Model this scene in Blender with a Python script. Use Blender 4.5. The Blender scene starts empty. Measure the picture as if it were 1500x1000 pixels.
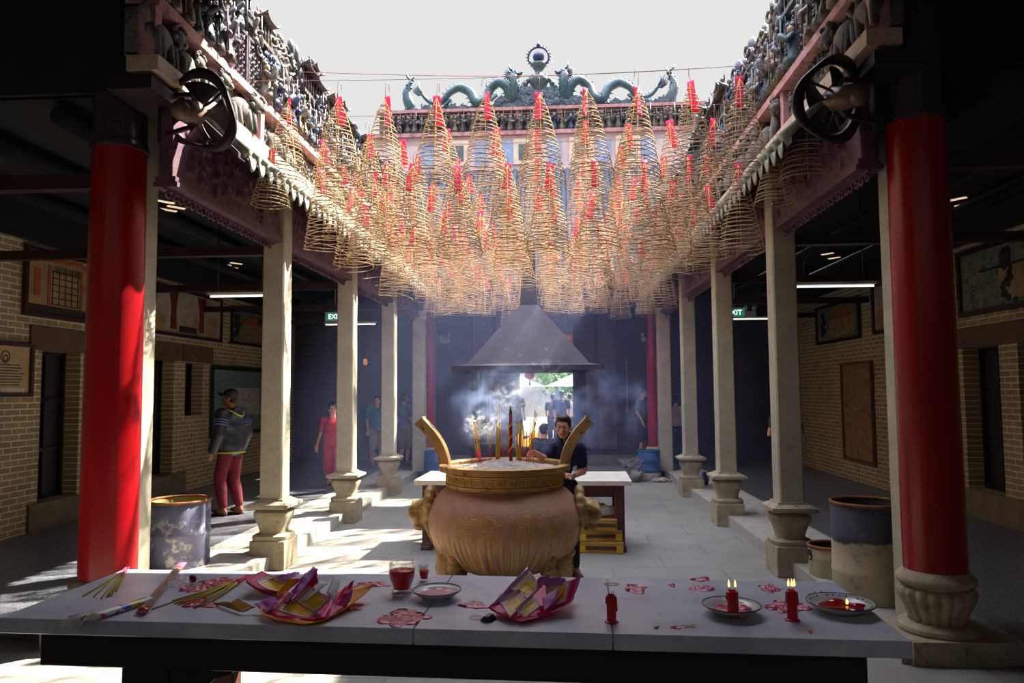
import bpy, bmesh, math, random
from mathutils import Vector, Matrix, Quaternion, noise
R = random.Random(7)
PI = math.pi
sc = bpy.context.scene
COL = sc.collection
V = Vector

# ------------------------------------------------------------------ camera model (also used to read positions off the photograph)
F, PITCH, YAW, ROLL, CAMH = 1074.96, .0670, .0592, -.0077, 1.9
_fw = V((-math.sin(YAW)*math.cos(PITCH), math.cos(YAW)*math.cos(PITCH), math.sin(PITCH)))
_r = V((math.cos(YAW), math.sin(YAW), 0)); _u = _r.cross(_fw)
_r2 = _r*math.cos(ROLL)+_u*math.sin(ROLL); _u2 = -_r*math.sin(ROLL)+_u*math.cos(ROLL)
CAM = V((0, 0, CAMH))
def ray(px, py): return _fw+_r2*((px-750)/F)+_u2*((500-py)/F)
def az(px, py, z):
    d = ray(px, py); return CAM+d*((z-CAMH)/d.z)
def ay(px, py, y):
    d = ray(px, py); return CAM+d*(y/d.y)
def ax(px, py, x):
    d = ray(px, py); return CAM+d*(x/d.x)

cd = bpy.data.cameras.new('camera'); cam = bpy.data.objects.new('camera', cd); COL.objects.link(cam)
cd.lens = F/1500*36; cd.sensor_width = 36; cd.clip_start = .05; cd.clip_end = 300
m = Matrix((_r2, _u2, -_fw)).transposed().to_4x4(); m.translation = CAM; cam.matrix_world = m
sc.camera = cam

# ------------------------------------------------------------------ materials
MATS = {}
def lin(c):
    return tuple(((x/255.)/12.92 if x/255. <= .04045 else ((x/255.+.055)/1.055)**2.4) for x in c)+(1,)
class NT:
    def __init__(s, name):
        s.m = bpy.data.materials.new(name); s.m.use_nodes = True
        s.n = s.m.node_tree.nodes; s.l = s.m.node_tree.links
        s.b = s.n['Principled BSDF']; s.o = s.n['Material Output']
    def a(s, t, **k):
        x = s.n.new(t)
        for i, v in k.items():
            if i[0] == '_': setattr(x, i[1:], v)
            else: x.inputs[i.replace('__', ' ')].default_value = v
        return x
    def j(s, a, b): s.l.new(a, b)
    def coord(s, kind='Object', order=None, scale=(1, 1, 1)):
        t = s.a('ShaderNodeTexCoord'); o = t.outputs[kind]
        if order:
            sp = s.a('ShaderNodeSeparateXYZ'); cb = s.a('ShaderNodeCombineXYZ'); s.j(o, sp.inputs[0])
            for i, c in enumerate(order): s.j(sp.outputs['XYZ'.index(c)], cb.inputs[i])
            o = cb.outputs[0]
        mp = s.a('ShaderNodeMapping'); mp.inputs['Scale'].default_value = scale; s.j(o, mp.inputs[0])
        return mp.outputs[0]
    def noise(s, co, scale, detail=4, rough=.55):
        x = s.a('ShaderNodeTexNoise', Scale=scale, Detail=detail, Roughness=rough); s.j(co, x.inputs['Vector']); return x.outputs['Fac']
    def ramp(s, f, stops):
        r = s.a('ShaderNodeValToRGB'); e = r.color_ramp.elements
        while len(e) < len(stops): e.new(.5)
        for i, (p, c) in enumerate(stops): e[i].position = p; e[i].color = lin(c)
        s.j(f, r.inputs[0]); return r.outputs[0]
    def mix(s, f, a, b, mode='MIX'):
        x = s.a('ShaderNodeMix', _data_type='RGBA', _blend_type=mode)
        for v, i in ((f, 0), (a, 6), (b, 7)):
            if hasattr(v, 'links') or isinstance(v, bpy.types.NodeSocket): s.j(v, x.inputs[i])
            else: x.inputs[i].default_value = v
        return x.outputs[2]
    def bump(s, h, st=.3, d=.02):
        b = s.a('ShaderNodeBump', Strength=st, Distance=d); s.j(h, b.inputs['Height']); s.j(b.outputs[0], s.b.inputs['Normal'])
    def col(s, c):
        if isinstance(c, bpy.types.NodeSocket): s.j(c, s.b.inputs['Base Color'])
        else: s.b.inputs['Base Color'].default_value = c

def pm(name, c1, c2=None, scale=8, rough=.6, metal=0, bump=0, bd=.01, spots=None, sp_scale=20, sp_at=.62, spec=.5, scl=(1, 1, 1), emit=0, trans=0, bscale=None):
    """two tones mixed by noise, an optional third tone as worn spots, and bump"""
    if name in MATS: return MATS[name]
    t = NT(name); t.b.inputs['Roughness'].default_value = rough; t.b.inputs['Metallic'].default_value = metal
    t.b.inputs['Specular IOR Level'].default_value = spec
    co = t.coord(scale=scl)
    n = t.noise(co, scale)
    c = t.ramp(n, [(.33, c1), (.67, c2 or tuple(int(x*.82) for x in c1))])
    if spots:
        n2 = t.noise(co, sp_scale, 6, .65)
        f = t.ramp(n2, [(sp_at-.03, (0, 0, 0)), (sp_at+.05, (255, 255, 255))])
        c = t.mix(f, c, lin(spots))
    t.col(c)
    if bump: t.bump(t.noise(co, bscale or scale*3, 6), bump, bd)
    if emit:
        t.j(c, t.b.inputs['Emission Color']); t.b.inputs['Emission Strength'].default_value = emit
    if trans: t.b.inputs['Transmission Weight'].default_value = trans
    MATS[name] = t.m; return t.m

# ------------------------------------------------------------------ mesh builder
class MB:
    def __init__(s): s.v = []; s.f = []; s.mi = []; s.sm = []; s.k = 0; s.smooth = True; s.M = Matrix()
    def add(s, vs, fs, sm=None):
        o = len(s.v); s.v += [tuple(s.M @ V(p)) for p in vs]
        for f in fs: s.f.append([i+o for i in f]); s.mi.append(s.k); s.sm.append(s.smooth if sm is None else sm)
        return s
    def box(s, c, d, rz=0, M=None, taper=1, bev=0):
        x, y, z = d[0]/2, d[1]/2, d[2]/2
        Q = (M or Matrix.Rotation(rz, 3, 'Z')); c = V(c)
        if bev:
            vs = []; b = min(bev, x*.9, y*.9, z*.9)
            for sx in (-1, 1):
                for sy in (-1, 1):
                    for sz in (-1, 1):
                        vs += [(sx*x, sy*(y-b), sz*(z-b)), (sx*(x-b), sy*y, sz*(z-b)), (sx*(x-b), sy*(y-b), sz*z)]
            bm = bmesh.new(); 
            for p in vs: bm.verts.new(p)
            bmesh.ops.convex_hull(bm, input=bm.verts[:]); bm.verts.index_update()
            r = s.add([c+Q @ v.co for v in bm.verts], [[v.index for v in f.verts] for f in bm.faces], False); bm.free(); return r
        vs = [c+Q @ V((sx*x*(taper if sz > 0 else 1), sy*y*(taper if sz > 0 else 1), sz*z)) for sx in (-1, 1) for sy in (-1, 1) for sz in (-1, 1)]
        return s.add(vs, [(0, 1, 3, 2), (4, 6, 7, 5), (0, 4, 5, 1), (2, 3, 7, 6), (0, 2, 6, 4), (1, 5, 7, 3)], False)
    def bb(s, lo, hi, bev=0): return s.box([(a+b)/2 for a, b in zip(lo, hi)], [b-a for a, b in zip(lo, hi)], bev=bev)
    def rings(s, rs, closed=False, caps=True):
        n = len(rs[0]); vs = [p for r in rs for p in r]; fs = []; m = len(rs)
        for i in range(m if closed else m-1):
            for k in range(n):
                a, b = i*n, ((i+1) % m)*n
                fs.append((a+k, a+(k+1) % n, b+(k+1) % n, b+k))
        if caps and not closed: fs += [tuple(range(n))[::-1], tuple((m-1)*n+i for i in range(n))]
        return s.add(vs, fs)
    def tube(s, pts, r, n=8, closed=False, caps=True, flat=None):
        pts = [V(p) for p in pts]; m = len(pts); rs = []; up = None
        for i, p in enumerate(pts):
            a = pts[(i-1) % m] if closed or i else p; b = pts[(i+1) % m] if closed or i < m-1 else p
            t = (b-a)
            if t.length < 1e-9: t = V((0, 0, 1))
            t.normalize()
            if up is None:
                up = t.orthogonal() if flat is None else (V(flat)-t*t.dot(V(flat)))
            up = up-t*up.dot(t)
            if up.length < 1e-6: up = t.orthogonal()
            up.normalize(); sd = t.cross(up); rr = r[i] if hasattr(r, '__len__') else r
            ra, rb = rr if hasattr(rr, '__len__') else (rr, rr)
            rs.append([p+up*(math.cos(2*PI*k/n)*ra)+sd*(math.sin(2*PI*k/n)*rb) for k in range(n)])
        return s.rings(rs, closed, caps)
    def bar(s, pts, w, h, up):
        """rectangular section swept along points: w along up, h across"""
        pts = [V(p) for p in pts]; m = len(pts); rs = []
        for i, p in enumerate(pts):
            t = (pts[min(i+1, m-1)]-pts[max(i-1, 0)]).normalized(); q = V(up)-t*V(up).dot(t); q.normalize(); sd = t.cross(q)
            rs.append([p+q*w/2+sd*h/2, p-q*w/2+sd*h/2, p-q*w/2-sd*h/2, p+q*w/2-sd*h/2])
        o = s.smooth; s.smooth = False; s.rings(rs); s.smooth = o; return s
    def cyl(s, p0, p1, r0, r1=None, n=16): return s.tube([p0, p1], [r0, r0 if r1 is None else r1], n)
    def lathe(s, prof, n=32, c=(0, 0, 0), sq=0, fn=None, caps=True, ph=0):
        rs = []
        for r, z in prof:
            ring = []
            for k in range(n):
                a = 2*PI*k/n+ph; q = 1
                if sq:
                    e = 2+sq; q = (abs(math.cos(a))**e+abs(math.sin(a))**e)**(-1/e)
                rr = r*q
                if fn: rr = fn(rr, a, z)
                ring.append((c[0]+rr*math.cos(a), c[1]+rr*math.sin(a), c[2]+z))
            rs.append(ring)
        return s.rings(rs, caps=caps)
    def sph(s, c, r, n=12, m=8, M=None):
        r = (r, r, r) if not hasattr(r, '__len__') else r; c = V(c); rs = []
        M = M or Matrix.Identity(3)
        for i in range(m+1):
            t = PI*(i/m)*.998+.001*PI
            rs.append([c+M @ V((r[0]*math.sin(t)*math.cos(2*PI*k/n), r[1]*math.sin(t)*math.sin(2*PI*k/n), -r[2]*math.cos(t))) for k in range(n)])
        return s.rings(rs)
    def cap(s, p0, p1, r0, r1, n=12):
        """rounded tapered limb"""
        p0, p1 = V(p0), V(p1); t = (p1-p0); L = t.length; t = t/L if L > 1e-6 else V((0, 0, 1))
        P = [p0-t*r0*.98, p0-t*r0*.7, p0, p1, p1+t*r1*.7, p1+t*r1*.98]
        return s.tube(P, [r0*.2, r0*.71, r0, r1, r1*.71, r1*.2], n)
    def torus(s, c, R_, r, n=24, k=8, M=None, arc=1):
        M = M or Matrix.Identity(3); c = V(c)
        cnt = n if arc == 1 else n+1
        return s.tube([c+M @ V((R_*math.cos(2*PI*arc*i/n), R_*math.sin(2*PI*arc*i/n), 0)) for i in range(cnt)], r, k, closed=arc == 1)
    def prism(s, out, d, M):
        """outline in local xy, thickness d along local z, placed by 4x4 M"""
        n = len(out); vs = [M @ V((x, y, 0)) for x, y in out]+[M @ V((x, y, d)) for x, y in out]
        fs = [tuple(range(n))[::-1], tuple(range(n, 2*n))]+[(i, (i+1) % n, n+(i+1) % n, n+i) for i in range(n)]
        return s.add(vs, fs, False)
    def surf(s, fn, nu, nv, thick=0):
        """sheet fn(u,v); with a thickness it gets a back and an edge"""
        g = [[V(fn(i/nu, j/nv)) for j in range(nv+1)] for i in range(nu+1)]
        vs = [p for r in g for p in r]; W = nv+1
        fs = [(i*W+j, (i+1)*W+j, (i+1)*W+j+1, i*W+j+1) for i in range(nu) for j in range(nv)]
        if thick:
            off = len(vs); bk = []
            for i in range(nu+1):
                for j in range(nv+1):
                    a = g[min(i+1, nu)][j]-g[max(i-1, 0)][j]; b = g[i][min(j+1, nv)]-g[i][max(j-1, 0)]
                    q = a.cross(b); q = q.normalized() if q.length > 1e-9 else V((0, 0, 1)); bk.append(g[i][j]-q*thick)
            ed = [(i, 0) for i in range(nu)]+[(nu, j) for j in range(nv)]+[(i, nv) for i in range(nu, 0, -1)]+[(0, j) for j in range(nv, 0, -1)]
            ids = [i*W+j for i, j in ed]; vs += bk
            fs = fs+[tuple(q+off for q in f[::-1]) for f in fs]
            fs += [(ids[(k+1) % len(ids)], ids[k], ids[k]+off, ids[(k+1) % len(ids)]+off) for k in range(len(ids))]
        return s.add(vs, fs)
    def mesh(s, name, mats):
        me = bpy.data.meshes.new(name); me.from_pydata(s.v, [], s.f); me.update()
        for q in (mats if isinstance(mats, (list, tuple)) else [mats]): me.materials.append(q)
        me.polygons.foreach_set('material_index', s.mi); me.polygons.foreach_set('use_smooth', s.sm)
        return me
    def build(s, name, mats, parent=None, loc=None, fix=True, sharp=None):
        me = s.mesh(name, mats)
        if fix:
            bm = bmesh.new(); bm.from_mesh(me); bmesh.ops.recalc_face_normals(bm, faces=bm.faces); bm.to_mesh(me); bm.free()
        if sharp: me.set_sharp_from_angle(angle=math.radians(sharp))
        return put(me, name, parent, loc)
def put(me, name, parent=None, loc=None):
    o = bpy.data.objects.new(name, me); COL.objects.link(o)
    if parent is not None: o.parent = parent
    if loc is not None: o.location = loc
    return o
def tag(o, label=None, cat=None, group=None, kind=None):
    if label: o['label'] = label
    if cat: o['category'] = cat; o['kind'] = 'thing'
    if group: o['group'] = group
    if kind: o['kind'] = kind
    return o
def thing(name, label, cat, loc=(0, 0, 0), rz=0, group=None):
    o = bpy.data.objects.new(name, None); COL.objects.link(o); o.location = loc; o.rotation_euler = (0, 0, rz); o.empty_display_size = .1
    return tag(o, label, cat, group)
def structure(o, label=None):
    o['kind'] = 'structure'
    if label: o['label'] = label
    return o
def kids(o): return [c for c in COL.objects if c.parent == o]
def copy_tree(o, parent=None):
    c = o.copy(); COL.objects.link(c)
    if parent is not None: c.parent = parent
    for ch in list(o.children): copy_tree(ch, c)
    return c
ORD = 'zero first second third fourth fifth sixth seventh eighth ninth tenth eleventh twelfth thirteenth fourteenth fifteenth sixteenth seventeenth eighteenth nineteenth twentieth'.split()

def baked(mb, voxel, smooth=3, factor=.5, name='body'):
    """overlapping closed lumps fused into one continuous skin"""
    me = mb.mesh(name, []); o = bpy.data.objects.new('tmp', me); COL.objects.link(o)
    r = o.modifiers.new('r', 'REMESH'); r.mode = 'VOXEL'; r.voxel_size = voxel; r.use_smooth_shade = True
    if smooth:
        q = o.modifiers.new('s', 'SMOOTH'); q.iterations = smooth; q.factor = factor
    dg = bpy.context.evaluated_depsgraph_get(); dg.update()
    e = bpy.data.meshes.new_from_object(o.evaluated_get(dg)); e.name = name
    bpy.data.objects.remove(o); return e
def fused(mb, name, mat, parent, voxel=.012, smooth=3, loc=None):
    e = baked(mb, voxel, smooth, name=name); e.materials.clear(); e.materials.append(mat); return put(e, name, parent, loc)

def text_mesh(body, size, outline=0, extrude=0, res=3):
    """lettering as a mesh in the local xy plane, centred"""
    cu = bpy.data.curves.new('lettering', 'FONT'); cu.body = body; cu.size = size; cu.align_x = 'CENTER'; cu.align_y = 'CENTER'; cu.resolution_u = res
    if outline: cu.fill_mode = 'NONE'; cu.bevel_depth = outline; cu.bevel_resolution = 0
    cu.extrude = extrude
    o = bpy.data.objects.new('tmp', cu); COL.objects.link(o)
    dg = bpy.context.evaluated_depsgraph_get(); dg.update()
    e = bpy.data.meshes.new_from_object(o.evaluated_get(dg)); bpy.data.objects.remove(o); return e
# ------------------------------------------------------------------ sky, sun
w = bpy.data.worlds.new('world'); sc.world = w; w.use_nodes = True
nt = w.node_tree; bg = nt.nodes['Background']
tc = nt.nodes.new('ShaderNodeTexCoord'); sp = nt.nodes.new('ShaderNodeSeparateXYZ'); mr = nt.nodes.new('ShaderNodeMapRange'); rp = nt.nodes.new('ShaderNodeValToRGB')
nt.links.new(tc.outputs['Generated'], sp.inputs[0]); nt.links.new(sp.outputs[2], mr.inputs[0])
mr.inputs[1].default_value = .5; mr.inputs[2].default_value = .95; mr.inputs[3].default_value = .34; mr.inputs[4].default_value = 3.9
nt.links.new(mr.outputs[0], bg.inputs[1])
rp.color_ramp.elements[0].color = (1, 1, .985, 1); rp.color_ramp.elements[0].position = .5; rp.color_ramp.elements[1].color = (.67, .75, 1, 1)
nt.links.new(sp.outputs[2], rp.inputs[0]); nt.links.new(rp.outputs[0], bg.inputs[0])
EL = math.radians(49); SD = V((-.75, -.66, 0)).normalized()*math.cos(EL)+V((0, 0, -math.sin(EL)))
sl = bpy.data.lights.new('sun', 'SUN'); sl.energy = 13; sl.angle = .012; sl.color = (1, .93, .8)
so = bpy.data.objects.new('sun', sl); COL.objects.link(so); so.rotation_euler = SD.to_track_quat('-Z', 'Y').to_euler(); so.location = (6, 8, 14)
vs_ = sc.view_settings; sc.display_settings.display_device = 'sRGB'; vs_.view_transform = 'Standard'; vs_.look = 'None'; vs_.gamma = 1; vs_.use_curve_mapping = False; vs_.exposure = 1.22

# ------------------------------------------------------------------ shared materials
def slab_mat(name, c1, c2, mortar, bw, bh, order='XYZ', speck=None, rough=.7, off=.5, ms=.008, bump=.3, scale=1, dirt=None):
    t = NT(name); co = t.coord(order=order); t.b.inputs['Roughness'].default_value = rough
    b = t.a('ShaderNodeTexBrick', Scale=scale, Mortar__Size=ms, Brick__Width=bw, Row__Height=bh, _offset=off); b.inputs['Color1'].default_value = lin(c1); b.inputs['Color2'].default_value = lin(c2); b.inputs['Mortar'].default_value = lin(mortar)
    b.inputs['Mortar Smooth'].default_value = .15; b.inputs['Bias'].default_value = 0
    t.j(co, b.inputs['Vector']); c = b.outputs['Color']
    n = t.noise(co, 2.2, 6); c = t.mix(.35, c, t.ramp(n, [(.3, (110, 108, 104)), (.7, (255, 255, 250))]), 'MULTIPLY')
    if speck:
        n2 = t.noise(co, 130, 2); c = t.mix(t.ramp(n2, [(.52, (0, 0, 0)), (.62, (255, 255, 255))]), c, lin(speck))
    if dirt:
        n3 = t.noise(co, .8, 5); c = t.mix(t.ramp(n3, [(.5, (0, 0, 0)), (.75, (255, 255, 255))]), c, lin(dirt))
    t.col(c); t.bump(b.outputs['Fac'], -bump, .006); return t.m
M_COURT = slab_mat('courtyard_granite', (152, 148, 141), (141, 138, 131), (116, 112, 105), 1.15, .62, speck=(136, 133, 126), rough=.75, dirt=(146, 138, 122))
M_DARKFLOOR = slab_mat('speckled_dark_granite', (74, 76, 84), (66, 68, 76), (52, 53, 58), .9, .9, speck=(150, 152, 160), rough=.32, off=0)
M_KERB = pm('kerb_granite', (176, 170, 158), (156, 151, 141), 6, .75, bump=.25, spots=(160, 155, 146), sp_scale=14)
M_BRICK_Y = slab_mat('grey_brick_side', (172, 150, 108), (148, 128, 90), (224, 210, 176), .26, .078, order='YZX', rough=.8, ms=.009)
M_BRICK_X = slab_mat('grey_brick_end', (130, 112, 80), (112, 97, 70), (190, 178, 148), .26, .078, order='XZY', rough=.8, ms=.009)
M_STONE = pm('pillar_granite', (184, 178, 156), (164, 158, 138), 5, .6, bump=.12, spots=(150, 143, 120), sp_scale=9, sp_at=.66)
M_STONE2 = pm('base_granite', (176, 164, 138), (148, 136, 112), 7, .75, bump=.35, spots=(112, 98, 74), sp_scale=10, sp_at=.62)
M_RED = pm('red_lacquer', (158, 7, 18), (128, 5, 14), 3, .28, bump=.05, spots=(150, 70, 62), sp_scale=26, sp_at=.72, scl=(1, 1, .35))
M_CHAR = pm('worn_charcoal_paint', (70, 60, 78), (46, 38, 54), 3, .3, bump=.08, spots=(128, 112, 100), sp_scale=24, sp_at=.66)
M_WOOD = pm('dark_timber', (44, 24, 20), (28, 15, 14), 4, .55, bump=.15, scl=(1, 6, 6))
M_WOODRED = pm('dark_red_timber', (52, 20, 22), (38, 13, 16), 4, .5, bump=.12)
M_CARVE = pm('carved_timber', (104, 66, 82), (72, 46, 60), 9, .6, bump=.3, spots=(120, 84, 90), sp_scale=18, sp_at=.6)
M_CEIL = pm('near_black_ceiling', (18, 14, 20), (11, 9, 13), 4, .9)
M_PLASTER = pm('weathered_relief_plaster', (116, 112, 106), (78, 76, 74), 6, .8, bump=.5, spots=(64, 60, 58), sp_scale=9, sp_at=.55)
M_PINKRAIL = pm('pink_stone_rail', (196, 150, 148), (164, 116, 118), 7, .75, bump=.2, spots=(104, 76, 76), sp_scale=14, sp_at=.6)
M_GREYRAIL = pm('pale_stone_rail', (206, 184, 160), (176, 152, 132), 7, .75, bump=.2, spots=(120, 96, 82), sp_scale=14, sp_at=.62)
M_TILEEND = pm('glazed_tile_end', (170, 170, 158), (120, 130, 116), 18, .4, spots=(90, 84, 74), sp_scale=30)
def ceramic(name, stops, rough=.4, dark=(40, 40, 44)):
    t = NT(name); oi = t.a('ShaderNodeObjectInfo'); co = t.coord()
    n = t.noise(co, 14, 4); md = t.a('ShaderNodeMath', _operation='ADD'); t.j(oi.outputs['Random'], md.inputs[0])
    m2 = t.a('ShaderNodeMath', _operation='MULTIPLY_ADD'); t.j(n, m2.inputs[0]); m2.inputs[1].default_value = .5; m2.inputs[2].default_value = -.25
    t.j(m2.outputs[0], md.inputs[1]); c = t.ramp(md.outputs[0], stops)
    c = t.mix(t.ramp(t.noise(co, 30, 5), [(.46, (255, 255, 255)), (.66, (90, 90, 90))]), lin(dark), c)
    t.col(c); t.b.inputs['Roughness'].default_value = rough; t.bump(t.noise(co, 40, 5), .5, .01); return t.m
M_CER = ceramic('weathered_glazed_ceramic', [(0, (52, 56, 104)), (.2, (74, 94, 98)), (.4, (124, 112, 94)), (.6, (94, 88, 88)), (.8, (84, 70, 84)), (1, (58, 90, 92))])
M_CERG = ceramic('blue_green_ceramic', [(0, (46, 66, 100)), (.3, (56, 94, 104)), (.55, (88, 112, 112)), (.8, (66, 76, 108)), (1, (104, 108, 100))])
M_FACE = pm('ceramic_faces', (178, 150, 116), (140, 112, 84), 20, .5)
# ------------------------------------------------------------------ floor, walls
XL, XR, WL, WR = -3.12, 2.40, -6.7, 5.65
YF = 16.4
mb = MB(); mb.bb((-9, -6, -.3), (8, YF, 0)); structure(mb.build('floor', M_COURT))
mb = MB(); mb.bb((-3.95, 5.75, 0), (-3.09, YF, .15)); structure(mb.build('kerb_step', M_KERB))
mb = MB(); mb.bb((2.36, 5.35, 0), (3.2, YF, .15)); structure(mb.build('kerb_step', M_KERB))
mb = MB(); mb.bb((WL, 5.6, 0), (-3.95, 22, .15)); mb.bb((-3.95, YF, 0), (-3.05, 22, .15)); structure(mb.build('walkway_floor', M_DARKFLOOR))
mb = MB(); mb.bb((3.2, 5.05, 0), (WR, 22, .15)); mb.bb((2.45, YF, 0), (3.2, 22, .15)); structure(mb.build('walkway_floor', M_DARKFLOOR))
M_STEPDARK = pm('worn_step_stone', (112, 110, 108), (92, 90, 90), 5, .7, bump=.2)
mb = MB(); mb.bb((-3.05, YF, 0), (2.45, 22, .15)); mb.bb((-3.05, 17.3, .15), (2.45, 22, .3)); structure(mb.build('hall_step', M_STEPDARK))

def pierced(name, xa, xb, y0, y1, z1, holes, mat, axis='y'):
    """wall between y0 and y1 with rectangular openings (ya, yb, za, zb)"""
    mb = MB(); cuts = sorted(set([y0, y1]+[h for q in holes for h in q[:2]]))
    for a, b in zip(cuts, cuts[1:]):
        zz = [-.0]; hs = sorted([(q[2], q[3]) for q in holes if q[0] <= a+1e-6 and q[1] >= b-1e-6]); lo = 0
        for za, zb in hs+[(z1, z1)]:
            if za > lo+1e-6:
                mb.bb((xa, a, lo), (xb, b, za)) if axis == 'y' else mb.bb((a, xa, lo), (b, xb, za))
            lo = zb
    return structure(mb.build(name, mat))
HL = [(9.2, 9.98, .5, 2.48), (11.7, 12.53, .5, 2.48), (12.93, 13.58, 1.48, 2.46)]
HR = [(8.3, 9.33, .52, 2.44), (9.72, 10.55, .52, 2.44)]
pierced('wall_left', WL-.35, WL, -4, 22, 5.5, HL, M_BRICK_Y)
pierced('wall_right', WR, WR+.35, -4, 22, 5.5, HR, M_BRICK_Y)
M_DARKWIN = pm('blackened_shutter', (40, 26, 26), (28, 18, 20), 5, .6)
M_BLACKBAR = pm('black_window_bar', (20, 16, 18), None, 5, .5)
for k, (hs, s) in enumerate(((HL, -1), (HR, 1))):
    for i, h in enumerate(hs):
        X = (WL if s < 0 else WR)+s*.26; yc = (h[0]+h[1])/2
        mb = MB(); mb.bb((min(X, X+s*.05), h[0], h[2]), (max(X, X+s*.05), h[1], h[3])); o = structure(mb.build('window_%d' % (k*3+i+1), M_DARKWIN))
        mb = MB()
        for y in (h[0]+.03, yc, h[1]-.03): mb.bb((X-s*.03-.02, y-.025, h[2]), (X-s*.03+.02, y+.025, h[3]))
        for z in (h[2]+.03, (h[2]*2+h[3])/3, (h[2]+2*h[3])/3, h[3]-.03): mb.bb((X-s*.03-.02, h[0], z-.025), (X-s*.03+.02, h[1], z+.025))
        mb.build('window_frame', M_BLACKBAR, o)
        for z in (h[2]+.35, h[2]+1.1):
            pass
M_LINTEL = pm('brown_stone_lintel', (104, 78, 56), (86, 62, 46), 6, .8, bump=.2)
M_SILL = pm('brown_stone_sill', (124, 108, 84), (100, 86, 66), 5, .75, bump=.2)
for s, X, rng, mt in ((1, WL, [(8.95, 10.25, 2.48, 2.78), (11.5, 12.75, 2.48, 2.78), (12.76, 13.94, 2.48, 2.78)], M_LINTEL), (-1, WR, [(8.1, 10.75, 2.44, 2.72)], M_LINTEL),
                      (1, WL, [(9.02, 10.2, .15, .5), (11.5, 12.96, .15, .5)], M_SILL), (-1, WR, [(7.9, 10.68, .15, .52)], M_SILL)):
    for a, b, c, d in rng:
        mb = MB(); mb.bb((min(X-s*.02, X+s*.035), a, c), (max(X-s*.02, X+s*.035), b, d)); structure(mb.build('lintel' if mt is M_LINTEL else 'window_sill', mt))
# back walls of the side halls, and the hall that the photograph is taken from
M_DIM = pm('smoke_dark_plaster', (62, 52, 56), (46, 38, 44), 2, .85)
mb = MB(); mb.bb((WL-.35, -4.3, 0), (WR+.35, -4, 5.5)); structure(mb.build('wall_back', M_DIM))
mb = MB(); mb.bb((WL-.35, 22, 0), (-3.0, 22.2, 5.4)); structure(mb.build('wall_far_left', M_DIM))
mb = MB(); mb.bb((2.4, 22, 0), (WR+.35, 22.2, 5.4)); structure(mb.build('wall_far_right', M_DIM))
# ceilings
mb = MB(); mb.bb((WL-.4, -3.25, 5.42), (WR+.4, 6.1, 5.6)); structure(mb.build('ceiling', M_CEIL))  # cut short behind the camera to add fill daylight
for nm, a, b in (('ceiling_left', WL-.4, -3.35), ('ceiling_right', 2.62, WR+.4)):
    mb = MB(); mb.bb((a, 5.55, 4.3), (b, 22.2, 4.42)); mb.bb((a, 5.5, 4.3), (b, 5.6, 5.5)); structure(mb.build(nm, M_CEIL))
mb = MB()
for y in (5.5,): mb.bb((-3.4, 6.05, 5.41), (2.75, 6.2, 5.45))  # unseen front eave, pushed forward to shade the altar table
structure(mb.build('eave_beam', M_WOOD))
# purlins along the halls and tie beams across them
for s, a, b in ((1, WL, -3.25), (-1, 2.53, WR)):
    for i, x in enumerate((a+.7, a+1.7, a+2.7)):
        mb = MB(); mb.cyl((x, 5.6, 4.16), (x, 21.9, 4.16), .085, n=12); structure(mb.build('roof_purlin', M_CEIL))
    for y in (5.95, 8.0, 10.8, 13.55, 16.2):
        mb = MB(); b_ = b if y > 6 else (-3.6 if s > 0 else b); a_ = a if y > 6 or s > 0 else 2.8
        mb.bb((a_, y-.06, 3.44 if y > 6 else 3.64), (b_, y+.06, 3.54 if y > 6 else 3.77)); structure(mb.build('tie_beam', M_WOODRED))
    mb = MB(); w_ = WL if s > 0 else WR; mb.bb((min(w_, w_+s*.09), -4, 3.86), (max(w_, w_+s*.09), 22, 4.3)); structure(mb.build('wall_dark_strip', M_CEIL))  # black strip added to darken the wall below the ceiling

M_SLIT = NT('roof_daylight_glow'); M_SLIT.b.inputs['Emission Color'].default_value = (1, .72, .45, 1); M_SLIT.b.inputs['Emission Strength'].default_value = .35; M_SLIT = M_SLIT.m
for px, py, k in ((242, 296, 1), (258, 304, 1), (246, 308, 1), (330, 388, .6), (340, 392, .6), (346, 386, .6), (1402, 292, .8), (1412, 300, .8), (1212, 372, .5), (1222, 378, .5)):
    p = az(px, py, 4.29); mb = MB(); mb.box((p.x, p.y, 4.293), (.22, .05, .012), rz=.9 if px < 700 else -.9); structure(mb.build('roof_gap_glow', M_SLIT))  # glowing strips on the ceiling stand in for daylight through the roof tiles
mb = MB(); mb.bar([(-6.6, 5.9, 4.2), (-5.0, 5.9, 3.74)], .12, .1, (0, 0, 1)); structure(mb.build('roof_brace', M_WOODRED))
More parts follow.
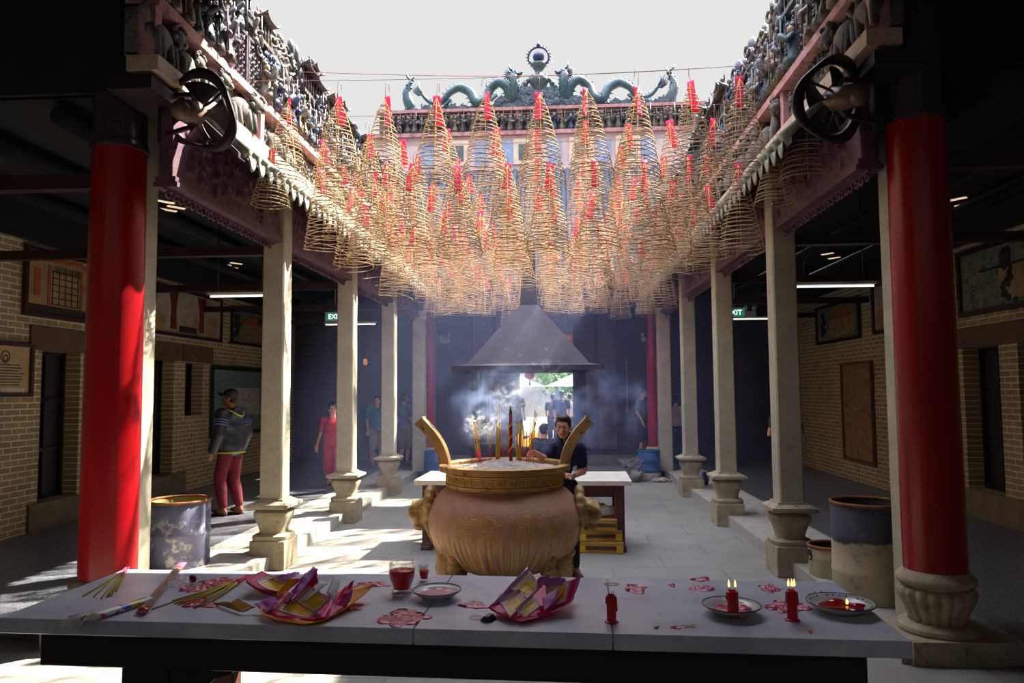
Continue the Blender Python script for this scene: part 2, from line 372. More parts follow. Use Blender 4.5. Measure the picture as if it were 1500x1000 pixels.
# ------------------------------------------------------------------ pillars
BASEPROF = [(.0, .306), (.195, .306), (.2, .32), (.2, .352), (.175, .362), (.14, .372), (.135, .40), (.155, .47), (.185, .54), (.195, .575), (.19, .605), (.165, .622), (.15, .632), (.15, .64), (0, .64)]
def pillar(x, y, label, base=True, w=.25, top=4.4):
    t = thing('stone_pillar', label, 'pillar', (x, y, 0), group='granite pillars round the courtyard')
    if base:
        mb = MB(); mb.box((0, 0, .153), (.385, .42, .306), bev=.008); mb.build('plinth', M_STONE2, t)
        mb = MB(); mb.lathe(BASEPROF, 40, sq=2.2); mb.build('base', M_STONE2, t, sharp=40)
        mb = MB()
        for z0, z1, a, b in ((.64, .66, .19, .235), (.66, .692, .235, .235), (.692, .72, .215, .16), (.72, .74, .15, .145)):
            mb.smooth = False; mb.rings([[(sx*a, sy*a, z0) for sx, sy in ((-1, -1), (1, -1), (1, 1), (-1, 1))], [(sx*b, sy*b, z1) for sx, sy in ((-1, -1), (1, -1), (1, 1), (-1, 1))]])
        mb.build('cap_stone', M_STONE2, t); z0 = .735
    else: z0 = .15
    mb = MB(); h = w/2; c = .016
    ring = [(h-c, -h), (h, -h+c), (h, h-c), (h-c, h), (-h+c, h), (-h, h-c), (-h, -h+c), (-h+c, -h)]
    mb.smooth = False; mb.rings([[(a, b, z0) for a, b in ring], [(a*.97, b*.97, top) for a, b in ring]]); mb.build('shaft', M_STONE, t)
    return t
PY = {}
for i in range(3):
    pillar(XL, 8.04+2.79*i, 'square granite pillar on a vase shaped base, %s from the altar in the left row' % ORD[i+1])
    pillar(XR, 7.88+2.79*i, 'square granite pillar on a vase shaped base, %s from the altar in the right row' % ORD[i+1])
p = ay(985, 600, 16.3); pillar(-3.05, 16.3, 'plain square granite pillar without a base beside the far left blue drum', False, .28)
pillar(2.37, 16.3, 'plain square granite pillar without a base beside the far right blue drum', False, .28)
pillar(-3.57, 5.98, 'pale square pillar close behind the left round red column', False, .27, 5.2)
pillar(2.745, 5.87, 'pale square pillar close behind the right round red column', False, .27, 5.2)

def red_column(x, y, label, r=.25, z0=.42, top=5.25, fancy=True, zc=3.88):
    t = thing('red_column', label, 'column', (x, y, 0), group='round red columns')
    if fancy:
        mb = MB(); mb.box((0, 0, .08), (.76, .72, .16)); mb.build('plinth', M_STONE2, t)
        k = (z0-.16)/.42; P = lambda z: .16+(z-.16)*k
        mb = MB(); mb.lathe([(0, .16), (.32, .16), (.33, .175), (.325, .2), (.30, .215), (.24, .225), (0, .225)] if k > .8 else [(0, .16), (.3, .16), (.3, .2), (.24, .21), (0, .21)], 48); mb.build('base_ring', M_STONE2, t, sharp=40)
        lob = lambda rr, a, z: rr*(1+.1*abs(math.cos(a*9))-.05)
        mb = MB(); mb.lathe([(0, P(.22)), (.225, P(.22)), (.225, P(.25)), (.25, P(.31)), (.29, P(.38)), (.305, P(.42)), (.295, P(.45)), (.26, P(.468)), (0, P(.468))], 108, fn=lob); mb.build('fluted_base', M_STONE2, t)
        mb = MB(); mb.lathe([(0, P(.46)), (.255, P(.46)), (.27, P(.475)), (.31, P(.495)), (.322, P(.515)), (.315, P(.54)), (.275, P(.565)), (.262, P(.585)), (0, P(.585))], 48); mb.build('collar', M_STONE2, t, sharp=50)
    mb = MB(); mb.lathe([(0, z0), (r*1.0, z0), (r*1.01, z0+.5), (r, 1.6), (r*.97, zc), (0, zc)], 48); mb.build('shaft', M_RED, t, sharp=50)
    if fancy:
        mb = MB(); mb.lathe([(0, zc), (r*1.04, zc), (r*1.05, zc+.03), (r*1.02, zc+.06), (0, zc+.06)], 48); mb.build('ring', M_CHAR, t, sharp=50)
        mb = MB(); mb.lathe([(0, zc+.06), (r*.97, zc+.06), (r*.93, top), (0, top)], 48); tag(mb.build('upper_shaft', M_CHAR, t, sharp=50), 'dark worn upper length of the column')
    return t
p = ay(158, 840, 5.72); red_column(p.x, 5.72, 'round red lacquered column at the left end of the altar table', .247, .46).scale = (.86, .86, 1)
p = ay(1370, 832, 5.60); red_column(p.x, 5.60, 'round red lacquered column on fluted stone base right of the altar table', .255, .585).scale = (.82, .82, 1)
for px, nm in ((629, 'slender red column behind the far left blue drum'), (957, 'slender red column behind the far right blue drum')):
    p = ay(px, 600, 16.85); t = red_column(p.x, 16.9, nm, .125, .62, 4.2, False, 4.2)
    mb = MB(); mb.lathe([(0, .15), (.2, .15), (.2, .35), (.15, .38), (.18, .48), (.19, .55), (.15, .62), (0, .62)], 24); mb.build('base', M_STONE2, t)

# ------------------------------------------------------------------ far hall
M_DOOR = pm('plum_door_timber', (82, 48, 58), (64, 38, 50), 3, .5, bump=.1)
M_LAT = pm('door_lattice', (66, 46, 60), (48, 36, 50), 6, .5)
DW = 18.5
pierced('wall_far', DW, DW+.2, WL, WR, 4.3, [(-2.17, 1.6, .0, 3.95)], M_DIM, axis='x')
mb = MB(); mb.bb((-2.17, DW-.02, 2.36), (1.6, DW+.1, 2.5)); mb.bb((-2.17, DW, 2.5), (1.6, DW+.08, 3.95)); structure(mb.build('door_lintel', M_DOOR))
def fret(mb, x0, x1, z0, z1, y, st, d=.02, w=.018):
    nx = max(2, int((x1-x0)/st)); nz = max(2, int((z1-z0)/st)); sx = (x1-x0)/nx; sz = (z1-z0)/nz
    for i in range(nx+1): mb.box((x0+i*sx, y, (z0+z1)/2), (w, d, z1-z0))
    for j in range(nz+1):
        for i in range(nx):
            if (i+j) % 3: mb.box((x0+(i+.5)*sx, y, z0+j*sz), (sx, d, w))
for k, (a, b) in enumerate(((-2.17, -.9), (.42, 1.6))):
    t = structure(thing('door_%d' % (k+1), None, None, ((a+b)/2, DW-.04, 0)))
    mb = MB(); mb.box((0, .03, 2.1), (b-a, .05, 3.6)); mb.build('leaf', M_DOOR, t)
    mb = MB(); hw = (b-a)/2
    for x in (-hw+.06, hw-.06, 0): mb.box((x, -.01, 2.1), (.1, .05, 3.6))
    for z in (.42, 1.0, 1.95, 2.25, 3.8): mb.box((0, -.01, z), (b-a, .05, .07))
    mb.build('door_frame', M_WOODRED, t)
    mb = MB(); fret(mb, -hw+.12, -.06, 2.35, 3.72, -.005, .09); fret(mb, .06, hw-.12, 2.35, 3.72, -.005, .09); mb.build('lattice', M_LAT, t)
M_BRASS = pm('aged_brass', (190, 150, 90), (150, 112, 62), 9, .4, metal=.5)
p0, p1 = ay(918, 530, 18.3), ay(918, 600, 18.3)
t = thing('wooden_pole', 'thin pale upright pole leaning by the far right door leaf', 'pole', (p0.x, 18.33, 1.3))
mb = MB(); mb.cyl((0, 0, .08), (0, 0, 1.28), .018, n=10); mb.build('pole', M_BRASS, t); mb = MB(); mb.sph((0, 0, 1.3), .03); mb.box((0, .06, .1), (.05, .14, .05)); mb.build('bracket', M_BRASS, t)
mb = MB(); mb.bb((-3.3, 15.9, 4.0), (2.62, 22.2, 4.3)); structure(mb.build('ceiling_far', M_CEIL))
mb = MB(); mb.bb((-3.2, 16.15, 3.7), (2.5, 16.4, 4.05)); structure(mb.build('eave_beam', M_WOOD))
# ------------------------------------------------------------------ ceramic roof-ridge pieces (shared meshes, one object each)
def fig_mesh(i):
    q = random.Random(100+i); mb = MB(); h = .36; n = 9
    fold = lambda r, a, z: r*(1+.12*math.cos(5*a+i))
    mb.lathe([(0, 0), (.075, 0), (.07, .06), (.05, .14), (.055, .2), (.062, .235), (.03, .262), (0, .265)], 14, fn=fold)
    for s in (-1, 1):
        e = V((s*.085, -.03-.03*q.random(), .17+q.random()*.03)); hnd = V((s*(.02+.07*q.random()), -.085, .15+.13*q.random()))
        mb.cap((s*.055, 0, .235), e, .024, .024, 7); mb.cap(e, hnd, .026, .03, 7)
    mb.tube([(.05+.02*q.random(), -.09, .02), (.04, -.085, .38)], .007, 5)
    mb.k = 1; mb.sph((0, -.008, .295), (.033, .035, .04), 9, 6); mb.k = 0
    if i % 3 == 0: mb.lathe([(0, .36), (.01, .36), (.06, .325), (.04, .318), (0, .32)], 10)
    elif i % 3 == 1: mb.box((0, .004, .338), (.075, .06, .04)); mb.tube([(-.09, .02, .345), (.09, .02, .345)], .01, 5)
    else: mb.sph((0, .008, .33), (.036, .034, .03), 8, 5); mb.sph((0, .01, .362), .016, 6, 4)
    for k in range(4): mb.sph((q.uniform(-.06, .06), -.05, q.uniform(.03, .2)), .018, 6, 4)
    return mb.mesh('figurine', [M_CER, M_FACE])
def rock_mesh(i):
    q = random.Random(300+i); mb = MB()
    for k in range(9):
        z = .04+k*.035+q.uniform(-.02, .03); sp = .13*(1-k/13)
        mb.sph((q.uniform(-sp, sp), q.uniform(-.05, .03), z), (q.uniform(.03, .07), q.uniform(.03, .05), q.uniform(.03, .085)), 7, 5, Matrix.Rotation(q.uniform(-.7, .7), 3, 'Y'))
    for k in range(3):
        c = V((q.uniform(-.11, .11), -.06, q.uniform(.06, .28))); mb.tube([c+V((math.cos(t*.6)*(.012+t*.006), 0, math.sin(t*.6)*(.012+t*.006))) for t in range(11)], .012, 5)
    return mb.mesh('rockwork', [M_CER])
def pav_mesh(i):
    mb = MB(); W = .3 if i else .24; mb.box((0, 0, .02), (W*1.15, .18, .04))
    for x in (-.5, -.17, .17, .5): mb.tube([(x*W, -.06, .04), (x*W, -.06, .27)], .012, 6)
    mb.box((0, .03, .15), (W, .04, .24))
    def roof(z, w_, d):
        def f(u, v):
            x = (u-.5)*2; y = (v-.5)*2; e = max(abs(x), abs(y)); return (x*w_, y*d, z+.11*(1-e)**1.3+.05*abs(x)**4*abs(y)**2+.02*abs(x)**5)
        mb.surf(f, 10, 6, .015)
    roof(.27, W*.72, .15)
    if i: 
        for x in (-.3, .3): mb.box((x*W, 0, .4), (.03, .08, .1))
        mb.box((0, .0, .39), (W*.5, .05, .1)); roof(.44, W*.48, .11)
    z = .58 if i else .4; mb.sph((0, 0, z), (.025, .025, .04), 7, 5)
    for s in (-1, 1): mb.tube([(s*W*.2, 0, z-.04), (s*W*.33, 0, z-.03), (s*W*.42, 0, z+.04)], [.018, .014, .005], 5)
    return mb.mesh('pavilion', [M_CER])
def lattice_mesh():
    mb = MB(); 
    mb.smooth = False
    for x in (-.15, .15): mb.box((x, 0, .25), (.025, .05, .5))
    for z in (.012, .49): mb.box((0, 0, z), (.32, .05, .025))
    for r in range(6):
        for c in range(3):
            o = (-.085+c*.085, -.01, .06+r*.078); mb.torus(o, .026, .009, 8, 5, Matrix.Rotation(PI/2, 3, 'X'))
    mb.box((0, .02, .25), (.3, .02, .5)); return mb.mesh('lattice_panel', [M_CER])
def beast_mesh(i):
    q = random.Random(500+i); mb = MB(); f = -1 if i % 2 else 1
    mb.sph((0, 0, .16), (.16, .06, .09), 12, 8); mb.sph((f*.17, -.03, .24), (.07, .06, .065), 10, 7); mb.sph((f*.23, -.05, .22), (.04, .035, .03), 8, 6)
    for x in (-.11, -.05, .07, .13): mb.cap((x, -.03, .14), (x+.02*f, -.04, .02), .032, .026, 7)
    mb.tube([(-f*.14, 0, .2), (-f*.21, 0, .27), (-f*.17, 0, .33)], [.02, .03, .008], 6)
    for k in range(14): a = q.uniform(0, 2*PI); mb.sph((f*.15+.07*math.cos(a), -.02+q.uniform(-.05, .0), .25+.07*math.sin(a)), .022, 6, 4)
    return mb.mesh('relief_beast', [M_PLASTER])
def rosette_mesh(i):
    mb = MB(); n = 6+i*2
    for k in range(n):
        a = 2*PI*k/n; mb.sph((.06*math.cos(a), 0, .06*math.sin(a)), (.035, .02, .022), 7, 5, Matrix.Rotation(-a, 3, 'Y'))
    mb.sph((0, -.015, 0), .03, 8, 5); 
    if i: mb.torus((0, 0, 0), .1, .014, 16, 5, Matrix.Rotation(PI/2, 3, 'X'))
    return mb.mesh('rosette', [M_PLASTER])
def scroll_mesh(i):
    mb = MB(); q = random.Random(700+i)
    for k in range(5):
        c = V((q.uniform(-.14, .14), q.uniform(-.02, .01), q.uniform(-.08, .12))); s = q.choice((-1, 1))
        mb.tube([c+V((s*math.cos(t*.62)*(.008+t*.005), 0, math.sin(t*.62)*(.008+t*.005))) for t in range(13)]+[c+V((s*.12, 0, -.06))], .013, 5)
    for k in range(6): mb.sph((q.uniform(-.16, .16), 0, q.uniform(-.1, .13)), (.04, .02, .025), 7, 4, Matrix.Rotation(q.uniform(0, 3), 3, 'Y'))
    return mb.mesh('scroll_relief', [M_PLASTER])
FIG = [fig_mesh(i) for i in range(6)]; ROCK = [rock_mesh(i) for i in range(4)]; PAV = [pav_mesh(i) for i in range(2)]; LATM = lattice_mesh()
BEAST = [beast_mesh(i) for i in range(2)]; ROSE = [rosette_mesh(i) for i in range(2)]; SCR = [scroll_mesh(i) for i in range(4)]

def place(me, par, x, y, z, s, rz, tilt=0, sy=None):
    o = put(me, me.name.split('.')[0], par, (x, y, z)); o.scale = (s, sy or s, s); o.rotation_euler = (0, tilt, rz); return o

def side_roof(side):
    s = 1 if side == 'left' else -1; X0 = -3.02 if s > 0 else 2.29; face = PI/2 if s > 0 else -PI/2      # pieces face -y; turn them to the courtyard
    q = random.Random(11 if s > 0 else 12); y0, y1 = 5.22, 16.3
    bx = lambda mb, xa, xb, ya, yb, za, zb: mb.bb((min(s*xa, s*xb), ya, za), (max(s*xa, s*xb), yb, zb))
    # eave with rows of glazed tile ends
    t = structure(thing('eave_tiles', None, None, (X0, 0, 0)))
    mb = MB(); bx(mb, -.35, .0, y0, y1, 4.2, 4.3); mb.smooth = False
    sl = [(-.02, 4.3), (.37, 3.93), (.37, 3.88), (-.02, 4.24)]; ye = 5.92; mb.rings([[(s*a, ye, z) for a, z in sl], [(s*a, y1, z) for a, z in sl]]); mb.build('eave_board', M_WOOD, t)
    mb = MB(); n = int((y1-5.95)/.2)
    for i in range(n):
        y = 6.05+i*.2
        mb.cyl((-s*.05, y, 4.37), (s*.4, y, 3.95), .055, n=10)
        def f(u, v, y=y): a = (u-.5)*2; return (s*(.385+.01*abs(a)), y+.1+a*.085, 3.96-v*(.12*(1-abs(a)**2.2))-.02*(1-abs(a)))
        mb.surf(f, 6, 3, .012)
    mb.build('tile_ends', M_TILEEND, t)
    # parapet: rails, relief frieze, ceramic ridge
    t = thing('ceramic_roof_ridge', 'long roof ridge crowded with weathered ceramic figures above the %s row of pillars' % side, 'roof ridge', (X0, 0, 0))
    mb = MB(); bx(mb, -.2, .05, y0, y1, 4.34, 4.46); bx(mb, -.2, .02, y0, y1, 4.46, 4.48); mb.build('lower_rail', M_GREYRAIL, t)
    mb = MB(); bx(mb, -.22, -.1, y0, y1, 4.46, 4.86); mb.build('frieze_panel', M_PLASTER, t)
    mb = MB(); bx(mb, -.22, .05, y0, y1, 4.84, 4.92); bx(mb, -.22, .01, y0, y1, 4.92, 4.95); mb.build('upper_rail', M_PINKRAIL, t)
    y = y0
    while y < y1: mb = MB(); bx(mb, -.12, .02, y, y+.09, 4.46, 4.86); mb.build('frieze_post', M_PINKRAIL, t); y += 2.0
    mb = MB(); bx(mb, -.22, -.1, y0, 6.28, 4.92, 5.3); bx(mb, -.22, -.1, 6.28, y1, 4.92, 5.62)
    for i in range(23): bx(mb, -.2, -.1, 6.3+i*.43, 6.3+i*.43+.36, 5.6, 5.66+q.random()*.3)
    mb.build('ridge_wall', M_CER, t)
    y = y0+.15; k = 0
    while y < y1-.1:
        d = (y-y0)
        r = q.random()
        if r < .4: place(BEAST[q.randrange(2)], t, -s*.03, y, 4.47, q.uniform(.8, 1.25), face+q.uniform(-.3, .3)); y += .4
        elif r < .62: place(ROSE[q.randrange(2)], t, -s*.06, y, 4.65+q.uniform(-.06, .06), q.uniform(.9, 1.4), face); y += .24
        else: place(SCR[q.randrange(4)], t, -s*.06, y, 4.64, q.uniform(.9, 1.3), face); y += .26
        if q.random() < .6: place(SCR[q.randrange(4)], t, -s*.07, y-.12, 4.66, q.uniform(1, 1.3), face)
    # figures, two tiers
    y = y0+.08
    nf = 0
    while y < y1-.05:
        bay = int((y-y0)/.62) % 4
        if bay == 2 and q.random() < .8 and y > 6.3:
            o = place(LATM, t, -s*.04, y+.15, 4.95, 1.05, face); y += .36
            place(FIG[q.randrange(6)], t, -s*.05, y-.2, 5.47, .85, face)
        else:
            if nf < 98: place(FIG[q.randrange(6)], t, -s*.0, y, 4.95, q.uniform(1.0, 1.28), face+q.uniform(-.5, .5)); nf += 1
            y += q.uniform(.15, .21)
    y = 6.35
    while y < y1-.05:
        r = q.random()
        if r < .5 and nf < 98: place(FIG[q.randrange(6)], t, -s*.09, y, 5.32, q.uniform(.8, 1.05), face+q.uniform(-.5, .5)); nf += 1; y += .17
        else: place(ROCK[q.randrange(4)], t, -s*.08, y, 5.22, q.uniform(.8, 1.2), face); y += .26
    y = 6.45
    while y < y1-.1:
        r = q.random()
        if r < .35: place(PAV[q.randrange(2)], t, -s*.12, y, 5.60, q.uniform(1.0, 1.3), face); y += .4
        else: place(ROCK[q.randrange(4)], t, -s*.14, y, 5.56, q.uniform(1.0, 1.6), face+q.uniform(-.4, .4)); y += .22
        if r > .6: place(LATM, t, -s*.09, y-.1, 5.3, .8, face)
    # carved beams between the pillars
    ys = [5.5]+[(8.04 if s > 0 else 7.88)+2.79*i for i in range(3)]+[16.3]
    for i in range(4):
        a, b = ys[i]+.13, ys[i+1]-.13; cx = XL if s > 0 else XR
        nm = ['nearest the altar table', 'second from the altar table', 'third from the altar table', 'farthest from the altar table'][i]
        t = thing('carved_beam', 'carved timber beam with scrolled fringe between %s pillars, bay %s' % (side, nm), 'carved beam', (cx, 0, 0), group='carved beams between the pillars')
        mb = MB(); mb.bb((-.1, a, 3.56), (.1, b, 3.60)); mb.bb((-.085, a, 3.60), (.085, b, 3.645)); mb.build('rail', M_CARVE, t)
        mb = MB(); n = int((b-a)/.1)
        for j in range(n):
            c = V((0, a+.05+j*.1, 3.515)); 
            mb.tube([c+V((0, (1 if j % 2 else -1)*math.cos(u*.7)*(.008+u*.004), math.sin(u*.7)*(.008+u*.004))) for u in range(10)], .011, 5)
        mb.bb((-.012, a, 3.54), (.012, b, 3.565)); mb.build('scroll_fringe', M_CARVE, t)
        mb = MB(); n = int((b-a)/.06); mb.bb((-.06, a, 3.62), (.06, b, 4.22))
        for j in range(n*2):
            yy = q.uniform(a+.08, b-.08); zz = q.uniform(3.68, 4.12); r = q.random(); xx = s*.064
            if r < .5: mb.sph((xx, yy, zz), (.02, q.uniform(.02, .06), q.uniform(.02, .05)), 7, 5, Matrix.Rotation(q.uniform(0, 3), 3, 'X'))
            elif r < .8: mb.tube([V((xx+.005, yy+math.cos(u*.7)*(.008+u*.005), zz+math.sin(u*.7)*(.008+u*.005))) for u in range(10)], .012, 5)
            else: mb.cap((xx, yy, zz-.08), (xx+s*.02, yy+q.uniform(-.03, .03), zz+.04), .03, .02, 6); mb.sph((xx+s*.02, yy, zz+.08), .026, 7, 5)
        fused(mb, 'carved_board', M_CARVE, t, .014, 1)
side_roof('left'); side_roof('right')
# painted round purlin ends beside the red columns
for px, py, y, nm in ((246, 140, 6.4, 'left'), (1262, 118, 6.3, 'right')):
    p = ay(px, py, y); s = 1 if nm == 'left' else -1
    t = thing('purlin_end', 'short brown log end with a pale painted face beside the %s wall fan' % nm, 'roof timber', (p.x, p.y, p.z))
    mb = MB(); mb.cyl((-s*.32, .0, 0), (0, 0, 0), .075, n=20); mb.build('log', pm('orange_brown_timber', (150, 92, 60), (120, 70, 46), 5, .6), t)
    mb = MB(); mb.cyl((0, 0, 0), (s*.012, 0, 0), .078, n=20); mb.torus((s*.012, 0, 0), .05, .008, 16, 5, Matrix.Rotation(PI/2, 3, 'Y')); mb.build('painted_face', M_TILEEND, t)

# ------------------------------------------------------------------ far roof: tiled slope, upper wall, ridge with dragons
M_TILE = pm('grey_roof_tile', (96, 104, 118), (70, 76, 90), 5, .7, bump=.2, spots=(140, 142, 140), sp_scale=16, sp_at=.66)
mb = MB(); xa, xb = -4.6, 3.9; e0, e1 = V((0, 15.75, 4.25)), V((0, 18.35, 7.5)); d = (e1-e0)
mb.smooth = False; mb.add([(xa, e0.y, e0.z), (xb, e0.y, e0.z), (xb, e1.y, e1.z), (xa, e1.y, e1.z), (xa, e0.y+.1, e0.z-.12), (xb, e0.y+.1, e0.z-.12), (xb, e1.y+.1, e1.z-.12), (xa, e1.y+.1, e1.z-.12)], [(0, 1, 2, 3), (7, 6, 5, 4), (0, 4, 5, 1), (3, 2, 6, 7), (0, 3, 7, 4), (1, 5, 6, 2)])
mb.smooth = True; n = int((xb-xa)/.22); nn = V((0, -d.z, d.y)).normalized()
for i in range(n):
    x = xa+.11+i*.22; o = V((x, 0, 0))+nn*.02
    pts = []; rr = []
    for k in range(13):
        f = k/13; pts += [e0+d*f+o, e0+d*(f+.07)+o]; rr += [.066, .058]
    mb.tube(pts, rr, 8)
structure(mb.build('roof_far', M_TILE))
M_PALEWALL = pm('pale_pink_upper_wall', (214, 196, 198), (196, 176, 184), 3, .8, spots=(150, 140, 146), sp_scale=7, sp_at=.66)
mb = MB(); mb.bb((xa, 18.35, 7.3), (xb, 18.7, 8.42)); w_ = structure(mb.build('wall_upper_far', M_PALEWALL))
M_BLUEP = pm('pale_blue_panel', (150, 172, 206), (128, 150, 190), 4, .7); M_WINF = pm('cream_window_frame', (226, 210, 190), (206, 190, 170), 6, .7); M_GLASSD = pm('dull_window_pane', (96, 112, 120), (76, 92, 100), 4, .4)
k = 5
for px in (669, 770, 852, 920):
    p = ay(px, 222, 18.33); 
    mb = MB(); mb.box((0, 0, 0), (.62, .06, .66)); o = structure(mb.build('window_%d' % (k+1), M_WINF, None, (p.x, 18.33, 7.98))); k += 1
    mb = MB(); mb.box((0, -.02, -.02), (.36, .05, .4)); mb.build('window_pane', M_GLASSD, o)
mb = MB()
for px in (625, 705, 745, 812, 885, 950): p = ay(px, 222, 18.33); mb.box((p.x, 18.335, 7.95), (.34, .05, .62))
o = mb.build('wall_panel', M_BLUEP, w_)

cx = -.35
t = thing('dragon_roof_ridge', 'ornate far roof ridge with two ceramic dragons facing a flaming pearl', 'roof ridge', (cx, 18.5, 0))
mb = MB(); mb.box((0, 0, 8.46), (8.6, .5, .1)); mb.box((0, 0, 9.1), (8.4, .42, .08)); mb.build('rail', M_PINKRAIL, t)
mb = MB(); mb.box((0, .06, 8.78), (8.3, .26, .6)); mb.build('ridge_wall', M_CERG, t)
mb = MB()
for x in (-3.9, -2.75, -1.6, -.55, .55, 1.6, 2.75, 3.9): mb.box((x, -.1, 8.78), (.09, .1, .6))
mb.build('ridge_post', M_PINKRAIL, t)
q = random.Random(5); x = -3.85
while x < 3.9:
    place(FIG[q.randrange(6)], t, x, -.14, 8.5, q.uniform(1.3, 1.6), q.uniform(-.4, .4)); x += q.uniform(.17, .25)
def heightcrest(x): return .5*max(0, 1-(abs(x)/1.25)**2)
mb = MB()
def crest(u, v):
    xx = (u-.5)*6.9; return (xx, -.1+.16*v, 9.12+v*0)
prof = [(-3.45, 9.1)]
for i in range(70):
    xx = -3.45+6.9*i/69; prof.append((xx, 9.24+heightcrest(xx)+.05*math.sin(i*1.3)*(.4+.6*math.sin(i*.4)**2)))
prof.append((3.45, 9.1)); mb.prism(prof, .2, Matrix.Translation((0, .12, 0)) @ Matrix.Rotation(PI/2, 4, 'X'))
for i in range(120):
    xx = q.uniform(-3.4, 3.4); c = V((xx, -.1, 9.14+q.uniform(.0, .16)+heightcrest(xx)*q.random())); s = q.choice((-1, 1))
    mb.tube([c+V((s*math.cos(u*.62)*(.01+u*.007), 0, math.sin(u*.62)*(.01+u*.007))) for u in range(13)], .022, 5)
fused(mb, 'cloud_crest', M_CERG, t, .022, 1)
for s in (-1, 1):                                                   # the dragons: arching bodies, raised heads, feathered tails
    pts = []
    ctrl = [(3.05, 9.62), (2.85, 9.42), (2.55, 9.35), (2.3, 9.62), (2.05, 9.76), (1.78, 9.62), (1.62, 9.32), (1.4, 9.42), (1.25, 9.72), (1.02, 9.84), (.82, 9.68), (.74, 9.42), (.66, 9.45), (.63, 9.75), (.66, 10.0)]
    def cr(P, t_):
        i = min(int(t_), len(P)-2); f = t_-i; a, b, c, d_ = [V((*P[max(0, min(len(P)-1, i+k))], 0)) for k in (-1, 0, 1, 2)]
        return .5*((2*b)+(c-a)*f+(2*a-5*b+4*c-d_)*f*f+(3*b-a-3*c+d_)*f**3)
    N = 84
    for i in range(N+1): c = cr(ctrl, i/N*(len(ctrl)-1)); pts.append(V((s*c.x, -.06+.05*math.sin(i*.3), c.y)))
    rr = [.035+.085*min(1, i/26) for i in range(N+1)]
    mb = MB(); mb.tube(pts, rr, 10)
    for i in range(6, N, 2):                                        # back spines
        tn = (pts[i+1]-pts[i-1]).normalized(); nr = V((-tn.z*s, 0, tn.x*s)); nr = nr if True else -nr
        nr = -nr if (s*nr.x*0+nr.z) < 0 and abs(tn.x) > .5 else nr
        b = pts[i]+nr*rr[i]*.8; mb.cyl(b, b+nr*.085+V((s*.02, 0, 0)), .03, .004, 5)
    h = pts[-1]
    d_ = mb.build('dragon', M_CERG, t)
    mb = MB(); f = -s                                               # head looks to the pearl
    mb.sph(h+V((f*.03, 0, .06)), (.12, .09, .09), 12, 8); mb.sph(h+V((f*.15, 0, .06)), (.09, .06, .04), 10, 6); mb.sph(h+V((f*.13, 0, -.01)), (.075, .05, .025), 10, 6); mb.sph(h+V((f*.22, 0, .1)), (.03, .05, .03), 8, 5)
    for yy in (-.06, .06):
        mb.tube([h+V((-f*.02, yy, .13)), h+V((-f*.1, yy, .22)), h+V((-f*.09, yy, .32))], [.022, .016, .006], 6); mb.sph(h+V((f*.06, yy, .12)), .025, 7, 5)
    for k in range(9): a = .5+k*.33; mb.cyl(h+V((-f*.06, 0, .05)), h+V((-f*(.06+.2*math.sin(a)), 0, .05+.2*math.cos(a))), .04, .006, 5)
    mb.build('dragon_head', M_CERG, d_)
    mb = MB()
    for k in range(6): a = -.9+k*.36; b = pts[0]; mb.tube([b, b+V((s*.12*math.cos(a), 0, .12*math.sin(a)+.06)), b+V((s*.26*math.cos(a+.35), 0, .2+.2*math.sin(a)))], [.035, .03, .006], 6)
    mb.build('tail_feathers', M_CERG, d_)
    for (xx, zz) in ((2.3, 9.4), (1.1, 9.5)):
        mb = MB(); a = V((s*xx, -.1, zz)); b = a+V((s*.12, -.06, -.14)); mb.cap(a, b, .05, .04, 7)
        for k in (-1, 0, 1): mb.cyl(b, b+V((k*.06, -.04, -.07)), .025, .006, 5)
        mb.build('claw', M_CERG, d_)
    # leaping fish beyond the dragon
    fx = s*3.4; mb = MB(); P = [V((fx, 0, 9.1)), V((fx-s*.05, 0, 9.3)), V((fx+s*.03, 0, 9.5)), V((fx+s*.06, 0, 9.7)), V((fx-s*.02, 0, 9.9)), V((fx-s*.06, 0, 10.02))]
    mb.tube(P, [.1, .15, .13, .1, .06, .04], 10)
    for k in range(26):
        i = k % 5; f_ = q.random(); c = P[i]*(1-f_)+P[i+1]*f_; a = q.uniform(0, 2*PI); r_ = .14-.02*i
        mb.sph(c+V((math.cos(a)*r_, math.sin(a)*r_*.8, 0)), .035, 6, 4)
    mb.build('fish', M_CERG, t)
    mb = MB(); b = P[-1]
    for dx, L in ((s*.13, .2), (-s*.1, .13)): mb.tube([b, b+V((dx*.6, 0, L*.35)), b+V((dx, 0, L))], [(.03, .03), (.05, .02), (.01, .01)], 6)
    mb.build('fish_tail', M_CERG, t)
mb = MB(); mb.lathe([(0, 9.5), (.12, 9.5), (.1, 9.62), (.2, 9.75), (.26, 9.86), (.24, 9.96), (.12, 10.02), (.09, 10.12), (.13, 10.2), (.19, 10.28), (.2, 10.34), (.1, 10.38), (0, 10.38)], 20)
for s in (-1, 1):
    mb.torus((s*.2, -.02, 9.78), .14, .05, 18, 7, Matrix.Rotation(PI/2, 3, 'X')); mb.tube([(s*.5, 0, 9.45), (s*.46, 0, 9.66), (s*.36, 0, 9.84), (s*.2, 0, 9.95)], [.1, .09, .07, .05], 8)
    for k in range(5): mb.sph((s*(.5-.08*k), -.04, 9.62+.09*k), .07, 8, 5)
mb.build('pearl_stand', M_CERG, t)
M_NAVY = pm('navy_glazed_ball', (44, 62, 104), (36, 50, 88), 6, .3)
mb = MB(); mb.sph((0, 0, 10.52), .15, 20, 12); tag(mb.build('pearl', M_NAVY, t), 'dark blue ball within the flame ring')
mb = MB(); mb.torus((0, 0, 10.52), .265, .028, 36, 7, Matrix.Rotation(PI/2, 3, 'X'))
